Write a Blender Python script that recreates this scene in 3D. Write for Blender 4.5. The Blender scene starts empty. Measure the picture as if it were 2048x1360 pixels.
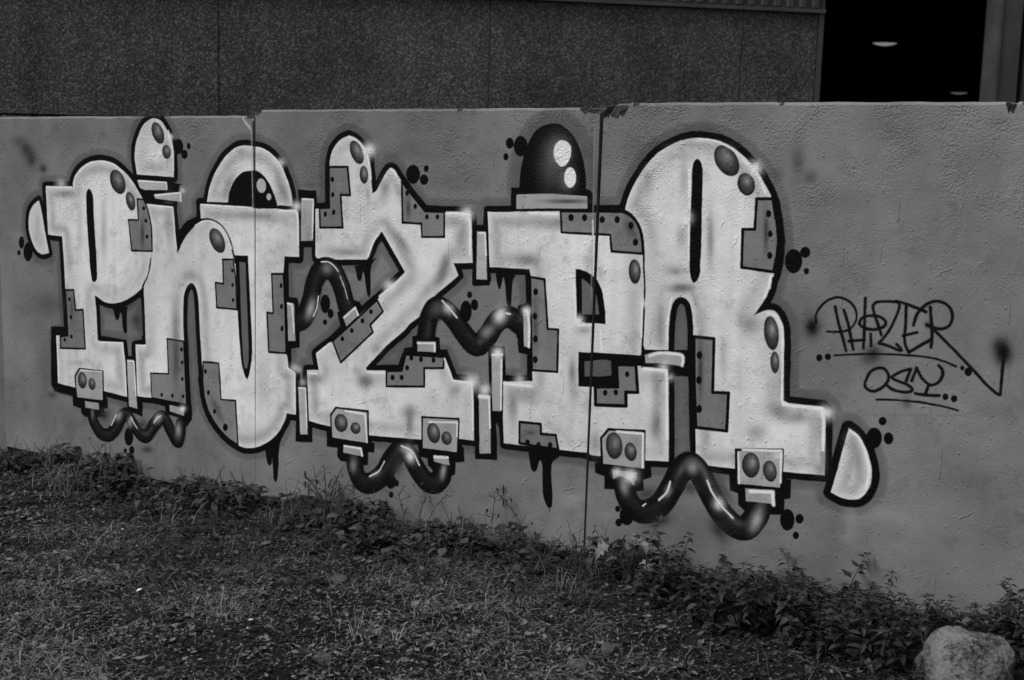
import bpy, bmesh, math, random
import numpy as np
from mathutils import Matrix, Vector, noise
from mathutils.geometry import tessellate_polygon

sc = bpy.context.scene
COL = sc.collection
rnd = random.Random(11)
rs0 = np.random.RandomState(3)

# ---------------------------------------------------------------- camera
cam = bpy.data.cameras.new('camera'); camo = bpy.data.objects.new('camera', cam); COL.objects.link(camo)
cam.sensor_width = 36; cam.lens = 47.46; cam.clip_start = .05; cam.clip_end = 2000
R_ = Vector((.84888, .527865, .027585)); U_ = Vector((-.104872, .117039, .987575)); F_ = Vector((-.518078, .841225, -.15471))
CAM = Vector((0, -4.8511, 1.75))
m = Matrix((R_, U_, -F_)).transposed().to_4x4(); m.translation = CAM
camo.matrix_world = m
cam.dof.use_dof = True; cam.dof.focus_distance = 5.5; cam.dof.aperture_fstop = 4.5
sc.camera = camo

# ---------------------------------------------------------------- overcast daylight, black and white
SUN_EL, SUN_AZ = math.radians(52), math.radians(212)      # azimuth from +Y, clockwise: behind the camera, to the left
w = bpy.data.worlds.new('World'); sc.world = w; w.use_nodes = True
nt = w.node_tree; nt.nodes.clear()
sky = nt.nodes.new('ShaderNodeTexSky'); sky.sky_type = 'NISHITA'; sky.sun_disc = False
sky.sun_elevation = SUN_EL; sky.sun_rotation = SUN_AZ; sky.air_density = 1.0; sky.dust_density = 5.0; sky.ozone_density = 1.0
bw = nt.nodes.new('ShaderNodeRGBToBW'); bg = nt.nodes.new('ShaderNodeBackground'); wo = nt.nodes.new('ShaderNodeOutputWorld')
bg.inputs['Strength'].default_value = .12
nt.links.new(sky.outputs[0], bw.inputs[0]); nt.links.new(bw.outputs[0], bg.inputs['Color']); nt.links.new(bg.outputs[0], wo.inputs['Surface'])
sl = bpy.data.lights.new('sun', 'SUN'); sl.energy = 1.5; sl.angle = math.radians(14); sl.color = (1, 1, 1)
so = bpy.data.objects.new('sun', sl); COL.objects.link(so)
to_sun = Vector((math.sin(SUN_AZ)*math.cos(SUN_EL), math.cos(SUN_AZ)*math.cos(SUN_EL), math.sin(SUN_EL)))
so.location = (-3, -8, 9); so.rotation_euler = to_sun.to_track_quat('Z', 'Y').to_euler()
vs = sc.view_settings; vs.view_transform = 'Standard'; vs.look = 'None'; vs.exposure = -.02; vs.gamma = 1; vs.use_curve_mapping = False

# ---------------------------------------------------------------- helpers
def tag(o, label=None, cat=None, group=None, kind=None):
    for k, v in (('label', label), ('category', cat), ('group', group), ('kind', kind)):
        if v: o[k] = v
    return o
def mesh_obj(name, verts, faces, mats, parent=None, loc=(0, 0, 0), smooth=False, fmat=None):
    me = bpy.data.meshes.new(name); me.from_pydata([tuple(v) for v in verts], [], faces)
    for mt in (mats if isinstance(mats, (list, tuple)) else [mats]): me.materials.append(mt)
    if fmat is not None: me.polygons.foreach_set('material_index', np.array(fmat, np.int32))
    if smooth: me.polygons.foreach_set('use_smooth', np.ones(len(me.polygons), bool))
    me.update()
    o = bpy.data.objects.new(name, me); COL.objects.link(o); o.location = loc
    if parent: o.parent = parent
    return o
def empty(name, loc=(0, 0, 0), rz=0):
    o = bpy.data.objects.new(name, None); COL.objects.link(o); o.location = loc; o.rotation_euler = (0, 0, rz); o.empty_display_size = .1
    return o
def tri_mesh(name, V, T, mat, shade=None, parent=None, smooth=False):
    """fast numpy triangle mesh"""
    me = bpy.data.meshes.new(name); n, t = len(V), len(T)
    me.vertices.add(n); me.vertices.foreach_set('co', V.astype(np.float32).ravel())
    me.loops.add(t*3); me.loops.foreach_set('vertex_index', T.astype(np.int32).ravel())
    me.polygons.add(t); me.polygons.foreach_set('loop_start', np.arange(0, t*3, 3, dtype=np.int32))
    if smooth: me.polygons.foreach_set('use_smooth', np.ones(t, bool))
    if shade is not None:
        a = me.attributes.new('shade', 'FLOAT', 'POINT'); a.data.foreach_set('value', shade.astype(np.float32))
    me.materials.append(mat); me.update(calc_edges=True); me.validate()
    o = bpy.data.objects.new(name, me); COL.objects.link(o)
    if parent: o.parent = parent
    return o
class NT:
    def __init__(s, name):
        s.m = bpy.data.materials.new(name); s.m.use_nodes = True; s.t = s.m.node_tree
        s.b = s.t.nodes['Principled BSDF']
    def n(s, kind, **kw):
        nd = s.t.nodes.new('ShaderNode'+kind)
        for k, v in kw.items():
            if k in nd.inputs: nd.inputs[k].default_value = v
            else: setattr(nd, k, v)
        return nd
    def l(s, a, b): s.t.links.new(a, b)
    def pos(s): return s.n('NewGeometry').outputs['Position']
    def noise(s, scale, detail=4, rough=.6, vec=None):
        nd = s.n('TexNoise', Scale=scale, Detail=detail, Roughness=rough); s.l(vec or s.pos(), nd.inputs['Vector']); return nd.outputs['Fac']
    def ramp(s, fac, *stops):
        nd = s.n('ValToRGB'); e = nd.color_ramp.elements
        while len(e) < len(stops): e.new(.5)
        for el, (p, v) in zip(e, stops): el.position = p; el.color = (v, v, v, 1)
        s.l(fac, nd.inputs['Fac']); return nd.outputs['Color']
    def math(s, op, a, b=None, clamp=False):
        nd = s.n('Math', operation=op, use_clamp=clamp)
        for i, v in enumerate((a, b)):
            if v is None: continue
            if isinstance(v, (int, float)): nd.inputs[i].default_value = v
            else: s.l(v, nd.inputs[i])
        return nd.outputs[0]
    def bump(s, h, strength, dist, prev=None):
        nd = s.n('Bump', Strength=strength, Distance=dist); s.l(h, nd.inputs['Height'])
        if prev: s.l(prev, nd.inputs['Normal'])
        return nd.outputs['Normal']
    def done(s, col=None, rough=.8, normal=None, spec=.3):
        if col is not None:
            if isinstance(col, (int, float)): s.b.inputs['Base Color'].default_value = (col, col, col, 1)
            else: s.l(col, s.b.inputs['Base Color'])
        if isinstance(rough, (int, float)): s.b.inputs['Roughness'].default_value = rough
        else: s.l(rough, s.b.inputs['Roughness'])
        s.b.inputs['Specular IOR Level'].default_value = spec
        if normal: s.l(normal, s.b.inputs['Normal'])
        return s.m

# ---------------------------------------------------------------- the wall painting: flat print, in millimetres on the wall
OPS=[
('H',66,[(-5940,1373),(-5725,1383),(-5726,1403),(-5721,1416),(-5716,1429),(-5709,1443),(-5698,1455),(-5684,1468),(-5669,1480),(-5651,1491),(-5632,1502),(-5611,1511),(-5589,1518),(-5567,1523),(-5544,1526),(-5522,1528),(-5500,1528),(-5479,1527),(-5460,1525),(-5442,1522),(-5424,1518),(-5405,1512),(-5387,1504),(-5369,1495),(-5351,1485),(-5333,1474),(-5315,1462),(-5297,1447),(-5278,1430),(-5262,1414),(-5249,1401),(-5239,1388),(-5227,1374),(-5212,1356),(-5197,1336),(-5183,1317),(-5174,1300),(-5168,1284),(-5162,1267),(-5157,1249),(-5153,1230),(-5150,1211),(-5148,1193),(-5146,1174),(-5146,1154),(-5145,1134),(-5144,1112),(-5145,1091),(-5149,1070),(-5154,1050),(-5158,1033),(-5159,1023),(-5158,1016),(-5160,1007),(-5166,991),(-5173,972),(-5182,954),(-5190,938),(-5200,922),(-5210,907),(-5221,894),(-5233,882),(-5247,872),(-5261,861),(-5277,851),(-5293,842),(-5311,832),(-5329,822),(-5349,814),(-5370,806),(-5393,800),(-5415,795),(-5434,791),(-5453,790),(-5471,789),(-5488,791),(-5504,794),(-5518,798),(-5530,803),(-5541,809),(-5551,813),(-5559,816),(-5567,819),(-5575,821),(-5567,744),(-5560,585),(-5543,580),(-5368,592),(-5355,468),(-5345,306),(-5512,315),(-5746,305),(-5881,313),(-5886,574),(-5791,585),(-5803,830),(-5810,991),(-5820,1117),(-5931,1118)]),
('H',66,[(-5188,1326),(-4994,1320),(-4983,1209),(-4969,1091),(-4960,1108),(-4951,1126),(-4940,1143),(-4927,1161),(-4912,1179),(-4897,1196),(-4880,1211),(-4862,1224),(-4845,1236),(-4830,1244),(-4816,1251),(-4803,1257),(-4810,1342),(-4446,1341),(-4292,1345),(-4177,1338),(-4171,1127),(-4261,1124),(-4269,1040),(-4265,1040),(-4251,796),(-4246,652),(-4243,594),(-4193,570),(-4189,373),(-4190,368),(-4244,368),(-4248,355),(-4252,342),(-4259,326),(-4271,307),(-4284,285),(-4299,265),(-4314,248),(-4331,234),(-4347,221),(-4363,210),(-4380,200),(-4395,192),(-4410,184),(-4424,177),(-4440,171),(-4460,165),(-4481,160),(-4502,157),(-4523,156),(-4543,158),(-4564,162),(-4585,168),(-4607,177),(-4627,186),(-4644,195),(-4661,206),(-4677,217),(-4694,230),(-4712,245),(-4728,261),(-4742,277),(-4754,295),(-4766,313),(-4775,334),(-4784,357),(-4791,381),(-4796,407),(-4799,434),(-4803,462),(-4800,481),(-4803,527),(-4807,572),(-4810,614),(-4812,648),(-4815,679),(-4817,714),(-4819,760),(-4821,810),(-4824,852),(-4828,878),(-4832,896),(-4836,910),(-4841,922),(-4847,931),(-4853,937),(-4860,942),(-4867,944),(-4874,945),(-4881,943),(-4887,940),(-4893,935),(-4901,927),(-4909,916),(-4916,903),(-4922,889),(-4926,872),(-4929,849),(-4931,816),(-4932,778),(-4932,740),(-4932,706),(-4930,673),(-4928,639),(-4922,486),(-4911,320),(-5167,324),(-5268,319),(-5276,582),(-5198,600),(-5202,623),(-5204,759),(-5209,855),(-5208,901),(-5182,954),(-5168,987),(-5163,1013),(-5153,1049),(-5145,1085),(-5143,1123),(-5144,1161),(-5148,1197),(-5154,1230),(-5162,1256),(-5171,1279),(-5179,1303),(-5188,1326)]),
('H',66,[(-3992,1559),(-3991,1569),(-3990,1580),(-3988,1591),(-3985,1604),(-3980,1618),(-3974,1631),(-3966,1642),(-3958,1653),(-3949,1662),(-3940,1670),(-3930,1677),(-3920,1683),(-3908,1688),(-3896,1693),(-3884,1695),(-3872,1694),(-3860,1690),(-3848,1685),(-3836,1679),(-3824,1672),(-3812,1664),(-3802,1655),(-3792,1646),(-3783,1637),(-3776,1627),(-3770,1617),(-3765,1604),(-3762,1587),(-3760,1568),(-3757,1549),(-3750,1504),(-3744,1443),(-3723,1455),(-3713,1469),(-3704,1484),(-3694,1501),(-3683,1518),(-3673,1534),(-3663,1547),(-3654,1556),(-3646,1561),(-3636,1561),(-3625,1557),(-3614,1546),(-3604,1533),(-3595,1522),(-3586,1511),(-3576,1501),(-3531,1454),(-3475,1401),(-3451,1381),(-3348,1384),(-3218,1387),(-3208,1378),(-3195,1173),(-3295,1164),(-3269,1112),(-3291,1094),(-3314,1075),(-3341,1054),(-3366,1035),(-3384,1019),(-3399,1004),(-3413,988),(-3425,971),(-3436,952),(-3452,929),(-3486,903),(-3526,874),(-3553,843),(-3657,758),(-3770,644),(-3762,635),(-3567,656),(-3564,657),(-3544,730),(-3343,742),(-3332,743),(-3283,649),(-3188,653),(-3177,633),(-3167,391),(-3237,389),(-3460,354),(-3744,332),(-4042,344),(-4107,350),(-4120,594),(-4048,602),(-4067,678),(-3973,744),(-3795,900),(-3703,971),(-3647,1022),(-3558,1102),(-3558,1109),(-3688,1278),(-3728,1230),(-3770,1145),(-3958,1131),(-4063,1129),(-4072,1138),(-4074,1358),(-3991,1368)]),
('H',66,[(-3125,1396),(-2773,1418),(-2490,1432),(-2478,1429),(-2466,1425),(-2455,1421),(-2445,1415),(-2435,1407),(-2426,1398),(-2418,1388),(-2411,1376),(-2405,1364),(-2400,1351),(-2396,1336),(-2392,1320),(-2389,1304),(-2385,1287),(-2382,1266),(-2380,1239),(-2377,1207),(-2374,1176),(-2373,1186),(-2372,1096),(-2375,1045),(-2371,933),(-2376,859),(-2371,816),(-2374,808),(-2254,817),(-2247,714),(-2236,531),(-2233,442),(-2336,430),(-2590,414),(-2599,424),(-2746,415),(-3012,404),(-3020,515),(-3023,647),(-3023,673),(-2877,693),(-2902,1144),(-2909,1169),(-3108,1161)]),
('H',66,[(-2474,1440),(-2474,1448),(-2471,1460),(-2464,1484),(-2454,1511),(-2445,1531),(-2434,1551),(-2419,1576),(-2403,1602),(-2385,1626),(-2366,1647),(-2349,1664),(-2330,1678),(-2309,1691),(-2288,1703),(-2267,1713),(-2246,1722),(-2225,1727),(-2204,1731),(-2183,1733),(-2162,1734),(-2141,1733),(-2121,1731),(-2100,1728),(-2079,1724),(-2058,1716),(-2037,1706),(-2015,1695),(-1995,1682),(-1976,1668),(-1958,1652),(-1939,1633),(-1920,1612),(-1903,1589),(-1888,1566),(-1876,1548),(-1865,1530),(-1856,1509),(-1848,1484),(-1839,1450),(-1831,1414),(-1826,1384),(-1823,1354),(-1823,1318),(-1826,1282),(-1830,1249),(-1835,1225),(-1838,1221),(-1841,1219),(-1842,1205),(-1845,1186),(-1850,1167),(-1857,1146),(-1868,1126),(-1880,1106),(-1893,1086),(-1906,1066),(-1892,1074),(-1879,1081),(-1867,1088),(-1854,1094),(-1839,1096),(-1824,1094),(-1813,1087),(-1803,1075),(-1794,1060),(-1786,1043),(-1782,1028),(-1779,1005),(-1776,965),(-1774,919),(-1766,751),(-1763,746),(-1610,750),(-1598,740),(-1586,488),(-1746,477),(-2008,453),(-2083,451),(-2115,487),(-2134,748),(-2126,679),(-2140,803),(-2151,967),(-2153,996),(-2157,1026),(-2163,1057),(-2170,1084),(-2181,1099),(-2192,1107),(-2203,1111),(-2215,1111),(-2226,1108),(-2236,1100),(-2244,1088),(-2250,1072),(-2254,1051),(-2256,1026),(-2258,997),(-2259,965),(-2258,931),(-2257,895),(-2360,884),(-2367,903),(-2367,1030),(-2368,1106),(-2376,1206),(-2369,1126),(-2376,1194),(-2382,1256),(-2387,1306),(-2393,1345),(-2401,1370),(-2412,1389),(-2427,1407),(-2444,1422),(-2459,1431),(-2474,1439)]),
('H',66,[(-5261,1540),(-5261,1557),(-5260,1573),(-5258,1590),(-5255,1607),(-5250,1624),(-5244,1641),(-5235,1658),(-5226,1675),(-5216,1691),(-5206,1704),(-5196,1716),(-5184,1726),(-5170,1735),(-5154,1742),(-5139,1747),(-5127,1750),(-5116,1750),(-5104,1749),(-5093,1747),(-5081,1744),(-5070,1738),(-5058,1728),(-5047,1715),(-5036,1702),(-5025,1688),(-5015,1674),(-5006,1659),(-5000,1645),(-4995,1631),(-4989,1617),(-4987,1466),(-5247,1468)]),
('H',66,[(-4762,1354),(-4759,1371),(-4755,1388),(-4751,1406),(-4744,1426),(-4735,1447),(-4725,1468),(-4713,1489),(-4698,1510),(-4683,1530),(-4668,1549),(-4651,1567),(-4634,1583),(-4615,1597),(-4595,1610),(-4577,1621),(-4560,1628),(-4544,1632),(-4528,1635),(-4512,1636),(-4496,1635),(-4481,1634),(-4468,1633),(-4458,1632),(-4445,1631),(-4429,1629),(-4412,1626),(-4394,1622),(-4376,1616),(-4358,1609),(-4339,1599),(-4320,1584),(-4301,1567),(-4285,1551),(-4275,1540),(-4269,1530),(-4262,1517),(-4252,1498),(-4240,1476),(-4231,1454),(-4224,1436),(-4219,1419),(-4216,1403),(-4213,1388),(-4212,1375),(-4211,1362),(-4434,1350)]),
('H',66,[(-2972,1507),(-2971,1528),(-2970,1548),(-2968,1569),(-2965,1590),(-2960,1611),(-2955,1632),(-2948,1652),(-2940,1672),(-2933,1689),(-2926,1705),(-2919,1718),(-2910,1731),(-2898,1743),(-2883,1754),(-2869,1763),(-2855,1769),(-2841,1772),(-2828,1775),(-2814,1776),(-2800,1776),(-2786,1774),(-2774,1769),(-2762,1763),(-2750,1755),(-2738,1746),(-2726,1734),(-2714,1721),(-2703,1705),(-2692,1686),(-2683,1667),(-2675,1647),(-2668,1627),(-2663,1607),(-2659,1588),(-2656,1569),(-2653,1552),(-2653,1536),(-2653,1521),(-2653,1506)]),
('H',66,[(-5998,1297),(-5987,1268),(-5977,1234),(-5967,1188),(-5956,1135),(-5942,1079),(-5928,1021),(-5955,1013),(-5981,1008),(-6007,1015),(-6031,1029),(-6049,1049),(-6064,1074),(-6077,1103),(-6086,1134),(-6087,1165),(-6085,1195),(-6080,1218),(-6071,1239),(-6055,1260),(-6036,1278),(-6017,1289),(-5998,1297)]),
('H',66,[(-1505,682),(-1493,674),(-1481,666),(-1470,657),(-1459,646),(-1449,633),(-1439,619),(-1432,605),(-1425,590),(-1420,574),(-1415,559),(-1411,544),(-1409,529),(-1408,512),(-1409,496),(-1411,481),(-1415,467),(-1421,455),(-1427,444),(-1434,435),(-1441,428),(-1449,421),(-1459,417),(-1470,414),(-1482,412),(-1494,411),(-1508,412),(-1521,414),(-1533,418),(-1545,422),(-1558,427),(-1541,507),(-1525,587)]),
('B',0.3,0.25,-1717,1647,70.8,2.7,4.8,-74.4),
('B',0.3,0.2,-1855,1521,47.0,2.3,4.6,-76.1),
('B',0.28,0.2,-1651,1226,102.3,8.4,4.9,-75.7),
('B',0.36,0.3,-1477,334,25.8,4.7,5.3,-78.0),
('B',0.3,0.3,-1338,378,98.3,17.5,2.7,-38.0),
('B',0.3,0.25,-1252,337,82.1,15.1,5.6,-76.2),
('B',0.28,0.2,-1153,467,65.2,11.2,4.2,-55.9),
('B',0.34,0.3,-2654,210,67.4,11.6,1.3,-30.5),
('B',0.34,0.3,-2497,172,55.2,9.9,1.1,-25.7),
('B',0.05,0.3,-6093,750,147.9,13.3,-6.0,-143.2),
('B',0.06,0.35,-5987,317,77.6,9.5,-10.4,-268.2),
('B',0.08,0.3,-1109,1687,90.3,3.2,8.3,-105.2),
('B',0.09,0.3,-1168,1123,93.0,9.1,8.4,-109.4),
('B',0.09,0.3,-1073,573,119.3,19.2,8.6,-111.7),
('B',0.08,0.35,-1466,1799,96.9,2.1,3.8,-53.7),
('B',0.09,0.3,-1732,972,104.6,11.3,7.3,-117.2),
('B',0.1,0.3,-3541,1644,142.3,4.5,1.3,-66.3),
('B',0.09,0.35,-3325,1523,176.3,7.6,1.3,-54.4),
('B',0.27,0.2,-3175,1698,92.9,2.6,2.5,-85.7),
('B',0.1,0.3,-4171,1624,109.8,3.5,0.4,-93.9),
('B',0.28,0.2,-2529,1676,43.1,1.4,5.5,-122.3),
('B',0.1,0.3,-5663,1655,167.0,4.3,-2.1,-65.5),
('B',0.1,0.3,-4808,1532,93.3,3.4,-1.1,-99.6),
('B',0.12,0.3,-3028,191,172.9,28.9,3.6,-114.9),
('B',0.12,0.3,-4040,70,135.9,22.2,0.7,-100.2),
('B',0.1,0.35,-2101,181,97.3,17.9,4.4,-83.9),
('B',0.28,0.2,-1665,221,105.4,19.9,3.8,-59.8),
('B',0.09,0.35,-969,352,77.3,14.6,8.9,-111.8),
('B',0.12,0.3,-4586,7,173.3,27.9,-0.4,-78.4),
('B',0.1,0.5,-5793,92,61.4,8.6,-1.9,-56.6),
('B',0.05,0.4,-1425,950,68.1,7.7,3.9,-56.1),
('B',0.1,0.4,-1737,407,56.3,9.4,3.7,-59.6),
('O',30,[(-5940,1373),(-5725,1383),(-5726,1403),(-5721,1416),(-5716,1429),(-5709,1443),(-5698,1455),(-5684,1468),(-5669,1480),(-5651,1491),(-5632,1502),(-5611,1511),(-5589,1518),(-5567,1523),(-5544,1526),(-5522,1528),(-5500,1528),(-5479,1527),(-5460,1525),(-5442,1522),(-5424,1518),(-5405,1512),(-5387,1504),(-5369,1495),(-5351,1485),(-5333,1474),(-5315,1462),(-5297,1447),(-5278,1430),(-5262,1414),(-5249,1401),(-5239,1388),(-5227,1374),(-5212,1356),(-5197,1336),(-5183,1317),(-5174,1300),(-5168,1284),(-5162,1267),(-5157,1249),(-5153,1230),(-5150,1211),(-5148,1193),(-5146,1174),(-5146,1154),(-5145,1134),(-5144,1112),(-5145,1091),(-5149,1070),(-5154,1050),(-5158,1033),(-5159,1023),(-5158,1016),(-5160,1007),(-5166,991),(-5173,972),(-5182,954),(-5190,938),(-5200,922),(-5210,907),(-5221,894),(-5233,882),(-5247,872),(-5261,861),(-5277,851),(-5293,842),(-5311,832),(-5329,822),(-5349,814),(-5370,806),(-5393,800),(-5415,795),(-5434,791),(-5453,790),(-5471,789),(-5488,791),(-5504,794),(-5518,798),(-5530,803),(-5541,809),(-5551,813),(-5559,816),(-5567,819),(-5575,821),(-5567,744),(-5560,585),(-5543,580),(-5368,592),(-5355,468),(-5345,306),(-5512,315),(-5746,305),(-5881,313),(-5886,574),(-5791,585),(-5803,830),(-5810,991),(-5820,1117),(-5931,1118)]),
('O',30,[(-5188,1326),(-4994,1320),(-4983,1209),(-4969,1091),(-4960,1108),(-4951,1126),(-4940,1143),(-4927,1161),(-4912,1179),(-4897,1196),(-4880,1211),(-4862,1224),(-4845,1236),(-4830,1244),(-4816,1251),(-4803,1257),(-4810,1342),(-4446,1341),(-4292,1345),(-4177,1338),(-4171,1127),(-4261,1124),(-4269,1040),(-4265,1040),(-4251,796),(-4246,652),(-4243,594),(-4193,570),(-4189,373),(-4190,368),(-4244,368),(-4248,355),(-4252,342),(-4259,326),(-4271,307),(-4284,285),(-4299,265),(-4314,248),(-4331,234),(-4347,221),(-4363,210),(-4380,200),(-4395,192),(-4410,184),(-4424,177),(-4440,171),(-4460,165),(-4481,160),(-4502,157),(-4523,156),(-4543,158),(-4564,162),(-4585,168),(-4607,177),(-4627,186),(-4644,195),(-4661,206),(-4677,217),(-4694,230),(-4712,245),(-4728,261),(-4742,277),(-4754,295),(-4766,313),(-4775,334),(-4784,357),(-4791,381),(-4796,407),(-4799,434),(-4803,462),(-4800,481),(-4803,527),(-4807,572),(-4810,614),(-4812,648),(-4815,679),(-4817,714),(-4819,760),(-4821,810),(-4824,852),(-4828,878),(-4832,896),(-4836,910),(-4841,922),(-4847,931),(-4853,937),(-4860,942),(-4867,944),(-4874,945),(-4881,943),(-4887,940),(-4893,935),(-4901,927),(-4909,916),(-4916,903),(-4922,889),(-4926,872),(-4929,849),(-4931,816),(-4932,778),(-4932,740),(-4932,706),(-4930,673),(-4928,639),(-4922,486),(-4911,320),(-5167,324),(-5268,319),(-5276,582),(-5198,600),(-5202,623),(-5204,759),(-5209,855),(-5208,901),(-5182,954),(-5168,987),(-5163,1013),(-5153,1049),(-5145,1085),(-5143,1123),(-5144,1161),(-5148,1197),(-5154,1230),(-5162,1256),(-5171,1279),(-5179,1303),(-5188,1326)]),
('O',27,[(-3992,1559),(-3991,1569),(-3990,1580),(-3988,1591),(-3985,1604),(-3980,1618),(-3974,1631),(-3966,1642),(-3958,1653),(-3949,1662),(-3940,1670),(-3930,1677),(-3920,1683),(-3908,1688),(-3896,1693),(-3884,1695),(-3872,1694),(-3860,1690),(-3848,1685),(-3836,1679),(-3824,1672),(-3812,1664),(-3802,1655),(-3792,1646),(-3783,1637),(-3776,1627),(-3770,1617),(-3765,1604),(-3762,1587),(-3760,1568),(-3757,1549),(-3750,1504),(-3744,1443),(-3723,1455),(-3713,1469),(-3704,1484),(-3694,1501),(-3683,1518),(-3673,1534),(-3663,1547),(-3654,1556),(-3646,1561),(-3636,1561),(-3625,1557),(-3614,1546),(-3604,1533),(-3595,1522),(-3586,1511),(-3576,1501),(-3531,1454),(-3475,1401),(-3451,1381),(-3348,1384),(-3218,1387),(-3208,1378),(-3195,1173),(-3295,1164),(-3269,1112),(-3291,1094),(-3314,1075),(-3341,1054),(-3366,1035),(-3384,1019),(-3399,1004),(-3413,988),(-3425,971),(-3436,952),(-3452,929),(-3486,903),(-3526,874),(-3553,843),(-3657,758),(-3770,644),(-3762,635),(-3567,656),(-3564,657),(-3544,730),(-3343,742),(-3332,743),(-3283,649),(-3188,653),(-3177,633),(-3167,391),(-3237,389),(-3460,354),(-3744,332),(-4042,344),(-4107,350),(-4120,594),(-4048,602),(-4067,678),(-3973,744),(-3795,900),(-3703,971),(-3647,1022),(-3558,1102),(-3558,1109),(-3688,1278),(-3728,1230),(-3770,1145),(-3958,1131),(-4063,1129),(-4072,1138),(-4074,1358),(-3991,1368)]),
('O',27,[(-3125,1396),(-2773,1418),(-2490,1432),(-2478,1429),(-2466,1425),(-2455,1421),(-2445,1415),(-2435,1407),(-2426,1398),(-2418,1388),(-2411,1376),(-2405,1364),(-2400,1351),(-2396,1336),(-2392,1320),(-2389,1304),(-2385,1287),(-2382,1266),(-2380,1239),(-2377,1207),(-2374,1176),(-2373,1186),(-2372,1096),(-2375,1045),(-2371,933),(-2376,859),(-2371,816),(-2374,808),(-2254,817),(-2247,714),(-2236,531),(-2233,442),(-2336,430),(-2590,414),(-2599,424),(-2746,415),(-3012,404),(-3020,515),(-3023,647),(-3023,673),(-2877,693),(-2902,1144),(-2909,1169),(-3108,1161)]),
('O',27,[(-2474,1440),(-2474,1448),(-2471,1460),(-2464,1484),(-2454,1511),(-2445,1531),(-2434,1551),(-2419,1576),(-2403,1602),(-2385,1626),(-2366,1647),(-2349,1664),(-2330,1678),(-2309,1691),(-2288,1703),(-2267,1713),(-2246,1722),(-2225,1727),(-2204,1731),(-2183,1733),(-2162,1734),(-2141,1733),(-2121,1731),(-2100,1728),(-2079,1724),(-2058,1716),(-2037,1706),(-2015,1695),(-1995,1682),(-1976,1668),(-1958,1652),(-1939,1633),(-1920,1612),(-1903,1589),(-1888,1566),(-1876,1548),(-1865,1530),(-1856,1509),(-1848,1484),(-1839,1450),(-1831,1414),(-1826,1384),(-1823,1354),(-1823,1318),(-1826,1282),(-1830,1249),(-1835,1225),(-1838,1221),(-1841,1219),(-1842,1205),(-1845,1186),(-1850,1167),(-1857,1146),(-1868,1126),(-1880,1106),(-1893,1086),(-1906,1066),(-1892,1074),(-1879,1081),(-1867,1088),(-1854,1094),(-1839,1096),(-1824,1094),(-1813,1087),(-1803,1075),(-1794,1060),(-1786,1043),(-1782,1028),(-1779,1005),(-1776,965),(-1774,919),(-1766,751),(-1763,746),(-1610,750),(-1598,740),(-1586,488),(-1746,477),(-2008,453),(-2083,451),(-2115,487),(-2134,748),(-2126,679),(-2140,803),(-2151,967),(-2153,996),(-2157,1026),(-2163,1057),(-2170,1084),(-2181,1099),(-2192,1107),(-2203,1111),(-2215,1111),(-2226,1108),(-2236,1100),(-2244,1088),(-2250,1072),(-2254,1051),(-2256,1026),(-2258,997),(-2259,965),(-2258,931),(-2257,895),(-2360,884),(-2367,903),(-2367,1030),(-2368,1106),(-2376,1206),(-2369,1126),(-2376,1194),(-2382,1256),(-2387,1306),(-2393,1345),(-2401,1370),(-2412,1389),(-2427,1407),(-2444,1422),(-2459,1431),(-2474,1439)]),
('O',28,[(-5261,1540),(-5261,1557),(-5260,1573),(-5258,1590),(-5255,1607),(-5250,1624),(-5244,1641),(-5235,1658),(-5226,1675),(-5216,1691),(-5206,1704),(-5196,1716),(-5184,1726),(-5170,1735),(-5154,1742),(-5139,1747),(-5127,1750),(-5116,1750),(-5104,1749),(-5093,1747),(-5081,1744),(-5070,1738),(-5058,1728),(-5047,1715),(-5036,1702),(-5025,1688),(-5015,1674),(-5006,1659),(-5000,1645),(-4995,1631),(-4989,1617),(-4987,1466),(-5247,1468)]),
('O',28,[(-5998,1297),(-5987,1268),(-5977,1234),(-5967,1188),(-5956,1135),(-5942,1079),(-5928,1021),(-5955,1013),(-5981,1008),(-6007,1015),(-6031,1029),(-6049,1049),(-6064,1074),(-6077,1103),(-6086,1134),(-6087,1165),(-6085,1195),(-6080,1218),(-6071,1239),(-6055,1260),(-6036,1278),(-6017,1289),(-5998,1297)]),
('O',28,[(-4762,1354),(-4759,1371),(-4755,1388),(-4751,1406),(-4744,1426),(-4735,1447),(-4725,1468),(-4713,1489),(-4698,1510),(-4683,1530),(-4668,1549),(-4651,1567),(-4634,1583),(-4615,1597),(-4595,1610),(-4577,1621),(-4560,1628),(-4544,1632),(-4528,1635),(-4512,1636),(-4496,1635),(-4481,1634),(-4468,1633),(-4458,1632),(-4445,1631),(-4429,1629),(-4412,1626),(-4394,1622),(-4376,1616),(-4358,1609),(-4339,1599),(-4320,1584),(-4301,1567),(-4285,1551),(-4275,1540),(-4269,1530),(-4262,1517),(-4252,1498),(-4240,1476),(-4231,1454),(-4224,1436),(-4219,1419),(-4216,1403),(-4213,1388),(-4212,1375),(-4211,1362),(-4434,1350)]),
('O',28,[(-2984,1477),(-2811,1489),(-2646,1486),(-2643,1436),(-2982,1417)]),
('O',30,[(-1505,682),(-1493,674),(-1481,666),(-1470,657),(-1459,646),(-1449,633),(-1439,619),(-1432,605),(-1425,590),(-1420,574),(-1415,559),(-1411,544),(-1409,529),(-1408,512),(-1409,496),(-1411,481),(-1415,467),(-1421,455),(-1427,444),(-1434,435),(-1441,428),(-1449,421),(-1459,417),(-1470,414),(-1482,412),(-1494,411),(-1508,412),(-1521,414),(-1533,418),(-1545,422),(-1558,427),(-1541,507),(-1525,587)]),
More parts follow.
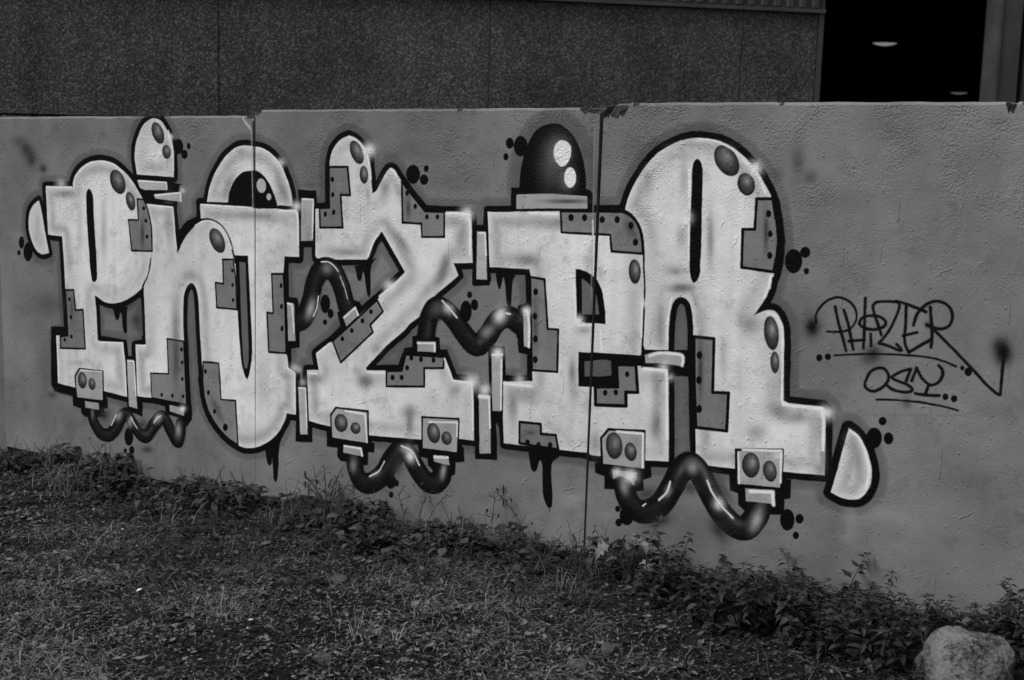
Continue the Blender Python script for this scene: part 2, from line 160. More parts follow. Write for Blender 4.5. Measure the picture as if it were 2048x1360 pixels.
('O',14,[(-5245,1437),(-5236,1440),(-5036,1439),(-5032,1399),(-5191,1392),(-5226,1400)]),
('O',18,[(-5125,1370),(-4937,1395),(-4938,1345),(-5120,1354)]),
('O',16,[(-4158,1403),(-4083,1404),(-4089,1209),(-4160,1204)]),
('O',16,[(-4245,905),(-4202,903),(-4194,727),(-4237,722)]),
('O',18,[(-4174,506),(-4127,508),(-4115,282),(-4161,276)]),
('O',16,[(-3177,1310),(-3132,1311),(-3120,1106),(-3175,1104)]),
('O',14,[(-3088,790),(-3030,796),(-3035,722),(-3033,541),(-3074,538)]),
('O',20,[(-3148,603),(-3092,602),(-3078,348),(-3136,339)]),
('O',14,[(-2933,992),(-2899,993),(-2897,833),(-2925,838)]),
('O',12,[(-5342,505),(-5291,508),(-5271,252),(-5332,257)]),
('O',22,[(-5744,367),(-5708,413),(-5524,421),(-5525,259),(-5733,249)]),
('O',22,[(-3974,396),(-3944,436),(-3754,444),(-3750,290),(-3969,285)]),
('O',22,[(-3448,459),(-3249,478),(-3252,322),(-3445,313)]),
('O',22,[(-2543,493),(-2510,535),(-2345,551),(-2341,390),(-2533,381)]),
('O',22,[(-1947,533),(-1757,562),(-1753,407),(-1937,394)]),
('O',17,[(-5670,240),(-5562,244),(-5561,207),(-5666,206)]),
('O',17,[(-5035,303),(-4931,301),(-4935,261),(-5033,271)]),
('O',17,[(-3898,266),(-3790,267),(-3780,227),(-3897,227)]),
('O',17,[(-3382,293),(-3302,301),(-3294,261),(-3379,265)]),
('O',17,[(-2485,367),(-2370,375),(-2382,317),(-2406,337),(-2452,346),(-2480,328)]),
('O',17,[(-1899,385),(-1779,397),(-1776,336),(-1794,342),(-1894,335)]),
('O',17,[(-3904,866),(-3832,925),(-3815,886),(-3885,828)]),
('O',17,[(-3483,800),(-3381,808),(-3383,762),(-3479,755)]),
('F',0.003,[(-4810,1373),(-4434,1392),(-4434,1338),(-4810,1330)]),
('F',0.003,[(-2380,882),(-2256,895),(-2148,907),(-2134,801),(-2226,792),(-2252,820),(-2354,818),(-2360,822),(-2467,810),(-2469,851),(-2379,859)]),
('F',0.003,[(-2972,1507),(-2971,1528),(-2970,1548),(-2968,1569),(-2965,1590),(-2960,1611),(-2955,1632),(-2948,1652),(-2940,1672),(-2933,1689),(-2926,1705),(-2919,1718),(-2910,1731),(-2898,1743),(-2883,1754),(-2869,1763),(-2855,1769),(-2841,1772),(-2828,1775),(-2814,1776),(-2800,1776),(-2786,1774),(-2774,1769),(-2762,1763),(-2750,1755),(-2738,1746),(-2726,1734),(-2714,1721),(-2703,1705),(-2692,1686),(-2683,1667),(-2675,1647),(-2668,1627),(-2663,1607),(-2659,1588),(-2656,1569),(-2653,1552),(-2653,1536),(-2653,1521),(-2653,1506),(-2636,1512),(-2627,1432),(-3003,1416),(-3012,1505)]),
('O',3,[(-5765,252),(-5497,279),(-5493,230),(-5524,218),(-5520,180),(-5581,164),(-5674,158),(-5699,173),(-5699,199),(-5761,205)]),
('O',3,[(-5067,300),(-4880,325),(-4879,250),(-4914,211),(-4955,247),(-5063,256)]),
('O',3,[(-3996,345),(-3718,298),(-3717,257),(-3753,251),(-3753,192),(-3793,186),(-3852,191),(-3912,185),(-3931,203),(-3931,246),(-3995,245)]),
('O',3,[(-3467,344),(-3222,352),(-3217,290),(-3264,280),(-3266,225),(-3299,214),(-3320,234),(-3374,220),(-3409,243),(-3410,275),(-3459,279)]),
('O',3,[(-2565,381),(-2312,405),(-2308,369),(-2343,347),(-2341,306),(-2392,291),(-2467,287),(-2517,282),(-2519,335),(-2563,344)]),
('O',3,[(-1969,449),(-1719,449),(-1718,380),(-1742,371),(-1739,312),(-1801,299),(-1900,299),(-1922,315),(-1927,362),(-1961,369)]),
('O',3,[(-3941,886),(-3839,953),(-3810,950),(-3795,917),(-3809,875),(-3896,823),(-3918,829)]),
('O',3,[(-3511,819),(-3484,828),(-3388,832),(-3358,830),(-3357,774),(-3320,778),(-3313,756),(-3551,735),(-3552,764),(-3510,771)]),
('O',3,[(-4178,1440),(-4072,1439),(-4064,1364),(-4078,1181),(-4169,1175)]),
('O',3,[(-4253,927),(-4183,931),(-4175,905),(-4167,697),(-4233,686)]),
('O',3,[(-4193,524),(-4124,533),(-4088,308),(-4087,250),(-4188,238),(-4185,343)]),
('O',3,[(-3195,1336),(-3121,1338),(-3107,1160),(-3097,1082),(-3196,1074),(-3193,1164)]),
('O',3,[(-3105,818),(-3025,827),(-3014,768),(-3021,498),(-3082,495)]),
('O',3,[(-3165,629),(-3093,627),(-3050,494),(-3047,325),(-3158,311)]),
('O',3,[(-2962,1011),(-2900,1022),(-2887,810),(-2946,803),(-2960,861)]),
('O',3,[(-5356,520),(-5277,529),(-5232,277),(-5235,217),(-5344,236)]),
('O',3,[(-5925,618),(-5775,633),(-5777,575),(-5867,566),(-5876,303),(-5746,299),(-5748,257),(-5908,264),(-5935,296)]),
('O',3,[(-5279,1464),(-4928,1429),(-4907,1405),(-4911,1316),(-5192,1326)]),
('G',[(-5538,773),(-5491,763),(-5439,760),(-5341,782),(-5285,807),(-5232,837),(-5222,643),(-5309,618),(-5311,542),(-5323,544),(-5334,609),(-5533,611)]),
('G',[(-3684,1219),(-3598,1116),(-3746,999),(-3746,1127)]),
('G',[(-3914,1088),(-3834,1095),(-3769,1100),(-3764,977),(-3749,976),(-3799,934),(-3810,947),(-3839,953),(-3862,1009)]),
('G',[(-4234,1084),(-4146,1094),(-4142,1173),(-4097,1177),(-4091,1107),(-4074,1101),(-4107,1035),(-4137,962),(-4168,912),(-4183,934),(-4233,933)]),
('G',[(-4028,995),(-3998,1022),(-3964,994),(-3938,950),(-3919,899),(-3941,886),(-3926,829),(-4098,698),(-4105,661),(-4093,633),(-4147,624),(-4151,542),(-4160,541),(-4166,612),(-4217,616),(-4217,685),(-4167,697),(-4163,757),(-4106,781),(-4068,838),(-4046,923)]),
('G',[(-3333,1021),(-3239,1106),(-3233,1133),(-3201,1139),(-3196,1077),(-3183,1073),(-3106,1082),(-3095,1123),(-2929,1136),(-2922,1020),(-2959,1011),(-2965,995),(-3015,1001),(-3065,980),(-3127,909),(-3171,877),(-3204,879),(-3264,934),(-3299,991)]),
('G',[(-3363,907),(-3323,889),(-3254,813),(-3200,763),(-3161,760),(-3110,785),(-3106,642),(-3145,637),(-3152,680),(-3261,681),(-3320,783),(-3357,777),(-3361,829),(-3385,832),(-3379,878)]),
('G',[(-3079,826),(-3036,872),(-2998,878),(-2960,869),(-2952,808),(-2914,804),(-2909,721),(-3012,708),(-3019,827)]),
('G',[(-3180,1427),(-3144,1429),(-3147,1342),(-3170,1340)]),
('G',[(-3691,682),(-3484,862),(-3487,827),(-3511,819),(-3510,771),(-3552,764),(-3582,692)]),
('G',[(-3056,485),(-3041,468),(-3030,386),(-3017,366),(-3046,356),(-3047,411)]),
('G',[(-2226,914),(-2229,956),(-2231,993),(-2229,1019),(-2225,1039),(-2219,1058),(-2213,1070),(-2205,1070),(-2196,1062),(-2189,1046),(-2183,1023),(-2180,995),(-2177,964),(-2175,917)]),
('G',[(-2223,790),(-2166,797),(-2148,543),(-2146,508),(-2207,478),(-2220,737)]),
('G',[(-4947,1428),(-4843,1433),(-4834,1298),(-4896,1258),(-4950,1180),(-4968,1303)]),
('F',0.7,[(-5940,1373),(-5725,1383),(-5726,1403),(-5721,1416),(-5716,1429),(-5709,1443),(-5698,1455),(-5684,1468),(-5669,1480),(-5651,1491),(-5632,1502),(-5611,1511),(-5589,1518),(-5567,1523),(-5544,1526),(-5522,1528),(-5500,1528),(-5479,1527),(-5460,1525),(-5442,1522),(-5424,1518),(-5405,1512),(-5387,1504),(-5369,1495),(-5351,1485),(-5333,1474),(-5315,1462),(-5297,1447),(-5278,1430),(-5262,1414),(-5249,1401),(-5239,1388),(-5227,1374),(-5212,1356),(-5197,1336),(-5183,1317),(-5174,1300),(-5168,1284),(-5162,1267),(-5157,1249),(-5153,1230),(-5150,1211),(-5148,1193),(-5146,1174),(-5146,1154),(-5145,1134),(-5144,1112),(-5145,1091),(-5149,1070),(-5154,1050),(-5158,1033),(-5159,1023),(-5158,1016),(-5160,1007),(-5166,991),(-5173,972),(-5182,954),(-5190,938),(-5200,922),(-5210,907),(-5221,894),(-5233,882),(-5247,872),(-5261,861),(-5277,851),(-5293,842),(-5311,832),(-5329,822),(-5349,814),(-5370,806),(-5393,800),(-5415,795),(-5434,791),(-5453,790),(-5471,789),(-5488,791),(-5504,794),(-5518,798),(-5530,803),(-5541,809),(-5551,813),(-5559,816),(-5567,819),(-5575,821),(-5567,744),(-5560,585),(-5543,580),(-5368,592),(-5355,468),(-5345,306),(-5512,315),(-5746,305),(-5881,313),(-5886,574),(-5791,585),(-5803,830),(-5810,991),(-5820,1117),(-5931,1118)]),
('F',0.7,[(-5188,1326),(-4994,1320),(-4983,1209),(-4969,1091),(-4960,1108),(-4951,1126),(-4940,1143),(-4927,1161),(-4912,1179),(-4897,1196),(-4880,1211),(-4862,1224),(-4845,1236),(-4830,1244),(-4816,1251),(-4803,1257),(-4810,1342),(-4446,1341),(-4292,1345),(-4177,1338),(-4171,1127),(-4261,1124),(-4269,1040),(-4265,1040),(-4251,796),(-4246,652),(-4243,594),(-4193,570),(-4189,373),(-4190,368),(-4244,368),(-4248,355),(-4252,342),(-4259,326),(-4271,307),(-4284,285),(-4299,265),(-4314,248),(-4331,234),(-4347,221),(-4363,210),(-4380,200),(-4395,192),(-4410,184),(-4424,177),(-4440,171),(-4460,165),(-4481,160),(-4502,157),(-4523,156),(-4543,158),(-4564,162),(-4585,168),(-4607,177),(-4627,186),(-4644,195),(-4661,206),(-4677,217),(-4694,230),(-4712,245),(-4728,261),(-4742,277),(-4754,295),(-4766,313),(-4775,334),(-4784,357),(-4791,381),(-4796,407),(-4799,434),(-4803,462),(-4800,481),(-4803,527),(-4807,572),(-4810,614),(-4812,648),(-4815,679),(-4817,714),(-4819,760),(-4821,810),(-4824,852),(-4828,878),(-4832,896),(-4836,910),(-4841,922),(-4847,931),(-4853,937),(-4860,942),(-4867,944),(-4874,945),(-4881,943),(-4887,940),(-4893,935),(-4901,927),(-4909,916),(-4916,903),(-4922,889),(-4926,872),(-4929,849),(-4931,816),(-4932,778),(-4932,740),(-4932,706),(-4930,673),(-4928,639),(-4922,486),(-4911,320),(-5167,324),(-5268,319),(-5276,582),(-5198,600),(-5202,623),(-5204,759),(-5209,855),(-5208,901),(-5182,954),(-5168,987),(-5163,1013),(-5153,1049),(-5145,1085),(-5143,1123),(-5144,1161),(-5148,1197),(-5154,1230),(-5162,1256),(-5171,1279),(-5179,1303),(-5188,1326)]),
('F',0.7,[(-3992,1559),(-3991,1569),(-3990,1580),(-3988,1591),(-3985,1604),(-3980,1618),(-3974,1631),(-3966,1642),(-3958,1653),(-3949,1662),(-3940,1670),(-3930,1677),(-3920,1683),(-3908,1688),(-3896,1693),(-3884,1695),(-3872,1694),(-3860,1690),(-3848,1685),(-3836,1679),(-3824,1672),(-3812,1664),(-3802,1655),(-3792,1646),(-3783,1637),(-3776,1627),(-3770,1617),(-3765,1604),(-3762,1587),(-3760,1568),(-3757,1549),(-3750,1504),(-3744,1443),(-3723,1455),(-3713,1469),(-3704,1484),(-3694,1501),(-3683,1518),(-3673,1534),(-3663,1547),(-3654,1556),(-3646,1561),(-3636,1561),(-3625,1557),(-3614,1546),(-3604,1533),(-3595,1522),(-3586,1511),(-3576,1501),(-3531,1454),(-3475,1401),(-3451,1381),(-3348,1384),(-3218,1387),(-3208,1378),(-3195,1173),(-3295,1164),(-3269,1112),(-3291,1094),(-3314,1075),(-3341,1054),(-3366,1035),(-3384,1019),(-3399,1004),(-3413,988),(-3425,971),(-3436,952),(-3452,929),(-3486,903),(-3526,874),(-3553,843),(-3657,758),(-3770,644),(-3762,635),(-3567,656),(-3564,657),(-3544,730),(-3343,742),(-3332,743),(-3283,649),(-3188,653),(-3177,633),(-3167,391),(-3237,389),(-3460,354),(-3744,332),(-4042,344),(-4107,350),(-4120,594),(-4048,602),(-4067,678),(-3973,744),(-3795,900),(-3703,971),(-3647,1022),(-3558,1102),(-3558,1109),(-3688,1278),(-3728,1230),(-3770,1145),(-3958,1131),(-4063,1129),(-4072,1138),(-4074,1358),(-3991,1368)]),
('F',0.7,[(-3125,1396),(-2773,1418),(-2490,1432),(-2478,1429),(-2466,1425),(-2455,1421),(-2445,1415),(-2435,1407),(-2426,1398),(-2418,1388),(-2411,1376),(-2405,1364),(-2400,1351),(-2396,1336),(-2392,1320),(-2389,1304),(-2385,1287),(-2382,1266),(-2380,1239),(-2377,1207),(-2374,1176),(-2373,1186),(-2372,1096),(-2375,1045),(-2371,933),(-2376,859),(-2371,816),(-2374,808),(-2254,817),(-2247,714),(-2236,531),(-2233,442),(-2336,430),(-2590,414),(-2599,424),(-2746,415),(-3012,404),(-3020,515),(-3023,647),(-3023,673),(-2877,693),(-2902,1144),(-2909,1169),(-3108,1161)]),
('F',0.7,[(-2474,1440),(-2474,1448),(-2471,1460),(-2464,1484),(-2454,1511),(-2445,1531),(-2434,1551),(-2419,1576),(-2403,1602),(-2385,1626),(-2366,1647),(-2349,1664),(-2330,1678),(-2309,1691),(-2288,1703),(-2267,1713),(-2246,1722),(-2225,1727),(-2204,1731),(-2183,1733),(-2162,1734),(-2141,1733),(-2121,1731),(-2100,1728),(-2079,1724),(-2058,1716),(-2037,1706),(-2015,1695),(-1995,1682),(-1976,1668),(-1958,1652),(-1939,1633),(-1920,1612),(-1903,1589),(-1888,1566),(-1876,1548),(-1865,1530),(-1856,1509),(-1848,1484),(-1839,1450),(-1831,1414),(-1826,1384),(-1823,1354),(-1823,1318),(-1826,1282),(-1830,1249),(-1835,1225),(-1838,1221),(-1841,1219),(-1842,1205),(-1845,1186),(-1850,1167),(-1857,1146),(-1868,1126),(-1880,1106),(-1893,1086),(-1906,1066),(-1892,1074),(-1879,1081),(-1867,1088),(-1854,1094),(-1839,1096),(-1824,1094),(-1813,1087),(-1803,1075),(-1794,1060),(-1786,1043),(-1782,1028),(-1779,1005),(-1776,965),(-1774,919),(-1766,751),(-1763,746),(-1610,750),(-1598,740),(-1586,488),(-1746,477),(-2008,453),(-2083,451),(-2115,487),(-2134,748),(-2126,679),(-2140,803),(-2151,967),(-2153,996),(-2157,1026),(-2163,1057),(-2170,1084),(-2181,1099),(-2192,1107),(-2203,1111),(-2215,1111),(-2226,1108),(-2236,1100),(-2244,1088),(-2250,1072),(-2254,1051),(-2256,1026),(-2258,997),(-2259,965),(-2258,931),(-2257,895),(-2360,884),(-2367,903),(-2367,1030),(-2368,1106),(-2376,1206),(-2369,1126),(-2376,1194),(-2382,1256),(-2387,1306),(-2393,1345),(-2401,1370),(-2412,1389),(-2427,1407),(-2444,1422),(-2459,1431),(-2474,1439)]),
('F',0.7,[(-5261,1540),(-5261,1557),(-5260,1573),(-5258,1590),(-5255,1607),(-5250,1624),(-5244,1641),(-5235,1658),(-5226,1675),(-5216,1691),(-5206,1704),(-5196,1716),(-5184,1726),(-5170,1735),(-5154,1742),(-5139,1747),(-5127,1750),(-5116,1750),(-5104,1749),(-5093,1747),(-5081,1744),(-5070,1738),(-5058,1728),(-5047,1715),(-5036,1702),(-5025,1688),(-5015,1674),(-5006,1659),(-5000,1645),(-4995,1631),(-4989,1617),(-4987,1466),(-5247,1468)]),
('F',0.7,[(-5998,1297),(-5987,1268),(-5977,1234),(-5967,1188),(-5956,1135),(-5942,1079),(-5928,1021),(-5955,1013),(-5981,1008),(-6007,1015),(-6031,1029),(-6049,1049),(-6064,1074),(-6077,1103),(-6086,1134),(-6087,1165),(-6085,1195),(-6080,1218),(-6071,1239),(-6055,1260),(-6036,1278),(-6017,1289),(-5998,1297)]),
('F',0.7,[(-4762,1354),(-4759,1371),(-4755,1388),(-4751,1406),(-4744,1426),(-4735,1447),(-4725,1468),(-4713,1489),(-4698,1510),(-4683,1530),(-4668,1549),(-4651,1567),(-4634,1583),(-4615,1597),(-4595,1610),(-4577,1621),(-4560,1628),(-4544,1632),(-4528,1635),(-4512,1636),(-4496,1635),(-4481,1634),(-4468,1633),(-4458,1632),(-4445,1631),(-4429,1629),(-4412,1626),(-4394,1622),(-4376,1616),(-4358,1609),(-4339,1599),(-4320,1584),(-4301,1567),(-4285,1551),(-4275,1540),(-4269,1530),(-4262,1517),(-4252,1498),(-4240,1476),(-4231,1454),(-4224,1436),(-4219,1419),(-4216,1403),(-4213,1388),(-4212,1375),(-4211,1362),(-4434,1350)]),
('F',0.7,[(-1505,682),(-1493,674),(-1481,666),(-1470,657),(-1459,646),(-1449,633),(-1439,619),(-1432,605),(-1425,590),(-1420,574),(-1415,559),(-1411,544),(-1409,529),(-1408,512),(-1409,496),(-1411,481),(-1415,467),(-1421,455),(-1427,444),(-1434,435),(-1441,428),(-1449,421),(-1459,417),(-1470,414),(-1482,412),(-1494,411),(-1508,412),(-1521,414),(-1533,418),(-1545,422),(-1558,427),(-1541,507),(-1525,587)]),
('F',0.34,[(-2984,1477),(-2811,1489),(-2646,1486),(-2643,1436),(-2982,1417)]),
('B',0.15,0.5963999999999999,-5790,1347,91.3,4.4,-0.6,-18.5),
('B',0.15,0.426,-5498,1164,23.1,1.4,-4.9,-176.5),
('B',0.15,0.284,-5679,1185,23.8,1.5,-5.7,-178.7),
('B',0.15,0.355,-5722,445,109.0,12.6,-0.7,-20.6),
('B',0.15,0.284,-5635,738,28.5,2.7,-4.2,-138.6),
('B',0.15,0.284,-6015,1165,20.0,1.2,-3.3,-82.7),
('B',0.15,0.49699999999999994,-4990,716,34.2,3.4,-2.7,-173.3),
('B',0.15,0.426,-4882,985,72.9,5.8,-0.5,-38.0),
('B',0.15,0.426,-5026,1250,34.1,2.0,-1.9,-115.8),
('B',0.15,0.355,-4879,1209,49.3,3.1,-0.5,-37.5),
('B',0.15,0.5963999999999999,-3676,1474,27.3,1.3,0.7,-39.2),
('B',0.15,0.71,-3574,1235,19.1,12.3,47.1,-50.1),
('B',0.15,0.639,-3355,1129,27.7,-6.1,-24.6,-60.9),
('B',0.15,0.5963999999999999,-3871,1169,81.1,5.8,0.2,-17.2),
('B',0.15,0.426,-3766,1436,14.0,0.7,0.4,-33.8),
('B',0.15,0.71,-3769,577,48.6,6.0,0.4,-29.5),
('B',0.15,0.639,-4082,556,44.2,5.4,0.2,-27.2),
('B',0.15,0.71,-3518,470,53.1,7.2,0.7,-34.8),
('B',0.15,0.781,-3517,424,23.9,3.3,1.4,-70.4),
('B',0.15,0.639,-3776,588,41.9,5.1,0.4,-29.5),
('B',0.15,0.49699999999999994,-3275,598,38.5,4.9,0.8,-33.8),
('B',0.15,0.568,-3706,741,27.8,3.1,0.3,-23.2),
('B',0.15,0.49699999999999994,-3266,1267,28.6,1.9,1.6,-60.4),
('B',0.15,0.639,-3348,1124,18.5,-4.1,-24.5,-60.9),
('B',0.15,0.49699999999999994,-2928,1200,52.6,3.9,0.7,-21.2),
('B',0.15,0.426,-4466,1307,177.6,10.1,0.0,-18.0),
('B',0.15,0.639,-4618,1449,28.9,-8.7,-44.0,-70.7),
('B',0.15,0.639,-4277,1435,28.3,9.1,31.5,-63.8),
('B',0.15,0.781,-2687,758,20.4,2.4,2.3,-58.8),
('B',0.15,0.568,-2641,936,39.5,4.1,0.8,-20.9),
('B',0.15,0.49699999999999994,-2914,617,101.4,13.1,1.1,-32.8),
('B',0.15,0.426,-2631,1114,17.2,1.5,3.9,-94.8),
('B',0.15,0.426,-2575,1180,16.9,1.4,1.3,-30.8),
('B',0.15,0.568,-2569,471,28.5,4.2,2.3,-53.6),
('B',0.15,0.426,-2969,550,24.6,3.3,2.8,-83.6),
('B',0.15,0.426,-2672,670,34.5,4.3,2.6,-64.4),
('B',0.15,0.71,-2100,1349,16.4,1.1,6.2,-114.1),
('B',0.15,0.49699999999999994,-2222,1351,26.1,1.7,2.3,-44.5),
('B',0.15,0.639,-2242,1212,41.4,3.2,1.0,-19.9),
('B',0.15,0.781,-2206,1148,50.9,4.3,0.9,-17.4),
('B',0.15,0.426,-2223,1585,20.8,0.9,4.1,-78.7),
('B',0.15,0.3124,-2378,1544,31.9,1.4,2.9,-59.8),
('B',0.15,0.426,-2171,1707,119.8,3.6,0.6,-12.0),
('B',0.15,0.639,-2222,1144,60.6,5.2,1.0,-19.9),
('B',0.15,0.568,-2297,1002,21.5,2.1,5.1,-102.8),
('B',0.15,0.49699999999999994,-2150,1101,12.5,4.3,19.5,-55.4),
('B',0.15,0.49699999999999994,-2301,748,24.3,3.0,3.3,-67.2),
('B',0.15,0.639,-2298,573,29.6,4.2,2.8,-57.2),
('B',0.15,0.568,-1917,1035,43.7,4.3,2.3,-39.0),
('B',0.15,0.355,-2023,901,15.4,1.7,5.0,-90.3),
('B',0.15,0.426,-1783,822,14.7,1.8,7.0,-113.8),
('B',0.15,0.5963999999999999,-1871,614,43.7,6.3,2.0,-34.7),
('B',0.15,0.49699999999999994,-1786,714,56.4,7.6,1.8,-29.2),
('B',0.15,0.71,-1598,561,13.3,2.1,3.2,-48.4),
('B',0.15,0.426,-1615,665,11.9,1.7,3.8,-58.1),
('B',0.15,0.426,-1715,690,64.3,8.9,1.3,-19.4),
('B',0.15,0.426,-1492,630,27.4,4.1,2.6,-38.1),
('B',0.15,0.426,-1463,553,18.4,2.9,3.9,-57.5),
('B',0.15,0.5963999999999999,-2294,600,21.7,3.0,3.3,-67.7),
('B',0.15,0.284,-4395,500,46.4,5.7,-0.2,-127.2),
('B',0.15,0.213,-4485,251,91.2,13.0,-0.1,-38.1),
('B',0.15,0.213,-4517,435,91.3,11.6,-0.2,-37.9),
('B',0.15,0.355,-2782,1361,107.0,6.5,0.8,-20.7),
('B',0.15,0.49699999999999994,-2910,1206,68.8,5.2,0.9,-26.4),
('B',0.15,0.426,-2624,1228,33.7,2.5,1.3,-30.9),
('L',4.1,0.003,1.0,0.35,[(-5253,1408),(-5242,1394),(-5230,1380),(-5218,1365),(-5206,1350),(-5194,1333),(-5183,1317),(-5175,1300),(-5168,1284),(-5162,1267),(-5156,1249),(-5152,1230),(-5148,1211),(-5146,1193),(-5145,1174),(-5145,1155),(-5145,1134),(-5145,1112),(-5145,1091)]),
('L',4.6,0.003,1.0,0.35,[(-5155,1046),(-5162,1019),(-5167,1000),(-5163,1013),(-5158,1026),(-5161,1011),(-5168,987),(-5176,966),(-5186,944),(-5202,922),(-5219,900)]),
('L',6.1,0.003,1.0,0.35,[(-4958,1110),(-4953,1121),(-4948,1131),(-4940,1143),(-4928,1159),(-4913,1178),(-4897,1196),(-4880,1211),(-4862,1226),(-4845,1239),(-4830,1249),(-4816,1257),(-4802,1263),(-4789,1267),(-4775,1268),(-4760,1269),(-4744,1268),(-4727,1266),(-4710,1262),(-4696,1258),(-4682,1251),(-4669,1244),(-4657,1235),(-4647,1225),(-4636,1213),(-4626,1200),(-4616,1184),(-4608,1168),(-4602,1152),(-4597,1135),(-4592,1118),(-4587,1102),(-4583,1086),(-4578,1070)]),
('F',0.003,[(-4811,1287),(-4802,1263),(-4845,1233),(-4897,1193),(-4941,1140),(-4966,1088),(-4983,1178),(-4948,1211),(-4905,1251)]),
('L',5.4,0.003,1.0,0.35,[(-4810,1347),(-4619,1354),(-4434,1347)]),
('L',5.9,0.003,1.0,0.35,[(-4434,1344),(-4292,1355),(-4292,1358),(-4209,1356)]),
('L',5.0,0.003,1.0,0.35,[(-5188,1328),(-4990,1324)]),
('L',4.2,0.003,1.0,0.35,[(-2540,1429),(-2523,1433),(-2507,1436),(-2490,1438),(-2474,1437),(-2459,1432),(-2444,1423),(-2427,1407),(-2412,1389),(-2401,1369),(-2393,1345),(-2387,1310),(-2383,1271),(-2380,1211),(-2372,1136),(-2372,1096)]),
('L',4.0,0.003,1.0,0.35,[(-2371,1045),(-2371,964),(-2373,882)]),
('L',4.1,0.003,1.0,0.35,[(-3000,1411),(-2821,1424),(-2603,1433)]),
('F',0.003,[(-5626,1326),(-5626,1345),(-5623,1358),(-5615,1373),(-5604,1380),(-5592,1374),(-5582,1360),(-5576,1348),(-5571,1322),(-5570,1263),(-5568,1192),(-5563,1125),(-5558,1062),(-5556,1012),(-5555,970),(-5553,936),(-5555,911),(-5565,896),(-5577,891),(-5587,890),(-5596,901),(-5602,933),(-5607,966),(-5608,975),(-5610,992),(-5613,1051),(-5618,1123),(-5623,1192),(-5626,1254),(-5627,1296)]),
('F',0.003,[(-2190,1610),(-2189,1627),(-2186,1639),(-2180,1650),(-2171,1655),(-2163,1652),(-2155,1643),(-2150,1633),(-2146,1612),(-2144,1571),(-2143,1516),(-2140,1445),(-2138,1371),(-2136,1304),(-2136,1249),(-2135,1219),(-2138,1200),(-2148,1181),(-2160,1171),(-2170,1181),(-2178,1202),(-2182,1229),(-2184,1270),(-2186,1339),(-2188,1417),(-2189,1496),(-2189,1562),(-2190,1593)]),
('F',0.003,[(-4581,1106),(-4494,1110),(-4491,1040),(-4489,1022),(-4482,906),(-4475,798),(-4470,713),(-4468,645),(-4472,599),(-4480,564),(-4490,524),(-4502,500),(-4516,514),(-4529,545),(-4538,574),(-4545,618),(-4553,697),(-4561,790),(-4566,881),(-4571,973)]),
('G',[(-4551,1075),(-4512,1076),(-4507,978),(-4501,849),(-4496,735),(-4492,661),(-4492,612),(-4498,573),(-4506,554),(-4516,556),(-4525,583),(-4531,647),(-4537,730),(-4541,824),(-4544,914),(-4547,979),(-4549,1036)]),
('F',0.003,[(-4623,1358),(-4620,1383),(-4615,1407),(-4604,1432),(-4590,1456),(-4572,1477),(-4553,1493),(-4534,1505),(-4513,1513),(-4489,1517),(-4465,1518),(-4445,1519),(-4425,1516),(-4405,1507),(-4386,1494),(-4370,1479),(-4355,1461),(-4341,1439),(-4328,1415),(-4316,1388),(-4304,1360),(-4442,1341),(-4546,1350)]),
('F',0.003,[(-2688,1187),(-2669,1188),(-2637,1179),(-2610,1167),(-2592,1152),(-2579,1134),(-2569,1117),(-2560,1094),(-2552,1057),(-2545,1018),(-2544,992),(-2543,970),(-2642,967),(-2674,983),(-2683,1109)]),
('G',[(-2656,1148),(-2632,1137),(-2605,1116),(-2589,1082),(-2574,1008),(-2650,1001)]),
('F',0.003,[(-2661,843),(-2596,847),(-2379,859),(-2363,883),(-2360,815),(-2399,815),(-2484,809),(-2475,718),(-2590,703),(-2655,698)]),
('F',0.2,[(-5803,830),(-5739,836),(-5727,729),(-5669,736),(-5658,527),(-5854,509),(-5853,574),(-5791,584)]),
('L',5.6,0.003,1,0.2,[(-5803,830),(-5739,836),(-5727,729),(-5669,736),(-5658,527),(-5854,509),(-5853,574),(-5791,584),(-5803,830)]),
('F',0.2,[(-5246,1344),(-5201,1344),(-5171,1292),(-5148,1211),(-5145,1085),(-5292,1077),(-5313,1234),(-5241,1237)]),
('L',4.8,0.003,1,0.2,[(-5246,1344),(-5201,1344),(-5171,1292),(-5148,1211),(-5145,1085),(-5292,1077),(-5313,1234),(-5241,1237),(-5246,1344)]),
('F',0.2,[(-5046,646),(-4930,645),(-4923,499),(-4913,320),(-5162,325),(-5169,453),(-5040,465)]),
('L',4.6,0.003,1,0.2,[(-5046,646),(-4930,645),(-4923,499),(-4913,320),(-5162,325),(-5169,453),(-5040,465),(-5046,646)]),
('F',0.2,[(-4660,1079),(-4592,1084),(-4576,997),(-4567,841),(-4701,838),(-4710,961),(-4656,960)]),
('L',5.1,0.003,1,0.2,[(-4660,1079),(-4592,1084),(-4576,997),(-4567,841),(-4701,838),(-4710,961),(-4656,960),(-4660,1079)]),
('F',0.2,[(-4797,555),(-4691,561),(-4676,379),(-4580,386),(-4564,163),(-4627,186),(-4677,217),(-4728,261),(-4766,313),(-4791,381),(-4800,462)]),
('L',4.7,0.003,1,0.2,[(-4797,555),(-4691,561),(-4676,379),(-4580,386),(-4564,163),(-4627,186),(-4677,217),(-4728,261),(-4766,313),(-4791,381),(-4800,462),(-4797,555)]),
('F',0.2,[(-4341,1034),(-4267,1040),(-4257,880),(-4248,660),(-4359,654),(-4371,845),(-4331,845)]),
('L',5.4,0.003,1,0.2,[(-4341,1034),(-4267,1040),(-4257,880),(-4248,660),(-4359,654),(-4371,845),(-4331,845),(-4341,1034)]),
('F',0.2,[(-3995,1553),(-3886,1558),(-3870,1431),(-3925,1429),(-3912,1281),(-4045,1273),(-4049,1362),(-3991,1368)]),
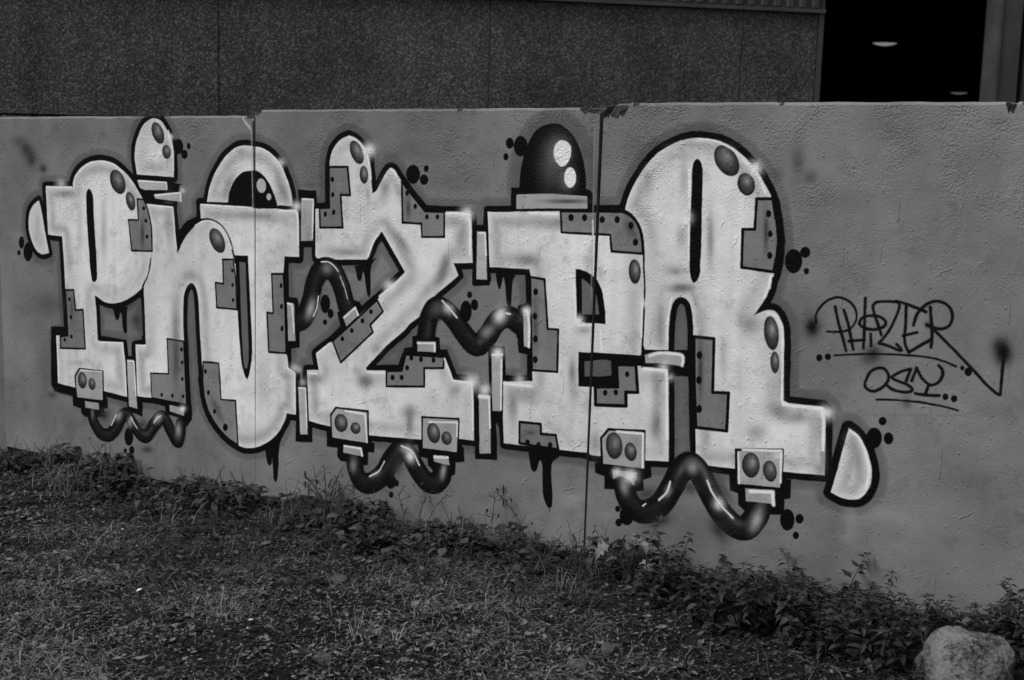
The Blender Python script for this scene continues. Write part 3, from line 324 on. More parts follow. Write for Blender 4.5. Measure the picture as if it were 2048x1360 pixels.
('L',5.7,0.003,1,0.2,[(-3995,1553),(-3886,1558),(-3870,1431),(-3925,1429),(-3912,1281),(-4045,1273),(-4049,1362),(-3991,1368),(-3995,1553)]),
('F',0.2,[(-3581,1506),(-3573,1324),(-3470,1325),(-3466,1267),(-3347,1275),(-3349,1384),(-3451,1381),(-3531,1454)]),
('L',5.5,0.003,1,0.2,[(-3581,1506),(-3573,1324),(-3470,1325),(-3466,1267),(-3347,1275),(-3349,1384),(-3451,1381),(-3531,1454),(-3581,1506)]),
('F',0.2,[(-3710,965),(-3675,917),(-3747,846),(-3730,816),(-3917,653),(-3966,748)]),
('L',5.3,0.003,1,0.2,[(-3710,965),(-3675,917),(-3747,846),(-3730,816),(-3917,653),(-3966,748),(-3710,965)]),
('F',0.2,[(-3544,733),(-3333,746),(-3338,695),(-3441,683),(-3439,599),(-3650,574),(-3651,646),(-3564,657)]),
('L',5.6,0.003,1,0.2,[(-3544,733),(-3333,746),(-3338,695),(-3441,683),(-3439,599),(-3650,574),(-3651,646),(-3564,657),(-3544,733)]),
('F',0.2,[(-2904,1136),(-2834,1131),(-2811,924),(-2760,927),(-2758,747),(-2881,740)]),
('L',5.3,0.003,1,0.2,[(-2904,1136),(-2834,1131),(-2811,924),(-2760,927),(-2758,747),(-2881,740),(-2904,1136)]),
('F',0.2,[(-2767,1419),(-2490,1432),(-2472,1427),(-2455,1421),(-2440,1411),(-2426,1398),(-2415,1382),(-2405,1364),(-2398,1343),(-2392,1320),(-2389,1296),(-2387,1270),(-2528,1270),(-2537,1336),(-2760,1332)]),
('L',5.2,0.003,1,0.2,[(-2767,1419),(-2490,1432),(-2472,1427),(-2455,1421),(-2440,1411),(-2426,1398),(-2415,1382),(-2405,1364),(-2398,1343),(-2392,1320),(-2389,1296),(-2387,1270),(-2528,1270),(-2537,1336),(-2760,1332),(-2767,1419)]),
('F',0.2,[(-2485,810),(-2397,818),(-2383,706),(-2437,700),(-2434,643),(-2575,629),(-2579,705),(-2475,718)]),
('L',7.7,0.003,1,0.2,[(-2485,810),(-2397,818),(-2383,706),(-2437,700),(-2434,643),(-2575,629),(-2579,705),(-2475,718),(-2485,810)]),
('F',0.2,[(-2936,508),(-2830,514),(-2828,471),(-2755,476),(-2740,416),(-2882,414),(-2933,415)]),
('L',5.9,0.003,1,0.2,[(-2936,508),(-2830,514),(-2828,471),(-2755,476),(-2740,416),(-2882,414),(-2933,415),(-2936,508)]),
('F',0.2,[(-1855,1516),(-1919,1513),(-1920,1397),(-1968,1394),(-1965,1248),(-1836,1241),(-1826,1297),(-1823,1354),(-1831,1414),(-1845,1474)]),
('L',6.1,0.003,1,0.2,[(-1855,1516),(-1919,1513),(-1920,1397),(-1968,1394),(-1965,1248),(-1836,1241),(-1826,1297),(-1823,1354),(-1831,1414),(-1845,1474),(-1855,1516)]),
('F',0.2,[(-2148,959),(-2063,961),(-2057,748),(-1991,754),(-1990,602),(-2121,598),(-2137,778)]),
('L',6.9,0.003,1,0.2,[(-2148,959),(-2063,961),(-2057,748),(-1991,754),(-1990,602),(-2121,598),(-2137,778),(-2148,959)]),
('B',0.04,0.9,-5213,1163,16.0,1.0,-1.7,-78.0),
('B',0.04,0.7200000000000001,-4984,556,21.7,2.4,-2.2,-146.7),
('B',0.04,0.63,-4702,322,19.0,9.2,41.7,-62.4),
('B',0.04,0.9,-1874,1388,10.8,0.7,4.9,-81.7),
('B',0.04,0.9,-2114,831,13.1,1.5,7.1,-133.4),
('B',0.04,0.7200000000000001,-2871,934,15.0,1.5,3.4,-97.8),
('B',0.04,0.7200000000000001,-2447,1366,19.4,9.5,22.8,-38.9),
('B',0.04,0.81,-3543,1392,14.8,0.8,1.0,-50.1),
('B',0.04,0.7200000000000001,-5757,726,11.7,1.1,-2.8,-82.8),
('B',0.04,0.63,-2884,468,36.0,5.2,0.4,-13.6),
('B',0.04,0.9,-2739,1461,106.0,5.5,0.4,-9.2),
('E','dot',-5773,783,10.8,1.0,-0.4,-11.5),
('E','dot',-5765,687,10.8,1.0,-0.4,-11.6),
('E','dot',-5764,583,10.8,1.2,-0.4,-11.6),
('E','dot',-5817,559,10.9,1.1,-0.4,-11.7),
('E','dot',-5200,1299,10.7,0.5,-0.2,-10.8),
('E','dot',-5187,1237,10.7,0.6,-0.2,-10.8),
('E','dot',-5180,1157,10.6,0.7,-0.3,-10.8),
('E','dot',-4946,602,9.5,1.0,-0.2,-10.9),
('E','dot',-4942,535,9.6,1.1,-0.2,-11.0),
('E','dot',-4942,450,9.6,1.2,-0.1,-11.0),
('E','dot',-4937,362,9.6,1.2,-0.1,-11.1),
('E','dot',-5014,355,9.8,1.3,-0.1,-11.1),
('E','dot',-5090,350,9.9,1.2,-0.2,-11.2),
('E','dot',-4596,1029,8.9,0.7,-0.1,-10.4),
('E','dot',-4595,959,9.0,0.7,-0.1,-10.5),
('E','dot',-4592,885,9.0,0.8,-0.1,-10.5),
('E','dot',-4781,508,10.2,1.2,-0.1,-12.8),
('E','dot',-4762,403,10.2,1.3,-0.1,-12.8),
('E','dot',-4721,312,10.1,1.3,-0.1,-12.8),
('E','dot',-4649,241,16.6,2.4,-0.1,-19.2),
('E','dot',-4282,983,9.3,0.8,0.0,-13.2),
('E','dot',-4279,883,9.3,0.9,0.0,-13.2),
('E','dot',-4276,777,9.3,0.9,0.0,-13.4),
('E','dot',-3974,1497,10.2,0.5,0.1,-12.5),
('E','dot',-3971,1428,10.2,0.5,0.2,-12.6),
('E','dot',-3965,1348,10.2,0.6,0.1,-12.6),
('E','dot',-4014,1337,10.3,0.5,0.1,-12.7),
('E','dot',-3550,1455,9.5,0.5,0.3,-12.1),
('E','dot',-3505,1400,9.4,0.5,0.2,-12.1),
('E','dot',-3441,1357,9.4,0.5,0.3,-12.1),
('E','dot',-3385,1360,9.3,0.5,0.3,-12.0),
('E','dot',-3743,909,10.7,1.0,0.2,-11.5),
('E','dot',-3792,862,10.7,1.1,0.1,-11.6),
('E','dot',-3853,810,10.8,1.1,0.1,-11.7),
('E','dot',-3908,766,11.0,1.2,0.1,-11.8),
('E','dot',-3512,721,11.0,1.2,0.3,-12.5),
('E','dot',-3460,721,10.8,1.2,0.2,-12.5),
('E','dot',-3391,725,10.7,1.2,0.3,-12.4),
('E','dot',-3535,673,11.0,1.3,0.3,-12.6),
('E','dot',-3565,626,11.1,1.3,0.2,-12.6),
('E','dot',-3616,619,11.1,1.3,0.2,-12.7),
('E','dot',-2875,1075,12.1,1.0,0.6,-15.4),
('E','dot',-2876,972,12.1,1.2,0.6,-15.4),
('E','dot',-2869,876,12.1,1.3,0.5,-15.5),
('E','dot',-2867,787,12.2,1.3,0.6,-15.6),
('E','dot',-2717,1396,12.7,0.7,0.6,-14.9),
('E','dot',-2654,1399,12.7,0.7,0.6,-14.8),
('E','dot',-2576,1395,12.4,0.7,0.6,-14.7),
('E','dot',-2508,1399,12.2,0.8,0.6,-14.5),
('E','dot',-2445,1380,12.1,0.8,0.7,-14.5),
('E','dot',-2422,1314,12.1,0.8,0.6,-14.5),
('E','dot',-2435,775,10.1,1.2,0.6,-12.9),
('E','dot',-2532,686,10.3,1.3,0.5,-13.0),
('E','dot',-2483,694,10.2,1.3,0.6,-13.0),
('E','dot',-2893,424,11.7,1.7,0.5,-14.2),
('E','dot',-2838,420,11.6,1.8,0.5,-14.1),
('E','dot',-2781,428,11.5,1.7,0.6,-14.1),
('E','dot',-1868,1459,10.3,0.6,0.9,-13.6),
('E','dot',-1857,1384,10.3,0.7,0.9,-13.7),
('E','dot',-1854,1302,10.4,0.7,0.9,-13.8),
('E','dot',-2121,889,12.1,1.3,0.9,-16.5),
('E','dot',-2118,790,12.0,1.5,0.8,-16.5),
('E','dot',-2111,674,12.1,1.7,0.9,-16.6),
('F',0.003,[(-2661,843),(-2596,847),(-2379,859),(-2367,842),(-2399,817),(-2484,809),(-2475,718),(-2590,703),(-2655,698)]),
('G',[(-2630,807),(-2537,823),(-2511,820),(-2508,761),(-2557,750),(-2627,744)]),
('T',37.9,[(-5621,195),(-5617,180),(-5614,165),(-5609,150),(-5602,136),(-5592,121),(-5580,107),(-5567,94),(-5553,85),(-5538,79),(-5523,76),(-5507,76),(-5492,79),(-5476,87),(-5460,99),(-5445,113),(-5430,128),(-5417,144),(-5406,163),(-5395,181),(-5384,195),(-5373,204),(-5364,210),(-5354,212),(-5344,211),(-5333,203),(-5323,191),(-5312,177),(-5301,164),(-5289,152),(-5277,140),(-5265,129),(-5253,121),(-5240,116),(-5228,113),(-5216,114),(-5204,118),(-5193,127),(-5182,140),(-5171,155),(-5160,170),(-5146,185),(-5132,201),(-5118,216),(-5106,226),(-5095,231),(-5086,232),(-5077,229),(-5068,224),(-5059,215),(-5050,202),(-5041,188),(-5031,174),(-5020,159),(-5007,142),(-4995,129),(-4985,122),(-4977,124),(-4972,132),(-4967,144),(-4963,156),(-4960,168),(-4958,183),(-4957,198),(-4955,212)]),
('T',52.4,[(-4183,821),(-4171,827),(-4159,832),(-4148,838),(-4137,849),(-4126,865),(-4117,885),(-4107,907),(-4099,930),(-4092,954),(-4087,980),(-4081,1005),(-4073,1026),(-4063,1045),(-4051,1061),(-4038,1074),(-4025,1083),(-4010,1087),(-3995,1087),(-3979,1083),(-3965,1076),(-3953,1065),(-3941,1050),(-3930,1033),(-3920,1016),(-3911,996),(-3904,975),(-3897,955),(-3890,937),(-3885,923),(-3880,913),(-3876,903),(-3871,892)]),
('T',49.0,[(-3436,816),(-3433,837),(-3430,858),(-3427,878),(-3424,896),(-3419,912),(-3414,926),(-3408,938),(-3401,948),(-3394,956),(-3385,962),(-3376,965),(-3365,966),(-3351,962),(-3336,956),(-3320,947),(-3304,935),(-3287,920),(-3270,901),(-3253,882),(-3236,865),(-3219,848),(-3202,832),(-3185,819),(-3169,814),(-3154,818),(-3140,830),(-3126,845),(-3112,861),(-3100,878),(-3088,898),(-3076,916),(-3063,931),(-3050,942),(-3036,949),(-3021,954),(-3007,956),(-2993,953),(-2979,947),(-2964,939),(-2950,932)]),
('T',50.3,[(-3830,207),(-3828,190),(-3826,173),(-3823,157),(-3818,143),(-3811,130),(-3802,117),(-3792,107),(-3781,101),(-3768,99),(-3755,100),(-3740,104),(-3726,110),(-3712,118),(-3697,128),(-3683,140),(-3669,155),(-3654,174),(-3640,198),(-3626,221),(-3613,240),(-3600,257),(-3588,271),(-3576,282),(-3564,289),(-3551,290),(-3539,288),(-3526,282),(-3514,273),(-3503,262),(-3493,246),(-3482,230),(-3471,216),(-3459,202),(-3447,189),(-3434,177),(-3421,169),(-3409,164),(-3397,161),(-3384,162),(-3373,165),(-3362,171),(-3352,181),(-3343,192),(-3336,203),(-3333,214),(-3332,226),(-3331,238),(-3331,250)]),
('T',50.1,[(-2431,333),(-2428,316),(-2424,299),(-2420,282),(-2414,267),(-2406,253),(-2397,240),(-2386,229),(-2374,221),(-2362,216),(-2349,213),(-2334,214),(-2320,217),(-2305,224),(-2290,233),(-2274,245),(-2260,259),(-2247,276),(-2235,296),(-2224,317),(-2214,337),(-2204,357),(-2196,377),(-2188,395),(-2179,410),(-2170,423),(-2161,435),(-2152,443),(-2143,447),(-2133,447),(-2124,444),(-2114,437),(-2104,428),(-2093,414),(-2081,397),(-2069,378),(-2057,358),(-2044,339),(-2031,318),(-2018,298),(-2004,281),(-1989,265),(-1974,251),(-1958,239),(-1943,230),(-1929,225),(-1915,222),(-1902,223),(-1890,227),(-1879,236),(-1869,249),(-1859,264),(-1852,277),(-1846,288),(-1843,299),(-1841,309),(-1838,320)]),
('F',0.38,[(-5744,367),(-5708,413),(-5524,421),(-5525,259),(-5733,249)]),
('L',5.4,0.003,1,0.2,[(-5744,367),(-5708,413),(-5524,421),(-5525,259),(-5733,249),(-5744,367)]),
('F',0.38,[(-3974,396),(-3944,436),(-3754,444),(-3750,290),(-3969,285)]),
('L',5.3,0.003,1,0.2,[(-3974,396),(-3944,436),(-3754,444),(-3750,290),(-3969,285),(-3974,396)]),
('F',0.38,[(-3448,459),(-3249,478),(-3252,322),(-3445,313)]),
('L',5.0,0.003,1,0.2,[(-3448,459),(-3249,478),(-3252,322),(-3445,313),(-3448,459)]),
('F',0.38,[(-2543,493),(-2510,535),(-2345,551),(-2341,390),(-2533,381)]),
('L',5.7,0.003,1,0.2,[(-2543,493),(-2510,535),(-2345,551),(-2341,390),(-2533,381),(-2543,493)]),
('F',0.38,[(-1947,533),(-1757,562),(-1753,407),(-1937,394)]),
('L',5.3,0.003,1,0.2,[(-1947,533),(-1757,562),(-1753,407),(-1937,394),(-1947,533)]),
('F',0.36,[(-5670,240),(-5562,244),(-5561,207),(-5666,206)]),
('F',0.36,[(-5035,303),(-4931,301),(-4935,261),(-5033,271)]),
('F',0.36,[(-3898,266),(-3790,267),(-3780,227),(-3897,227)]),
('F',0.36,[(-3382,293),(-3302,301),(-3294,261),(-3379,265)]),
('F',0.36,[(-2485,367),(-2370,375),(-2382,317),(-2406,337),(-2452,346),(-2480,328)]),
('F',0.36,[(-1899,385),(-1779,397),(-1776,336),(-1794,342),(-1894,335)]),
('F',0.36,[(-3904,866),(-3832,925),(-3815,886),(-3885,828)]),
('F',0.36,[(-3483,800),(-3381,808),(-3383,762),(-3479,755)]),
('F',0.36,[(-2359,863),(-2343,871),(-2324,878),(-2293,884),(-2258,887),(-2225,887),(-2192,885),(-2184,853),(-2187,835),(-2245,838),(-2305,836),(-2355,831)]),
('F',0.42,[(-5245,1437),(-5236,1440),(-5036,1439),(-5032,1399),(-5191,1392),(-5226,1400)]),
('F',0.42,[(-5125,1370),(-4937,1395),(-4938,1345),(-5120,1354)]),
('F',0.42,[(-4158,1403),(-4083,1404),(-4089,1209),(-4160,1204)]),
('F',0.42,[(-4245,905),(-4202,903),(-4194,727),(-4237,722)]),
('F',0.42,[(-4174,506),(-4127,508),(-4115,282),(-4161,276)]),
('F',0.42,[(-3177,1310),(-3132,1311),(-3120,1106),(-3175,1104)]),
('F',0.42,[(-3088,790),(-3030,796),(-3035,722),(-3033,541),(-3074,538)]),
('F',0.42,[(-3148,603),(-3092,602),(-3078,348),(-3136,339)]),
('F',0.42,[(-2933,992),(-2899,993),(-2897,833),(-2925,838)]),
('F',0.42,[(-5342,505),(-5291,508),(-5271,252),(-5332,257)]),
('E','dot',-6098,1014,38.1,2.7,-2.2,-52.0),
('E','dot',-6150,1061,22.4,1.5,-1.5,-34.5),
('E','dot',-6174,1003,13.5,1.0,-0.6,-15.2),
('E','dot',-4953,1617,33.4,1.0,-0.5,-37.0),
('E','dot',-4913,1580,22.6,0.7,-0.3,-22.8),
('E','dot',-4883,1621,12.6,0.4,-0.2,-15.2),
('E','dot',-3520,1539,38.0,1.5,0.8,-41.4),
('E','dot',-3461,1518,23.0,1.0,0.5,-23.0),
('E','dot',-3450,1567,13.2,0.5,0.3,-14.7),
('E','dot',-4012,920,29.2,2.7,0.3,-44.5),
('E','dot',-3980,877,18.4,1.8,0.2,-21.8),
('E','dot',-4013,833,12.6,1.3,0.1,-13.0),
('E','dot',-3225,959,30.4,2.9,1.2,-47.0),
('E','dot',-3181,992,19.1,1.7,0.7,-24.7),
('E','dot',-3208,1033,13.5,1.2,0.4,-14.7),
('E','dot',-2970,1678,34.3,1.0,1.4,-41.7),
('E','dot',-3024,1689,19.9,0.6,0.7,-23.4),
('E','dot',-3041,1632,13.4,0.4,0.5,-15.7),
('E','dot',-1759,1287,33.8,2.6,2.8,-45.9),
('E','dot',-1716,1324,19.8,1.4,1.3,-21.0),
('E','dot',-1707,1254,10.9,0.8,0.8,-13.1),
('E','dot',-2410,183,33.3,5.9,1.8,-40.1),
('E','dot',-2453,206,12.6,2.2,0.6,-13.8),
('E','dot',-2446,148,15.9,2.9,0.7,-17.1),
('E','dot',-1722,290,29.0,5.3,2.6,-42.2),
('E','dot',-1674,303,16.0,2.9,1.2,-18.7),
('E','dot',-1684,235,12.3,2.3,1.0,-14.8),
('E','dot',-1409,659,29.1,4.2,2.7,-38.7),
('E','dot',-1382,726,14.9,2.1,1.1,-16.3),
('E','dot',-1356,665,17.9,2.6,1.6,-23.3),
('E','dot',-3618,133,29.2,4.8,0.6,-35.6),
('E','dot',-3586,130,14.1,2.3,0.3,-16.0),
('E','dot',-3615,71,13.5,2.2,0.3,-14.9),
('E','dot',-5337,95,33.8,4.9,-1.1,-50.5),
('E','dot',-5317,23,20.5,3.1,-0.5,-23.3),
('E','dot',-5366,13,12.4,1.9,-0.3,-13.6),
('F',0.003,[(-5448,775),(-5440,759),(-5433,744),(-5429,728),(-5424,715),(-5416,706),(-5408,703),(-5400,709),(-5393,720),(-5388,738),(-5384,752),(-5379,746),(-5374,729),(-5373,701),(-5371,671),(-5363,651),(-5353,641),(-5343,641),(-5336,654),(-5336,691),(-5337,733),(-5334,761),(-5329,786)]),
('F',0.003,[(-4387,184),(-4383,162),(-4379,141),(-4376,121),(-4371,104),(-4364,95),(-4355,91),(-4347,96),(-4341,106),(-4339,124),(-4339,135),(-4336,115),(-4333,85),(-4332,59),(-4331,36),(-4324,21),(-4316,15),(-4309,22),(-4303,40),(-4300,71),(-4297,110),(-4296,157),(-4291,204),(-4277,239),(-4259,271)]),
('F',0.003,[(-3841,1109),(-3836,1095),(-3832,1081),(-3829,1065),(-3824,1052),(-3817,1045),(-3809,1042),(-3803,1047),(-3798,1057),(-3795,1076),(-3792,1089),(-3787,1081),(-3781,1062),(-3776,1030),(-3771,1000),(-3765,982),(-3759,975),(-3752,976),(-3748,990),(-3748,1025),(-3749,1064),(-3749,1095),(-3744,1122),(-3730,1141),(-3713,1158)]),
('F',0.003,[(-3080,1151),(-3076,1129),(-3072,1109),(-3068,1094),(-3065,1082),(-3060,1073),(-3055,1070),(-3050,1075),(-3046,1087),(-3043,1106),(-3041,1122),(-3037,1123),(-3032,1112),(-3027,1085),(-3023,1054),(-3020,1028),(-3016,1009),(-3011,1002),(-3005,1002),(-2999,1002),(-2994,1011),(-2993,1039),(-2993,1072),(-2992,1096),(-2990,1115),(-2983,1128),(-2975,1138)]),
('F',0.003,[(-2891,390),(-2887,375),(-2884,359),(-2879,337),(-2873,316),(-2864,303),(-2855,298),(-2847,307),(-2840,321),(-2838,333),(-2836,344),(-2832,353),(-2827,356),(-2822,351),(-2817,336),(-2815,305),(-2813,271),(-2812,242),(-2810,216),(-2804,192),(-2796,172),(-2785,158),(-2773,152),(-2766,157),(-2761,170),(-2760,186),(-2761,208),(-2765,242),(-2769,278),(-2771,308),(-2771,332),(-2769,348),(-2763,361),(-2747,374),(-2733,387),(-2732,398),(-2734,409)]),
('L',2.1,0.003,1.0,0.35,[(-2774,156),(-2773,137)]),
('E','bub',-5387,1424,50.6,13.6,27.2,-60.2),
('E','bub',-5296,1330,31.4,6.2,13.3,-46.6),
('E','bub',-5094,1679,38.0,9.6,23.2,-51.9),
('E','bub',-5035,1588,29.6,3.1,4.5,-33.7),
('E','bub',-4696,1169,43.1,15.6,32.1,-57.3),
('E','bub',-3835,1625,32.4,10.3,24.8,-51.2),
('E','bub',-3793,1526,24.3,2.3,4.2,-40.3),
('E','bub',-2049,1651,37.8,22.2,37.6,-54.0),
('E','bub',-1964,1565,33.3,10.0,14.4,-41.2),
('E','bub',-2420,1196,27.1,3.0,4.3,-49.5),
('E','bub',-1830,1007,28.7,5.9,11.1,-64.5),
('E','bub',-1809,896,18.1,2.7,4.2,-42.5),
('E','bub',-5686,352,34.5,5.9,3.1,-44.2),
('E','bub',-5611,341,27.5,6.1,5.6,-31.6),
('E','bub',-3912,367,39.2,9.9,8.0,-42.3),
('E','bub',-3826,354,28.9,8.2,6.4,-26.7),
('E','bub',-3384,395,34.3,10.0,10.9,-45.4),
('E','bub',-3312,381,27.0,8.0,7.2,-29.8),
('E','bub',-2481,470,38.1,8.1,6.8,-55.4),
('E','bub',-2404,456,27.2,7.7,7.7,-37.4),
('E','bub',-1882,482,36.3,8.2,6.5,-49.2),
('E','bub',-1803,470,26.8,8.9,10.0,-40.1),
('B',0.1,0.7,-2810,1611,61.6,2.3,3.6,-93.8),
('B',0.26,0.6,-2782,1663,47.9,1.6,2.1,-53.9),
('B',0.26,0.6,-2739,1548,34.1,1.5,1.5,-38.5),
('F',0.86,[(-2806,1683),(-2797,1697),(-2784,1706),(-2769,1708),(-2754,1705),(-2740,1697),(-2730,1685),(-2727,1666),(-2729,1645),(-2736,1628),(-2745,1614),(-2756,1605),(-2768,1602),(-2779,1604),(-2789,1612),(-2800,1625),(-2808,1642),(-2810,1663)]),
('E','glint',-2728,1559,27.4,1.1,1.6,-41.0),
('E','glint2',-4406,1449,29.1,3.7,4.7,-33.4),
('E','glint2',-4359,1399,14.7,0.7,0.0,-16.0),
('B',0.5,0.7,-4099,888,21.7,-2.4,-14.2,-43.4),
('B',0.25,0.7,-4002,1084,27.2,2.2,0.2,-23.3),
('B',0.6,0.8,-3318,962,22.9,-13.6,-15.2,-17.0),
('B',0.12,0.6,-3378,950,29.4,2.8,0.7,-26.8),
('B',0.8,0.95,-3048,960,26.4,-5.6,-12.3,-32.3),
('B',0.3,0.7,-3113,883,24.5,20.4,16.8,-14.8),
('B',0.85,0.95,-3511,271,21.6,9.9,12.0,-24.4),
('B',0.45,0.7,-3536,299,30.7,4.6,0.4,-18.7),
('B',0.4,0.7,-3327,227,13.9,0.2,-5.9,-33.1),
('B',0.25,0.7,-3837,176,19.1,3.0,0.4,-33.9),
('B',0.2,0.7,-3705,155,27.3,17.4,7.4,-9.1),
('B',0.28,0.9,-2126,434,21.8,3.5,1.3,-24.5),
('B',0.3,0.8,-2229,317,13.6,-2.4,-7.4,-23.1),
('B',0.75,0.9,-2006,306,21.3,3.7,1.4,-24.4),
('B',0.3,0.8,-2427,302,16.1,6.7,9.6,-27.1),
('B',0.42,0.85,-1846,268,19.9,-3.4,-12.1,-41.0),
('B',0.35,0.8,-5409,195,19.0,-2.4,-13.1,-26.2),
('B',0.35,0.8,-5325,174,18.3,2.6,-0.6,-25.7),
('B',0.4,0.8,-5120,224,21.2,-6.1,-18.0,-24.6),
('B',0.35,0.8,-4975,182,19.1,2.7,-0.5,-36.2),
('B',0.2,0.7,-5611,178,11.5,1.5,-0.8,-26.2),
('L',2.6,0.86,0.82,0.5,[(-4036,1114),(-4028,1115),(-4020,1116),(-4011,1117),(-4003,1118),(-3995,1117),(-3987,1115),(-3979,1112),(-3972,1108),(-3964,1104),(-3958,1100),(-3953,1095),(-3948,1091),(-3944,1087),(-3940,1082),(-3936,1078)]),
('L',2.0,0.86,0.82,0.5,[(-3924,1056),(-3919,1046),(-3914,1036),(-3908,1026),(-3903,1016),(-3898,1006),(-3894,996),(-3890,986),(-3886,976),(-3883,965),(-3879,955)]),
('L',3.0,0.86,0.82,0.5,[(-4052,952),(-4054,941),(-4055,930),(-4057,919),(-4058,908),(-4061,898),(-4065,888),(-4069,880),(-4074,871),(-4079,863),(-4083,854)]),
('L',3.3,0.86,0.82,0.5,[(-3351,995),(-3341,987),(-3332,979),(-3322,972),(-3313,964),(-3304,957),(-3297,951),(-3290,945),(-3284,939),(-3277,933),(-3271,927)]),
('L',4.3,0.86,0.9,0.5,[(-3017,971),(-2998,969)]),
('L',3.4,0.86,0.82,0.5,[(-3561,310),(-3548,307),(-3536,305),(-3523,302),(-3511,299),(-3501,293),(-3491,284),(-3482,273),(-3474,260),(-3466,247),(-3458,235)]),
('L',2.9,0.86,0.82,0.5,[(-3741,137),(-3731,143),(-3720,149),(-3710,155),(-3700,161),(-3690,169),(-3682,178),(-3675,189),(-3669,200),(-3662,211),(-3655,222)]),
('L',3.9,0.86,0.82,0.5,[(-2267,276),(-2260,284),(-2253,291),(-2246,298),(-2240,305),(-2235,313),(-2231,322),(-2228,331),(-2225,341),(-2223,350),(-2221,360)]),
('L',3.8,0.86,0.82,0.5,[(-2061,391),(-2056,381),(-2051,371),(-2046,361),(-2041,351),(-2034,342),(-2027,333),(-2020,324),(-2012,315),(-2003,306),(-1995,298),(-1985,289),(-1975,281),(-1965,274),(-1955,266),(-1945,258)]),
('L',2.9,0.86,0.82,0.5,[(-5428,199),(-5433,192),(-5437,185),(-5441,178),(-5445,171),(-5449,164),(-5453,158),(-5457,153),(-5461,147),(-5464,142),(-5468,137)]),
('L',3.1,0.86,0.82,0.5,[(-5319,200),(-5315,194),(-5310,188),(-5305,183),(-5300,177),(-5296,171),(-5291,166),(-5286,161),(-5281,156),(-5276,152),(-5272,147)]),
('L',3.1,0.86,0.82,0.5,[(-5150,194),(-5145,200),(-5140,207),(-5135,214),(-5130,220),(-5125,225),(-5120,229),(-5115,231),(-5109,233),(-5104,235),(-5099,237)]),
('L',3.2,0.86,0.9,0.5,[(-5935,1374),(-5735,1381)]),
('L',2.4,0.86,0.82,0.5,[(-5720,1387),(-5717,1397),(-5714,1408),(-5711,1418),(-5707,1428),(-5701,1438),(-5693,1448),(-5684,1458),(-5674,1467),(-5662,1476),(-5650,1484),(-5636,1492),(-5622,1500),(-5606,1507),(-5590,1513),(-5573,1518),(-5555,1521),(-5536,1523),(-5516,1525),(-5497,1525),(-5479,1524),(-5463,1523),(-5448,1521),(-5434,1518),(-5420,1514),(-5406,1509),(-5391,1503),(-5377,1494),(-5362,1485),(-5348,1476),(-5333,1468)]),
('L',3.1,0.86,0.9,0.5,[(-5161,1317),(-4996,1315),(-4986,1209),(-4974,1109)]),
('L',3.0,0.86,0.9,0.5,[(-5239,1436),(-5040,1436),(-5037,1404)]),
('L',3.7,0.86,0.9,0.5,[(-5122,1369),(-4943,1390),(-4939,1348)]),
('L',3.2,0.86,0.9,0.5,[(-5023,1693),(-5000,1641),(-4989,1592),(-4989,1500)]),
('L',3.0,0.86,0.82,0.5,[(-4433,1629),(-4424,1627),(-4415,1625),(-4406,1624),(-4396,1621),(-4386,1618),(-4375,1613),(-4363,1608),(-4351,1602),(-4339,1595),(-4328,1587),(-4317,1579),(-4306,1570),(-4296,1560),(-4286,1549),(-4277,1537),(-4269,1524),(-4262,1510),(-4256,1495),(-4249,1480),(-4243,1466)]),
('L',3.2,0.86,0.9,0.5,[(-4802,1339),(-4470,1342)]),
('L',3.1,0.86,0.82,0.5,[(-4845,1233),(-4835,1238),(-4825,1243),(-4814,1248),(-4804,1253),(-4794,1256),(-4784,1259),(-4774,1261),(-4764,1262),(-4754,1263),(-4744,1262),(-4732,1261),(-4721,1259),(-4709,1256),(-4697,1252),(-4686,1247),(-4675,1241),(-4665,1234),(-4655,1226),(-4645,1217),(-4636,1206),(-4628,1194),(-4621,1180),(-4614,1165),(-4607,1150),(-4600,1136)]),
('L',4.1,0.86,0.9,0.5,[(-5879,570),(-5875,441),(-5875,324)]),
('L',3.4,0.86,0.9,0.5,[(-5543,575),(-5373,589),(-5357,487),(-5350,315)]),
('L',3.4,0.86,0.9,0.5,[(-5273,588),(-5203,593)]),
('L',3.4,0.86,0.9,0.5,[(-5336,498),(-5290,500),(-5279,318)]),
('L',2.7,0.86,0.9,0.5,[(-5699,407),(-5533,418)]),
('L',3.6,0.86,0.9,0.5,[(-4247,645),(-4240,589),(-4196,570),(-4192,375)]),
('L',3.6,0.86,0.9,0.5,[(-4168,501),(-4130,505),(-4120,315)]),
('L',4.1,0.86,0.9,0.5,[(-3981,738),(-4061,680)]),
('L',3.5,0.86,0.9,0.5,[(-4112,580),(-4059,584)]),
('L',4.8,0.86,0.82,0.5,[(-3880,1694),(-3871,1691),(-3862,1689),(-3853,1687),(-3843,1683),(-3834,1679),(-3824,1672),(-3814,1664),(-3804,1655),(-3794,1646),(-3783,1637)]),
('L',4.5,0.86,0.9,0.5,[(-3770,1604),(-3760,1560),(-3753,1510)]),
('L',5.0,0.86,0.9,0.5,[(-3644,1557),(-3625,1551),(-3609,1527)]),
('L',3.5,0.86,0.9,0.5,[(-4155,1399),(-4087,1400),(-4092,1221)]),
('L',4.7,0.86,0.9,0.5,[(-4292,1337),(-4189,1343),(-4179,1300),(-4177,1183)]),
('L',4.5,0.86,0.9,0.5,[(-3720,1256),(-3745,1207),(-3764,1160)]),
('L',4.5,0.86,0.9,0.5,[(-3696,983),(-3578,1074)]),
('L',3.6,0.86,0.9,0.5,[(-4240,900),(-4215,900),(-4202,765)]),
('L',4.6,0.86,0.9,0.5,[(-3900,867),(-3835,918),(-3818,887)]),
('L',4.6,0.86,0.9,0.5,[(-3762,627),(-3662,635)]),
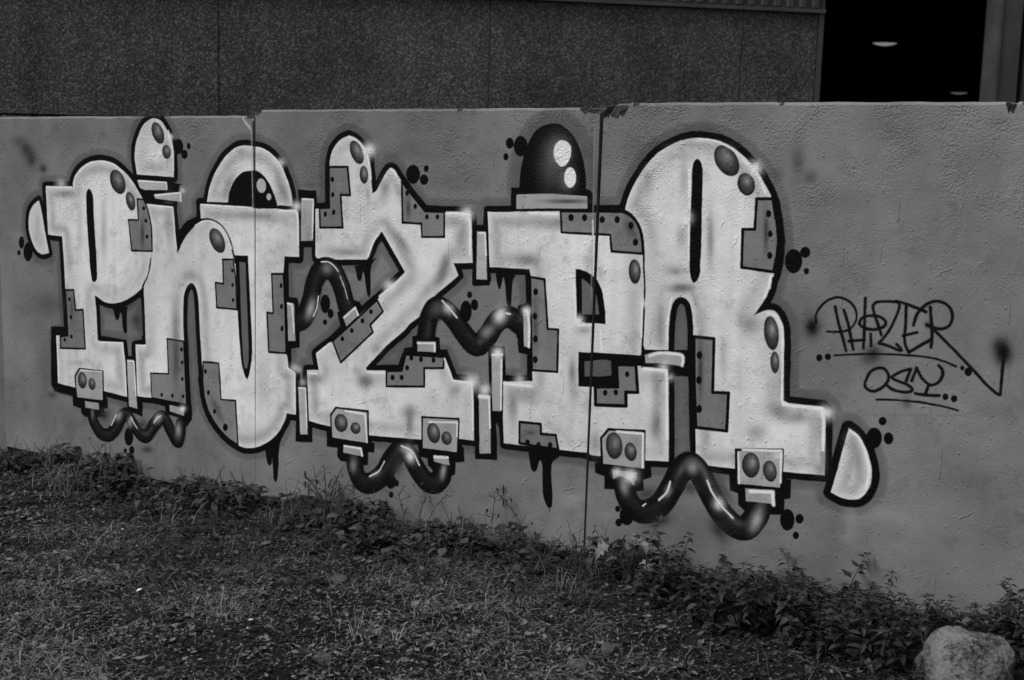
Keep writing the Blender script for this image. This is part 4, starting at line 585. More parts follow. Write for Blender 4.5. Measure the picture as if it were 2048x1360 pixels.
('L',4.4,0.86,0.9,0.5,[(-3480,791),(-3388,801),(-3387,766)]),
('L',4.9,0.86,0.9,0.5,[(-3332,737),(-3287,645),(-3187,646),(-3179,571),(-3174,438)]),
('L',4.1,0.86,0.9,0.5,[(-3888,428),(-3771,428),(-3758,298)]),
('L',3.9,0.86,0.9,0.5,[(-3407,442),(-3257,461),(-3258,398)]),
('L',4.7,0.86,0.9,0.5,[(-3892,259),(-3794,261),(-3786,229)]),
('L',5.0,0.86,0.9,0.5,[(-3376,286),(-3305,293)]),
('L',5.9,0.86,0.9,0.5,[(-3335,1381),(-3224,1382),(-3212,1324),(-3211,1211)]),
('L',3.9,0.86,0.9,0.5,[(-3171,1304),(-3136,1305),(-3129,1212)]),
('L',4.7,0.86,0.9,0.5,[(-2917,1404),(-2784,1406)]),
('L',5.3,0.86,0.9,0.5,[(-2911,981),(-2902,920),(-2901,838)]),
('L',4.3,0.86,0.9,0.5,[(-3036,766),(-3032,549)]),
('L',8.7,0.86,0.9,0.5,[(-3142,592),(-3098,595)]),
('L',4.3,0.86,0.9,0.5,[(-3094,588),(-3086,462)]),
('L',6.4,0.86,0.9,0.5,[(-3018,666),(-2880,670)]),
('L',3.6,0.86,0.9,0.5,[(-2693,1140),(-2686,1057),(-2678,969),(-2660,955),(-2601,960)]),
('L',3.0,0.86,0.9,0.5,[(-2382,1070),(-2378,933)]),
('L',4.1,0.86,0.9,0.5,[(-2565,942),(-2557,862)]),
('L',4.9,0.86,0.9,0.5,[(-2202,1611),(-2199,1537),(-2194,1465)]),
('L',2.9,0.86,0.9,0.5,[(-2193,1392),(-2188,1265)]),
('L',4.8,0.86,0.82,0.5,[(-1983,1658),(-1973,1651),(-1963,1643),(-1953,1635),(-1944,1628),(-1936,1620),(-1929,1613),(-1923,1606),(-1918,1599),(-1913,1592),(-1909,1584),(-1904,1575),(-1899,1566),(-1895,1557),(-1890,1547),(-1886,1538)]),
('L',2.6,0.86,0.82,0.5,[(-2173,1731),(-2159,1730),(-2145,1729),(-2131,1729),(-2118,1727),(-2105,1725),(-2092,1722),(-2078,1717),(-2066,1712),(-2053,1707),(-2042,1701),(-2031,1696),(-2022,1689),(-2012,1683),(-2003,1676),(-1994,1670)]),
('L',4.3,0.86,0.9,0.5,[(-1846,1224),(-1848,1178)]),
('L',4.3,0.86,0.9,0.5,[(-1846,1224),(-1850,1185),(-1867,1141)]),
('L',3.8,0.86,0.82,0.5,[(-2251,1105),(-2253,1098),(-2254,1091),(-2256,1084),(-2257,1076),(-2259,1066),(-2260,1053),(-2262,1037),(-2263,1021),(-2265,1004),(-2265,990),(-2265,978),(-2265,966),(-2264,956),(-2263,946),(-2263,935)]),
('L',5.9,0.86,0.82,0.5,[(-2337,862),(-2330,865),(-2324,868),(-2317,871),(-2310,874),(-2302,876),(-2292,878),(-2281,879),(-2269,881),(-2258,882),(-2247,882),(-2235,882),(-2223,883),(-2212,882),(-2202,881),(-2195,878),(-2191,872),(-2191,865),(-2191,856),(-2193,847),(-2193,839)]),
('L',6.0,0.86,0.9,0.5,[(-2362,807),(-2262,811),(-2255,763),(-2245,534)]),
('L',5.2,0.86,0.82,0.5,[(-1848,1081),(-1842,1081),(-1836,1081),(-1830,1081),(-1824,1079),(-1818,1076),(-1812,1070),(-1807,1061),(-1801,1052),(-1796,1042),(-1790,1033)]),
('L',4.3,0.86,0.9,0.5,[(-1787,1024),(-1779,919),(-1772,750),(-1737,738)]),
('L',5.1,0.86,0.9,0.5,[(-2469,531),(-2351,539),(-2346,400)]),
('L',4.3,0.86,0.9,0.5,[(-1919,537),(-1762,557),(-1758,433)]),
('L',6.8,0.86,0.9,0.5,[(-1879,377),(-1788,389),(-1781,340)]),
('L',6.1,0.86,0.9,0.5,[(-1767,737),(-1615,741),(-1604,700),(-1599,585)]),
('L',4.3,0.86,0.82,0.5,[(-1500,674),(-1493,670),(-1485,666),(-1478,662),(-1471,657),(-1465,651),(-1459,643),(-1453,633),(-1448,623),(-1443,612),(-1438,600),(-1433,588),(-1429,576),(-1425,563),(-1421,550),(-1419,536),(-1419,522),(-1420,508),(-1422,493),(-1424,478),(-1426,464)]),
('L',2.6,0.86,0.9,0.5,[(-2338,238),(-2325,251)]),
('L',2.9,0.86,0.9,0.5,[(-1936,524),(-1926,400)]),
('L',4.3,0.86,0.9,0.5,[(-3084,782),(-3033,790)]),
('L',3.1,0.86,0.9,0.5,[(-2616,1392),(-2601,1178)]),
('B',0.85,0.5,-5817,1395,36.5,1.7,-0.9,-25.4),
('B',0.85,0.7,-5006,1662,20.2,0.6,-0.2,-14.6),
('B',0.85,0.95,-3766,1637,36.0,1.2,0.4,-29.4),
('B',0.85,0.8,-4189,1363,26.6,1.5,0.1,-20.9),
('B',0.85,0.8,-3640,1034,31.8,2.7,0.4,-26.7),
('B',0.85,0.85,-3188,651,40.2,5.0,1.0,-35.6),
('B',0.85,0.85,-3230,1385,31.9,1.8,0.7,-27.5),
('B',0.85,0.95,-2918,991,19.6,1.9,0.6,-17.2),
('B',0.85,0.9,-3056,796,25.3,2.8,0.7,-22.3),
('B',0.85,0.55,-3118,624,26.7,3.4,0.7,-23.6),
('B',0.85,0.5,-2942,692,23.4,2.9,0.7,-20.8),
('B',0.85,0.8,-2663,976,20.6,2.0,0.7,-18.6),
('B',0.85,0.8,-2376,1070,14.9,1.4,0.7,-13.7),
('B',0.85,0.75,-2207,1425,24.3,1.4,1.2,-22.8),
('B',0.85,0.95,-1931,1628,25.6,0.9,1.4,-24.8),
('B',0.85,0.6,-2274,822,20.5,2.4,1.0,-19.4),
('B',0.85,0.9,-2401,354,29.2,4.7,1.3,-27.8),
('B',0.85,0.7,-2462,360,19.3,3.1,0.8,-18.0),
('B',0.85,0.85,-1594,728,24.6,3.3,1.6,-25.2),
('B',0.85,0.6,-4197,594,25.8,3.0,0.0,-20.7),
('B',0.85,0.6,-4285,1563,24.4,0.9,0.0,-18.9),
('B',0.85,0.4,-2242,785,16.0,2.0,0.8,-15.0),
('B',0.85,0.4,-1775,534,16.7,2.6,1.0,-16.7),
('B',0.85,0.8,-4944,296,20.7,2.8,-0.2,-15.5),
('B',0.85,0.6,-4928,1401,15.8,0.8,-0.2,-11.6),
('B',0.85,0.5,-3115,624,21.5,2.7,0.5,-18.8),
('B',0.85,0.4,-4147,530,19.4,2.4,0.1,-15.5),
('B',0.85,0.4,-4170,588,16.2,1.9,0.0,-12.9),
('B',0.035,0.92,-6085,1564,51.5,20.8,42.7,-49.6),
('B',0.03,0.92,-6051,1512,44.1,1.5,-1.7,-40.4),
('B',0.03,0.92,-5958,1469,34.1,1.3,-1.0,-26.8),
('B',0.06,0.6400000000000001,-6149,1609,58.9,1.6,-1.2,-27.0),
('B',0.05,0.5599999999999999,-5930,744,111.4,10.2,-2.4,-62.5),
('B',0.05,0.7200000000000001,-1766,1659,28.2,1.0,3.9,-60.5),
('B',0.05,0.6400000000000001,-1714,1602,27.9,1.1,1.8,-27.7),
('B',0.05,0.48,-1841,1610,28.6,1.2,1.7,-28.0),
('B',0.02,0.8800000000000001,-2262,193,64.3,28.1,11.8,-33.4),
('B',0.02,0.8800000000000001,-2000,199,28.2,25.1,41.3,-45.6),
('B',0.03,0.8,-2132,351,36.4,6.1,1.6,-30.9),
('B',0.03,0.92,-5519,183,39.9,-7.8,-25.3,-40.1),
('B',0.03,0.8,-5232,173,42.4,6.0,-0.6,-28.3),
('B',0.02,0.8,-5201,44,46.9,7.1,-0.4,-21.3),
('B',0.03,0.8,-2324,293,44.5,22.9,10.8,-22.8),
('B',0.05,0.8,-1993,364,21.5,16.0,42.0,-57.4),
('B',0.09,0.6400000000000001,-3643,1619,58.9,2.0,0.3,-22.1),
('B',0.07,0.6400000000000001,-4102,1466,57.1,2.6,0.1,-14.4),
('B',0.05,0.8,-3576,211,32.5,-4.7,-21.6,-54.7),
('B',0.05,0.48,-1604,507,28.1,4.5,1.9,-29.1),
('B',0.04,0.92,-5268,720,44.3,4.4,-1.2,-52.9),
('B',0.06,0.48,-2631,1668,11.4,0.4,5.4,-128.9),
('B',0.05,0.8,-5929,241,39.7,5.1,-0.8,-21.1),
('L',4.8,0.6,0.8,0.8,[(-4525,1762),(-4506,1741),(-4480,1718)]),
('L',2.9,0.42,0.6,0.8,[(-4471,1714),(-4468,1544),(-4462,1331)]),
('L',4.8,0.006,0.9,0.6,[(-4461,1744),(-4455,1545),(-4450,1343)]),
('L',3.0,0.3,0.45,0.8,[(-2624,1773),(-2616,1432),(-2610,1064)]),
('L',4.6,0.005,1,0.35,[(-1656,1064),(-1658,1072),(-1659,1080),(-1660,1088),(-1658,1097),(-1655,1105),(-1651,1114),(-1646,1122),(-1640,1131),(-1633,1138),(-1626,1145),(-1618,1152),(-1609,1157),(-1600,1161),(-1590,1165),(-1580,1167),(-1570,1167),(-1560,1165),(-1551,1162),(-1542,1158),(-1533,1153),(-1525,1146),(-1518,1139),(-1513,1132),(-1509,1123),(-1506,1114),(-1505,1104),(-1505,1095),(-1507,1085),(-1511,1076),(-1515,1067),(-1521,1060),(-1527,1054),(-1535,1049),(-1544,1045),(-1554,1042),(-1563,1040),(-1572,1038),(-1580,1038),(-1589,1037),(-1596,1036),(-1604,1036),(-1612,1035)]),
('L',6.3,0.005,1,0.35,[(-1588,1130),(-1582,1109),(-1576,1088),(-1570,1068),(-1563,1050),(-1557,1032),(-1551,1016),(-1546,1001),(-1541,987),(-1536,972)]),
('L',6.3,0.005,1,0.35,[(-1554,1121),(-1547,1105),(-1541,1088),(-1534,1071),(-1529,1054),(-1525,1036),(-1520,1019),(-1516,1005),(-1513,992),(-1509,979)]),
('L',6.2,0.005,1,0.35,[(-1477,1173),(-1476,1151),(-1476,1129),(-1475,1106),(-1474,1082),(-1473,1058),(-1472,1037),(-1472,1019),(-1472,1003),(-1472,988)]),
('L',6.3,0.005,1,0.35,[(-1528,1008),(-1471,1019)]),
('L',6.2,0.005,1,0.35,[(-1493,1080),(-1491,1086),(-1489,1093),(-1484,1099),(-1477,1104),(-1467,1107),(-1457,1110),(-1446,1111),(-1434,1112),(-1424,1111),(-1415,1108),(-1407,1104),(-1401,1099),(-1397,1095),(-1396,1090),(-1396,1085),(-1398,1080),(-1403,1075),(-1409,1070),(-1418,1066),(-1429,1062),(-1441,1060),(-1452,1060),(-1464,1061),(-1474,1063),(-1481,1066),(-1487,1070),(-1491,1074),(-1493,1076),(-1493,1078),(-1493,1080)]),
('L',6.2,0.005,1,0.35,[(-1409,1043),(-1415,1058),(-1421,1072),(-1426,1086),(-1433,1102),(-1439,1117),(-1444,1129),(-1446,1137),(-1447,1143),(-1447,1147),(-1445,1152),(-1442,1157),(-1436,1161),(-1426,1164),(-1413,1166),(-1400,1168),(-1387,1169),(-1373,1169),(-1360,1169)]),
('L',6.2,0.005,1,0.35,[(-1448,1043),(-1444,999)]),
('L',6.2,0.005,1,0.35,[(-1360,1171),(-1356,1168),(-1353,1165),(-1351,1158),(-1352,1147),(-1355,1133),(-1360,1117),(-1367,1098),(-1375,1077),(-1384,1058),(-1394,1042),(-1404,1028),(-1415,1014)]),
('L',6.2,0.005,1,0.35,[(-1415,1012),(-1405,1011),(-1396,1010),(-1384,1007),(-1368,1003),(-1350,997),(-1337,994),(-1332,995),(-1332,997),(-1335,1001),(-1339,1005),(-1345,1010),(-1351,1015)]),
('L',6.1,0.005,1,0.35,[(-1364,1173),(-1349,1170),(-1334,1167),(-1319,1163),(-1305,1159),(-1291,1155),(-1279,1151),(-1270,1148),(-1262,1146),(-1255,1143)]),
('L',6.1,0.005,1,0.35,[(-1327,1160),(-1326,1137),(-1325,1114),(-1324,1092),(-1324,1074),(-1325,1058),(-1325,1044),(-1323,1032),(-1321,1022),(-1318,1012),(-1314,1005),(-1310,998),(-1305,992)]),
('L',6.1,0.005,1,0.35,[(-1305,992),(-1293,1000),(-1281,1009),(-1269,1018),(-1257,1027),(-1244,1035),(-1232,1044)]),
('L',6.1,0.005,1,0.35,[(-1331,1049),(-1281,1066)]),
('L',6.1,0.005,1,0.35,[(-1241,1162),(-1238,1142),(-1235,1121),(-1232,1102),(-1230,1084),(-1228,1069),(-1227,1054),(-1227,1042),(-1227,1030),(-1228,1018)]),
('L',6.1,0.005,1,0.35,[(-1296,1091),(-1293,1105),(-1290,1119),(-1286,1132),(-1279,1144),(-1272,1154),(-1264,1162),(-1256,1170),(-1247,1176),(-1238,1180),(-1229,1184),(-1220,1185),(-1211,1185),(-1202,1183),(-1192,1180),(-1184,1176),(-1176,1169),(-1169,1161),(-1165,1152),(-1162,1142),(-1161,1131),(-1162,1120),(-1165,1112),(-1168,1104),(-1174,1098),(-1182,1093),(-1191,1089),(-1200,1087),(-1209,1087),(-1219,1088),(-1228,1090),(-1235,1092),(-1241,1094),(-1248,1096)]),
('L',6.0,0.005,1,0.35,[(-1219,1079),(-1194,1058),(-1169,1036),(-1145,1016),(-1122,995),(-1100,975),(-1079,956),(-1058,937),(-1039,918),(-1022,903),(-1009,893),(-998,885),(-990,880),(-984,877),(-981,877),(-978,877)]),
('L',5.9,0.005,1,0.35,[(-977,878),(-977,896),(-977,915),(-977,933),(-977,949),(-977,964),(-977,979),(-977,995),(-976,1011),(-976,1026)]),
('L',4.2,0.005,1,0.35,[(-1578,949),(-1552,953),(-1526,958),(-1500,962),(-1474,966),(-1447,969),(-1418,972),(-1386,975),(-1351,978),(-1318,979),(-1286,981),(-1254,981),(-1227,980),(-1205,978),(-1188,974),(-1172,971),(-1159,967),(-1147,963),(-1136,959)]),
('L',6.2,0.005,1,0.35,[(-1445,892),(-1449,883),(-1453,874),(-1456,866),(-1457,858),(-1457,851),(-1455,845),(-1450,840),(-1444,836),(-1437,833),(-1430,832),(-1421,833),(-1413,836),(-1405,841),(-1397,847),(-1390,853),(-1383,861),(-1377,870),(-1373,878),(-1371,886),(-1371,893),(-1373,901),(-1377,908),(-1383,916),(-1390,921),(-1398,923),(-1406,922),(-1415,920),(-1423,916),(-1431,911),(-1438,905),(-1443,898),(-1447,891),(-1451,883)]),
('L',6.2,0.005,1,0.35,[(-1307,886),(-1294,930)]),
('L',6.2,0.005,1,0.35,[(-1294,930),(-1303,928),(-1312,925),(-1322,921),(-1333,915),(-1344,907),(-1352,901),(-1358,897),(-1360,895),(-1360,892),(-1355,889),(-1348,885),(-1339,882),(-1329,880),(-1317,877),(-1306,874),(-1298,870),(-1290,866),(-1286,862),(-1283,858),(-1283,854),(-1287,850),(-1294,847),(-1305,844),(-1316,843),(-1328,844),(-1341,845),(-1353,848),(-1361,851),(-1367,855),(-1374,860)]),
('L',6.1,0.005,1,0.35,[(-1287,889),(-1273,937)]),
('L',6.1,0.005,1,0.35,[(-1273,937),(-1268,928),(-1263,919),(-1257,910),(-1251,902),(-1243,895),(-1236,889),(-1229,885),(-1223,882),(-1216,881),(-1208,884),(-1200,888),(-1193,894),(-1187,902),(-1183,911),(-1180,920),(-1179,928),(-1181,936),(-1183,943),(-1187,948),(-1192,952),(-1196,956)]),
('L',6.1,0.005,1,0.35,[(-1227,878),(-1235,845)]),
('L',6.1,0.005,1,0.35,[(-1270,844),(-1258,843),(-1246,843),(-1233,843),(-1218,844),(-1202,845),(-1186,847)]),
('L',4.2,0.005,1,0.35,[(-1411,803),(-1390,806),(-1369,808),(-1346,810),(-1320,812),(-1292,813),(-1266,814),(-1244,814),(-1225,813),(-1207,812),(-1189,811),(-1172,810),(-1156,808),(-1142,806),(-1129,804),(-1117,802)]),
('E','dot',-1636,933,12.1,1.4,0.9,-13.6),
('E','dot',-1603,941,11.6,1.3,0.8,-13.0),
('E','dot',-1113,956,7.5,0.8,0.7,-8.9),
('E','dot',-1092,945,13.3,1.6,1.2,-15.8),
('E','dot',-1164,845,10.6,1.3,0.9,-12.5),
('E','dot',-1133,842,11.3,1.4,1.0,-13.4),
('B',0.006,1.0,-1672,1049,32.9,3.3,2.5,-39.8),
('B',0.006,0.8,-1670,1045,20.8,2.2,1.6,-25.0),
('B',0.006,1.0,-980,1030,33.5,3.7,4.1,-50.8),
('B',0.006,1.0,-979,1026,21.4,2.4,2.8,-35.0),
('B',0.006,0.8,-1433,973,27.6,3.1,2.2,-30.7),
('B',0.006,0.6,-1300,808,17.5,2.3,1.7,-22.4),
('B',0.006,0.8,-1246,1098,11.5,1.2,0.9,-11.9),
('B',0.006,0.4,-1458,956,27.7,3.2,1.7,-24.6),
('B',0.006,0.5,-996,1051,21.5,2.4,1.8,-23.3)]
SHEETS=[
('painted_letter', 'rounded silver letter P with a black slot',[(-5940,1373),(-5725,1383),(-5726,1403),(-5721,1416),(-5716,1429),(-5709,1443),(-5698,1455),(-5684,1468),(-5669,1480),(-5651,1491),(-5632,1502),(-5611,1511),(-5589,1518),(-5567,1523),(-5544,1526),(-5522,1528),(-5500,1528),(-5479,1527),(-5460,1525),(-5442,1522),(-5424,1518),(-5405,1512),(-5387,1504),(-5369,1495),(-5351,1485),(-5333,1474),(-5315,1462),(-5297,1447),(-5278,1430),(-5262,1414),(-5249,1401),(-5239,1388),(-5227,1374),(-5212,1356),(-5197,1336),(-5183,1317),(-5174,1300),(-5168,1284),(-5162,1267),(-5157,1249),(-5153,1230),(-5150,1211),(-5148,1193),(-5146,1174),(-5146,1154),(-5145,1134),(-5144,1112),(-5145,1091),(-5149,1070),(-5154,1050),(-5158,1033),(-5159,1023),(-5158,1016),(-5160,1007),(-5166,991),(-5173,972),(-5182,954),(-5190,938),(-5200,922),(-5210,907),(-5221,894),(-5233,882),(-5247,872),(-5261,861),(-5277,851),(-5293,842),(-5311,832),(-5329,822),(-5349,814),(-5370,806),(-5393,800),(-5415,795),(-5434,791),(-5453,790),(-5471,789),(-5488,791),(-5504,794),(-5518,798),(-5530,803),(-5541,809),(-5551,813),(-5559,816),(-5567,819),(-5575,821),(-5567,744),(-5560,585),(-5543,580),(-5368,592),(-5355,468),(-5345,306),(-5512,315),(-5746,305),(-5881,313),(-5886,574),(-5791,585),(-5803,830),(-5810,991),(-5820,1117),(-5931,1118)],0.002),
('painted_letter', 'silver letter H joined to an eye-topped letter',[(-5188,1326),(-4994,1320),(-4983,1209),(-4969,1091),(-4960,1108),(-4951,1126),(-4940,1143),(-4927,1161),(-4912,1179),(-4897,1196),(-4880,1211),(-4862,1224),(-4845,1236),(-4830,1244),(-4816,1251),(-4803,1257),(-4810,1342),(-4446,1341),(-4292,1345),(-4177,1338),(-4171,1127),(-4261,1124),(-4269,1040),(-4265,1040),(-4251,796),(-4246,652),(-4243,594),(-4193,570),(-4189,373),(-4190,368),(-4244,368),(-4248,355),(-4252,342),(-4259,326),(-4271,307),(-4284,285),(-4299,265),(-4314,248),(-4331,234),(-4347,221),(-4363,210),(-4380,200),(-4395,192),(-4410,184),(-4424,177),(-4440,171),(-4460,165),(-4481,160),(-4502,157),(-4523,156),(-4543,158),(-4564,162),(-4585,168),(-4607,177),(-4627,186),(-4644,195),(-4661,206),(-4677,217),(-4694,230),(-4712,245),(-4728,261),(-4742,277),(-4754,295),(-4766,313),(-4775,334),(-4784,357),(-4791,381),(-4796,407),(-4799,434),(-4803,462),(-4800,481),(-4803,527),(-4807,572),(-4810,614),(-4812,648),(-4815,679),(-4817,714),(-4819,760),(-4821,810),(-4824,852),(-4828,878),(-4832,896),(-4836,910),(-4841,922),(-4847,931),(-4853,937),(-4860,942),(-4867,944),(-4874,945),(-4881,943),(-4887,940),(-4893,935),(-4901,927),(-4909,916),(-4916,903),(-4922,889),(-4926,872),(-4929,849),(-4931,816),(-4932,778),(-4932,740),(-4932,706),(-4930,673),(-4928,639),(-4922,486),(-4911,320),(-5167,324),(-5268,319),(-5276,582),(-5198,600),(-5202,623),(-5204,759),(-5209,855),(-5208,901),(-5182,954),(-5168,987),(-5163,1013),(-5153,1049),(-5145,1085),(-5143,1123),(-5144,1161),(-5148,1197),(-5154,1230),(-5162,1256),(-5171,1279),(-5179,1303),(-5188,1326)],0.002),
('painted_letter', 'angular silver letter Z with riveted patches',[(-3992,1559),(-3991,1569),(-3990,1580),(-3988,1591),(-3985,1604),(-3980,1618),(-3974,1631),(-3966,1642),(-3958,1653),(-3949,1662),(-3940,1670),(-3930,1677),(-3920,1683),(-3908,1688),(-3896,1693),(-3884,1695),(-3872,1694),(-3860,1690),(-3848,1685),(-3836,1679),(-3824,1672),(-3812,1664),(-3802,1655),(-3792,1646),(-3783,1637),(-3776,1627),(-3770,1617),(-3765,1604),(-3762,1587),(-3760,1568),(-3757,1549),(-3750,1504),(-3744,1443),(-3723,1455),(-3713,1469),(-3704,1484),(-3694,1501),(-3683,1518),(-3673,1534),(-3663,1547),(-3654,1556),(-3646,1561),(-3636,1561),(-3625,1557),(-3614,1546),(-3604,1533),(-3595,1522),(-3586,1511),(-3576,1501),(-3531,1454),(-3475,1401),(-3451,1381),(-3348,1384),(-3218,1387),(-3208,1378),(-3195,1173),(-3295,1164),(-3269,1112),(-3291,1094),(-3314,1075),(-3341,1054),(-3366,1035),(-3384,1019),(-3399,1004),(-3413,988),(-3425,971),(-3436,952),(-3452,929),(-3486,903),(-3526,874),(-3553,843),(-3657,758),(-3770,644),(-3762,635),(-3567,656),(-3564,657),(-3544,730),(-3343,742),(-3332,743),(-3283,649),(-3188,653),(-3177,633),(-3167,391),(-3237,389),(-3460,354),(-3744,332),(-4042,344),(-4107,350),(-4120,594),(-4048,602),(-4067,678),(-3973,744),(-3795,900),(-3703,971),(-3647,1022),(-3558,1102),(-3558,1109),(-3688,1278),(-3728,1230),(-3770,1145),(-3958,1131),(-4063,1129),(-4072,1138),(-4074,1358),(-3991,1368)],0.002),
('painted_letter', 'silver letter E under the black beacon',[(-3125,1396),(-2773,1418),(-2490,1432),(-2478,1429),(-2466,1425),(-2455,1421),(-2445,1415),(-2435,1407),(-2426,1398),(-2418,1388),(-2411,1376),(-2405,1364),(-2400,1351),(-2396,1336),(-2392,1320),(-2389,1304),(-2385,1287),(-2382,1266),(-2380,1239),(-2377,1207),(-2374,1176),(-2373,1186),(-2372,1096),(-2375,1045),(-2371,933),(-2376,859),(-2371,816),(-2374,808),(-2254,817),(-2247,714),(-2236,531),(-2233,442),(-2336,430),(-2590,414),(-2599,424),(-2746,415),(-3012,404),(-3020,515),(-3023,647),(-3023,673),(-2877,693),(-2902,1144),(-2909,1169),(-3108,1161)],0.002),
('painted_letter', 'tall round-topped silver letter R',[(-2474,1440),(-2474,1448),(-2471,1460),(-2464,1484),(-2454,1511),(-2445,1531),(-2434,1551),(-2419,1576),(-2403,1602),(-2385,1626),(-2366,1647),(-2349,1664),(-2330,1678),(-2309,1691),(-2288,1703),(-2267,1713),(-2246,1722),(-2225,1727),(-2204,1731),(-2183,1733),(-2162,1734),(-2141,1733),(-2121,1731),(-2100,1728),(-2079,1724),(-2058,1716),(-2037,1706),(-2015,1695),(-1995,1682),(-1976,1668),(-1958,1652),(-1939,1633),(-1920,1612),(-1903,1589),(-1888,1566),(-1876,1548),(-1865,1530),(-1856,1509),(-1848,1484),(-1839,1450),(-1831,1414),(-1826,1384),(-1823,1354),(-1823,1318),(-1826,1282),(-1830,1249),(-1835,1225),(-1838,1221),(-1841,1219),(-1842,1205),(-1845,1186),(-1850,1167),(-1857,1146),(-1868,1126),(-1880,1106),(-1893,1086),(-1906,1066),(-1892,1074),(-1879,1081),(-1867,1088),(-1854,1094),(-1839,1096),(-1824,1094),(-1813,1087),(-1803,1075),(-1794,1060),(-1786,1043),(-1782,1028),(-1779,1005),(-1776,965),(-1774,919),(-1766,751),(-1763,746),(-1610,750),(-1598,740),(-1586,488),(-1746,477),(-2008,453),(-2083,451),(-2115,487),(-2134,748),(-2126,679),(-2140,803),(-2151,967),(-2153,996),(-2157,1026),(-2163,1057),(-2170,1084),(-2181,1099),(-2192,1107),(-2203,1111),(-2215,1111),(-2226,1108),(-2236,1100),(-2244,1088),(-2250,1072),(-2254,1051),(-2256,1026),(-2258,997),(-2259,965),(-2258,931),(-2257,895),(-2360,884),(-2367,903),(-2367,1030),(-2368,1106),(-2376,1206),(-2369,1126),(-2376,1194),(-2382,1256),(-2387,1306),(-2393,1345),(-2401,1370),(-2412,1389),(-2427,1407),(-2444,1422),(-2459,1431),(-2474,1439)],0.002),
('painted_dome', 'silver rounded cap with two dark bubbles',[(-5261,1540),(-5261,1557),(-5260,1573),(-5258,1590),(-5255,1607),(-5250,1624),(-5244,1641),(-5235,1658),(-5226,1675),(-5216,1691),(-5206,1704),(-5196,1716),(-5184,1726),(-5170,1735),(-5154,1742),(-5139,1747),(-5127,1750),(-5116,1750),(-5104,1749),(-5093,1747),(-5081,1744),(-5070,1738),(-5058,1728),(-5047,1715),(-5036,1702),(-5025,1688),(-5015,1674),(-5006,1659),(-5000,1645),(-4995,1631),(-4989,1617),(-4987,1466),(-5247,1468)],0.002),
('painted_eye', 'half-round eye with black pupil',[(-4762,1354),(-4759,1371),(-4755,1388),(-4751,1406),(-4744,1426),(-4735,1447),(-4725,1468),(-4713,1489),(-4698,1510),(-4683,1530),(-4668,1549),(-4651,1567),(-4634,1583),(-4615,1597),(-4595,1610),(-4577,1621),(-4560,1628),(-4544,1632),(-4528,1635),(-4512,1636),(-4496,1635),(-4481,1634),(-4468,1633),(-4458,1632),(-4445,1631),(-4429,1629),(-4412,1626),(-4394,1622),(-4376,1616),(-4358,1609),(-4339,1599),(-4320,1584),(-4301,1567),(-4285,1551),(-4275,1540),(-4269,1530),(-4262,1517),(-4252,1498),(-4240,1476),(-4231,1454),(-4224,1436),(-4219,1419),(-4216,1403),(-4213,1388),(-4212,1375),(-4211,1362),(-4434,1350)],0.002),
('painted_beacon', 'shiny black beacon with two white glints',[(-2972,1507),(-2971,1528),(-2970,1548),(-2968,1569),(-2965,1590),(-2960,1611),(-2955,1632),(-2948,1652),(-2940,1672),(-2933,1689),(-2926,1705),(-2919,1718),(-2910,1731),(-2898,1743),(-2883,1754),(-2869,1763),(-2855,1769),(-2841,1772),(-2828,1775),(-2814,1776),(-2800,1776),(-2786,1774),(-2774,1769),(-2762,1763),(-2750,1755),(-2738,1746),(-2726,1734),(-2714,1721),(-2703,1705),(-2692,1686),(-2683,1667),(-2675,1647),(-2668,1627),(-2663,1607),(-2659,1588),(-2656,1569),(-2653,1552),(-2653,1536),(-2653,1521),(-2653,1506)],0.002),
('painted_teardrop', 'small silver drop beside the letter P',[(-5998,1297),(-5987,1268),(-5977,1234),(-5967,1188),(-5956,1135),(-5942,1079),(-5928,1021),(-5955,1013),(-5981,1008),(-6007,1015),(-6031,1029),(-6049,1049),(-6064,1074),(-6077,1103),(-6086,1134),(-6087,1165),(-6085,1195),(-6080,1218),(-6071,1239),(-6055,1260),(-6036,1278),(-6017,1289),(-5998,1297)],0.002),
('painted_teardrop', 'large silver drop beside the letter R',[(-1505,682),(-1493,674),(-1481,666),(-1470,657),(-1459,646),(-1449,633),(-1439,619),(-1432,605),(-1425,590),(-1420,574),(-1415,559),(-1411,544),(-1409,529),(-1408,512),(-1409,496),(-1411,481),(-1415,467),(-1421,455),(-1427,444),(-1434,435),(-1441,428),(-1449,421),(-1459,417),(-1470,414),(-1482,412),(-1494,411),(-1508,412),(-1521,414),(-1533,418),(-1545,422),(-1558,427),(-1541,507),(-1525,587)],0.002),
('painted_signature', 'thin black handwritten tag',[(-1682,1163),(-1154,1210),(-945,1092),(-962,852),(-1090,790),(-1457,740),(-1650,914)],0.002),
('painted_plate', 'grey riveted patch',[(-5803,830),(-5739,836),(-5727,729),(-5669,736),(-5658,527),(-5854,509),(-5853,574),(-5791,584)],0.003),
('painted_plate', 'grey riveted patch',[(-5246,1344),(-5201,1344),(-5171,1292),(-5148,1211),(-5145,1085),(-5292,1077),(-5313,1234),(-5241,1237)],0.003),
('painted_plate', 'grey riveted patch',[(-5046,646),(-4930,645),(-4923,499),(-4913,320),(-5162,325),(-5169,453),(-5040,465)],0.003),
('painted_plate', 'grey riveted patch',[(-4660,1079),(-4592,1084),(-4576,997),(-4567,841),(-4701,838),(-4710,961),(-4656,960)],0.003),
('painted_plate', 'grey riveted patch',[(-4797,555),(-4691,561),(-4676,379),(-4580,386),(-4564,163),(-4627,186),(-4677,217),(-4728,261),(-4766,313),(-4791,381),(-4800,462)],0.003),
('painted_plate', 'grey riveted patch',[(-4341,1034),(-4267,1040),(-4257,880),(-4248,660),(-4359,654),(-4371,845),(-4331,845)],0.003),
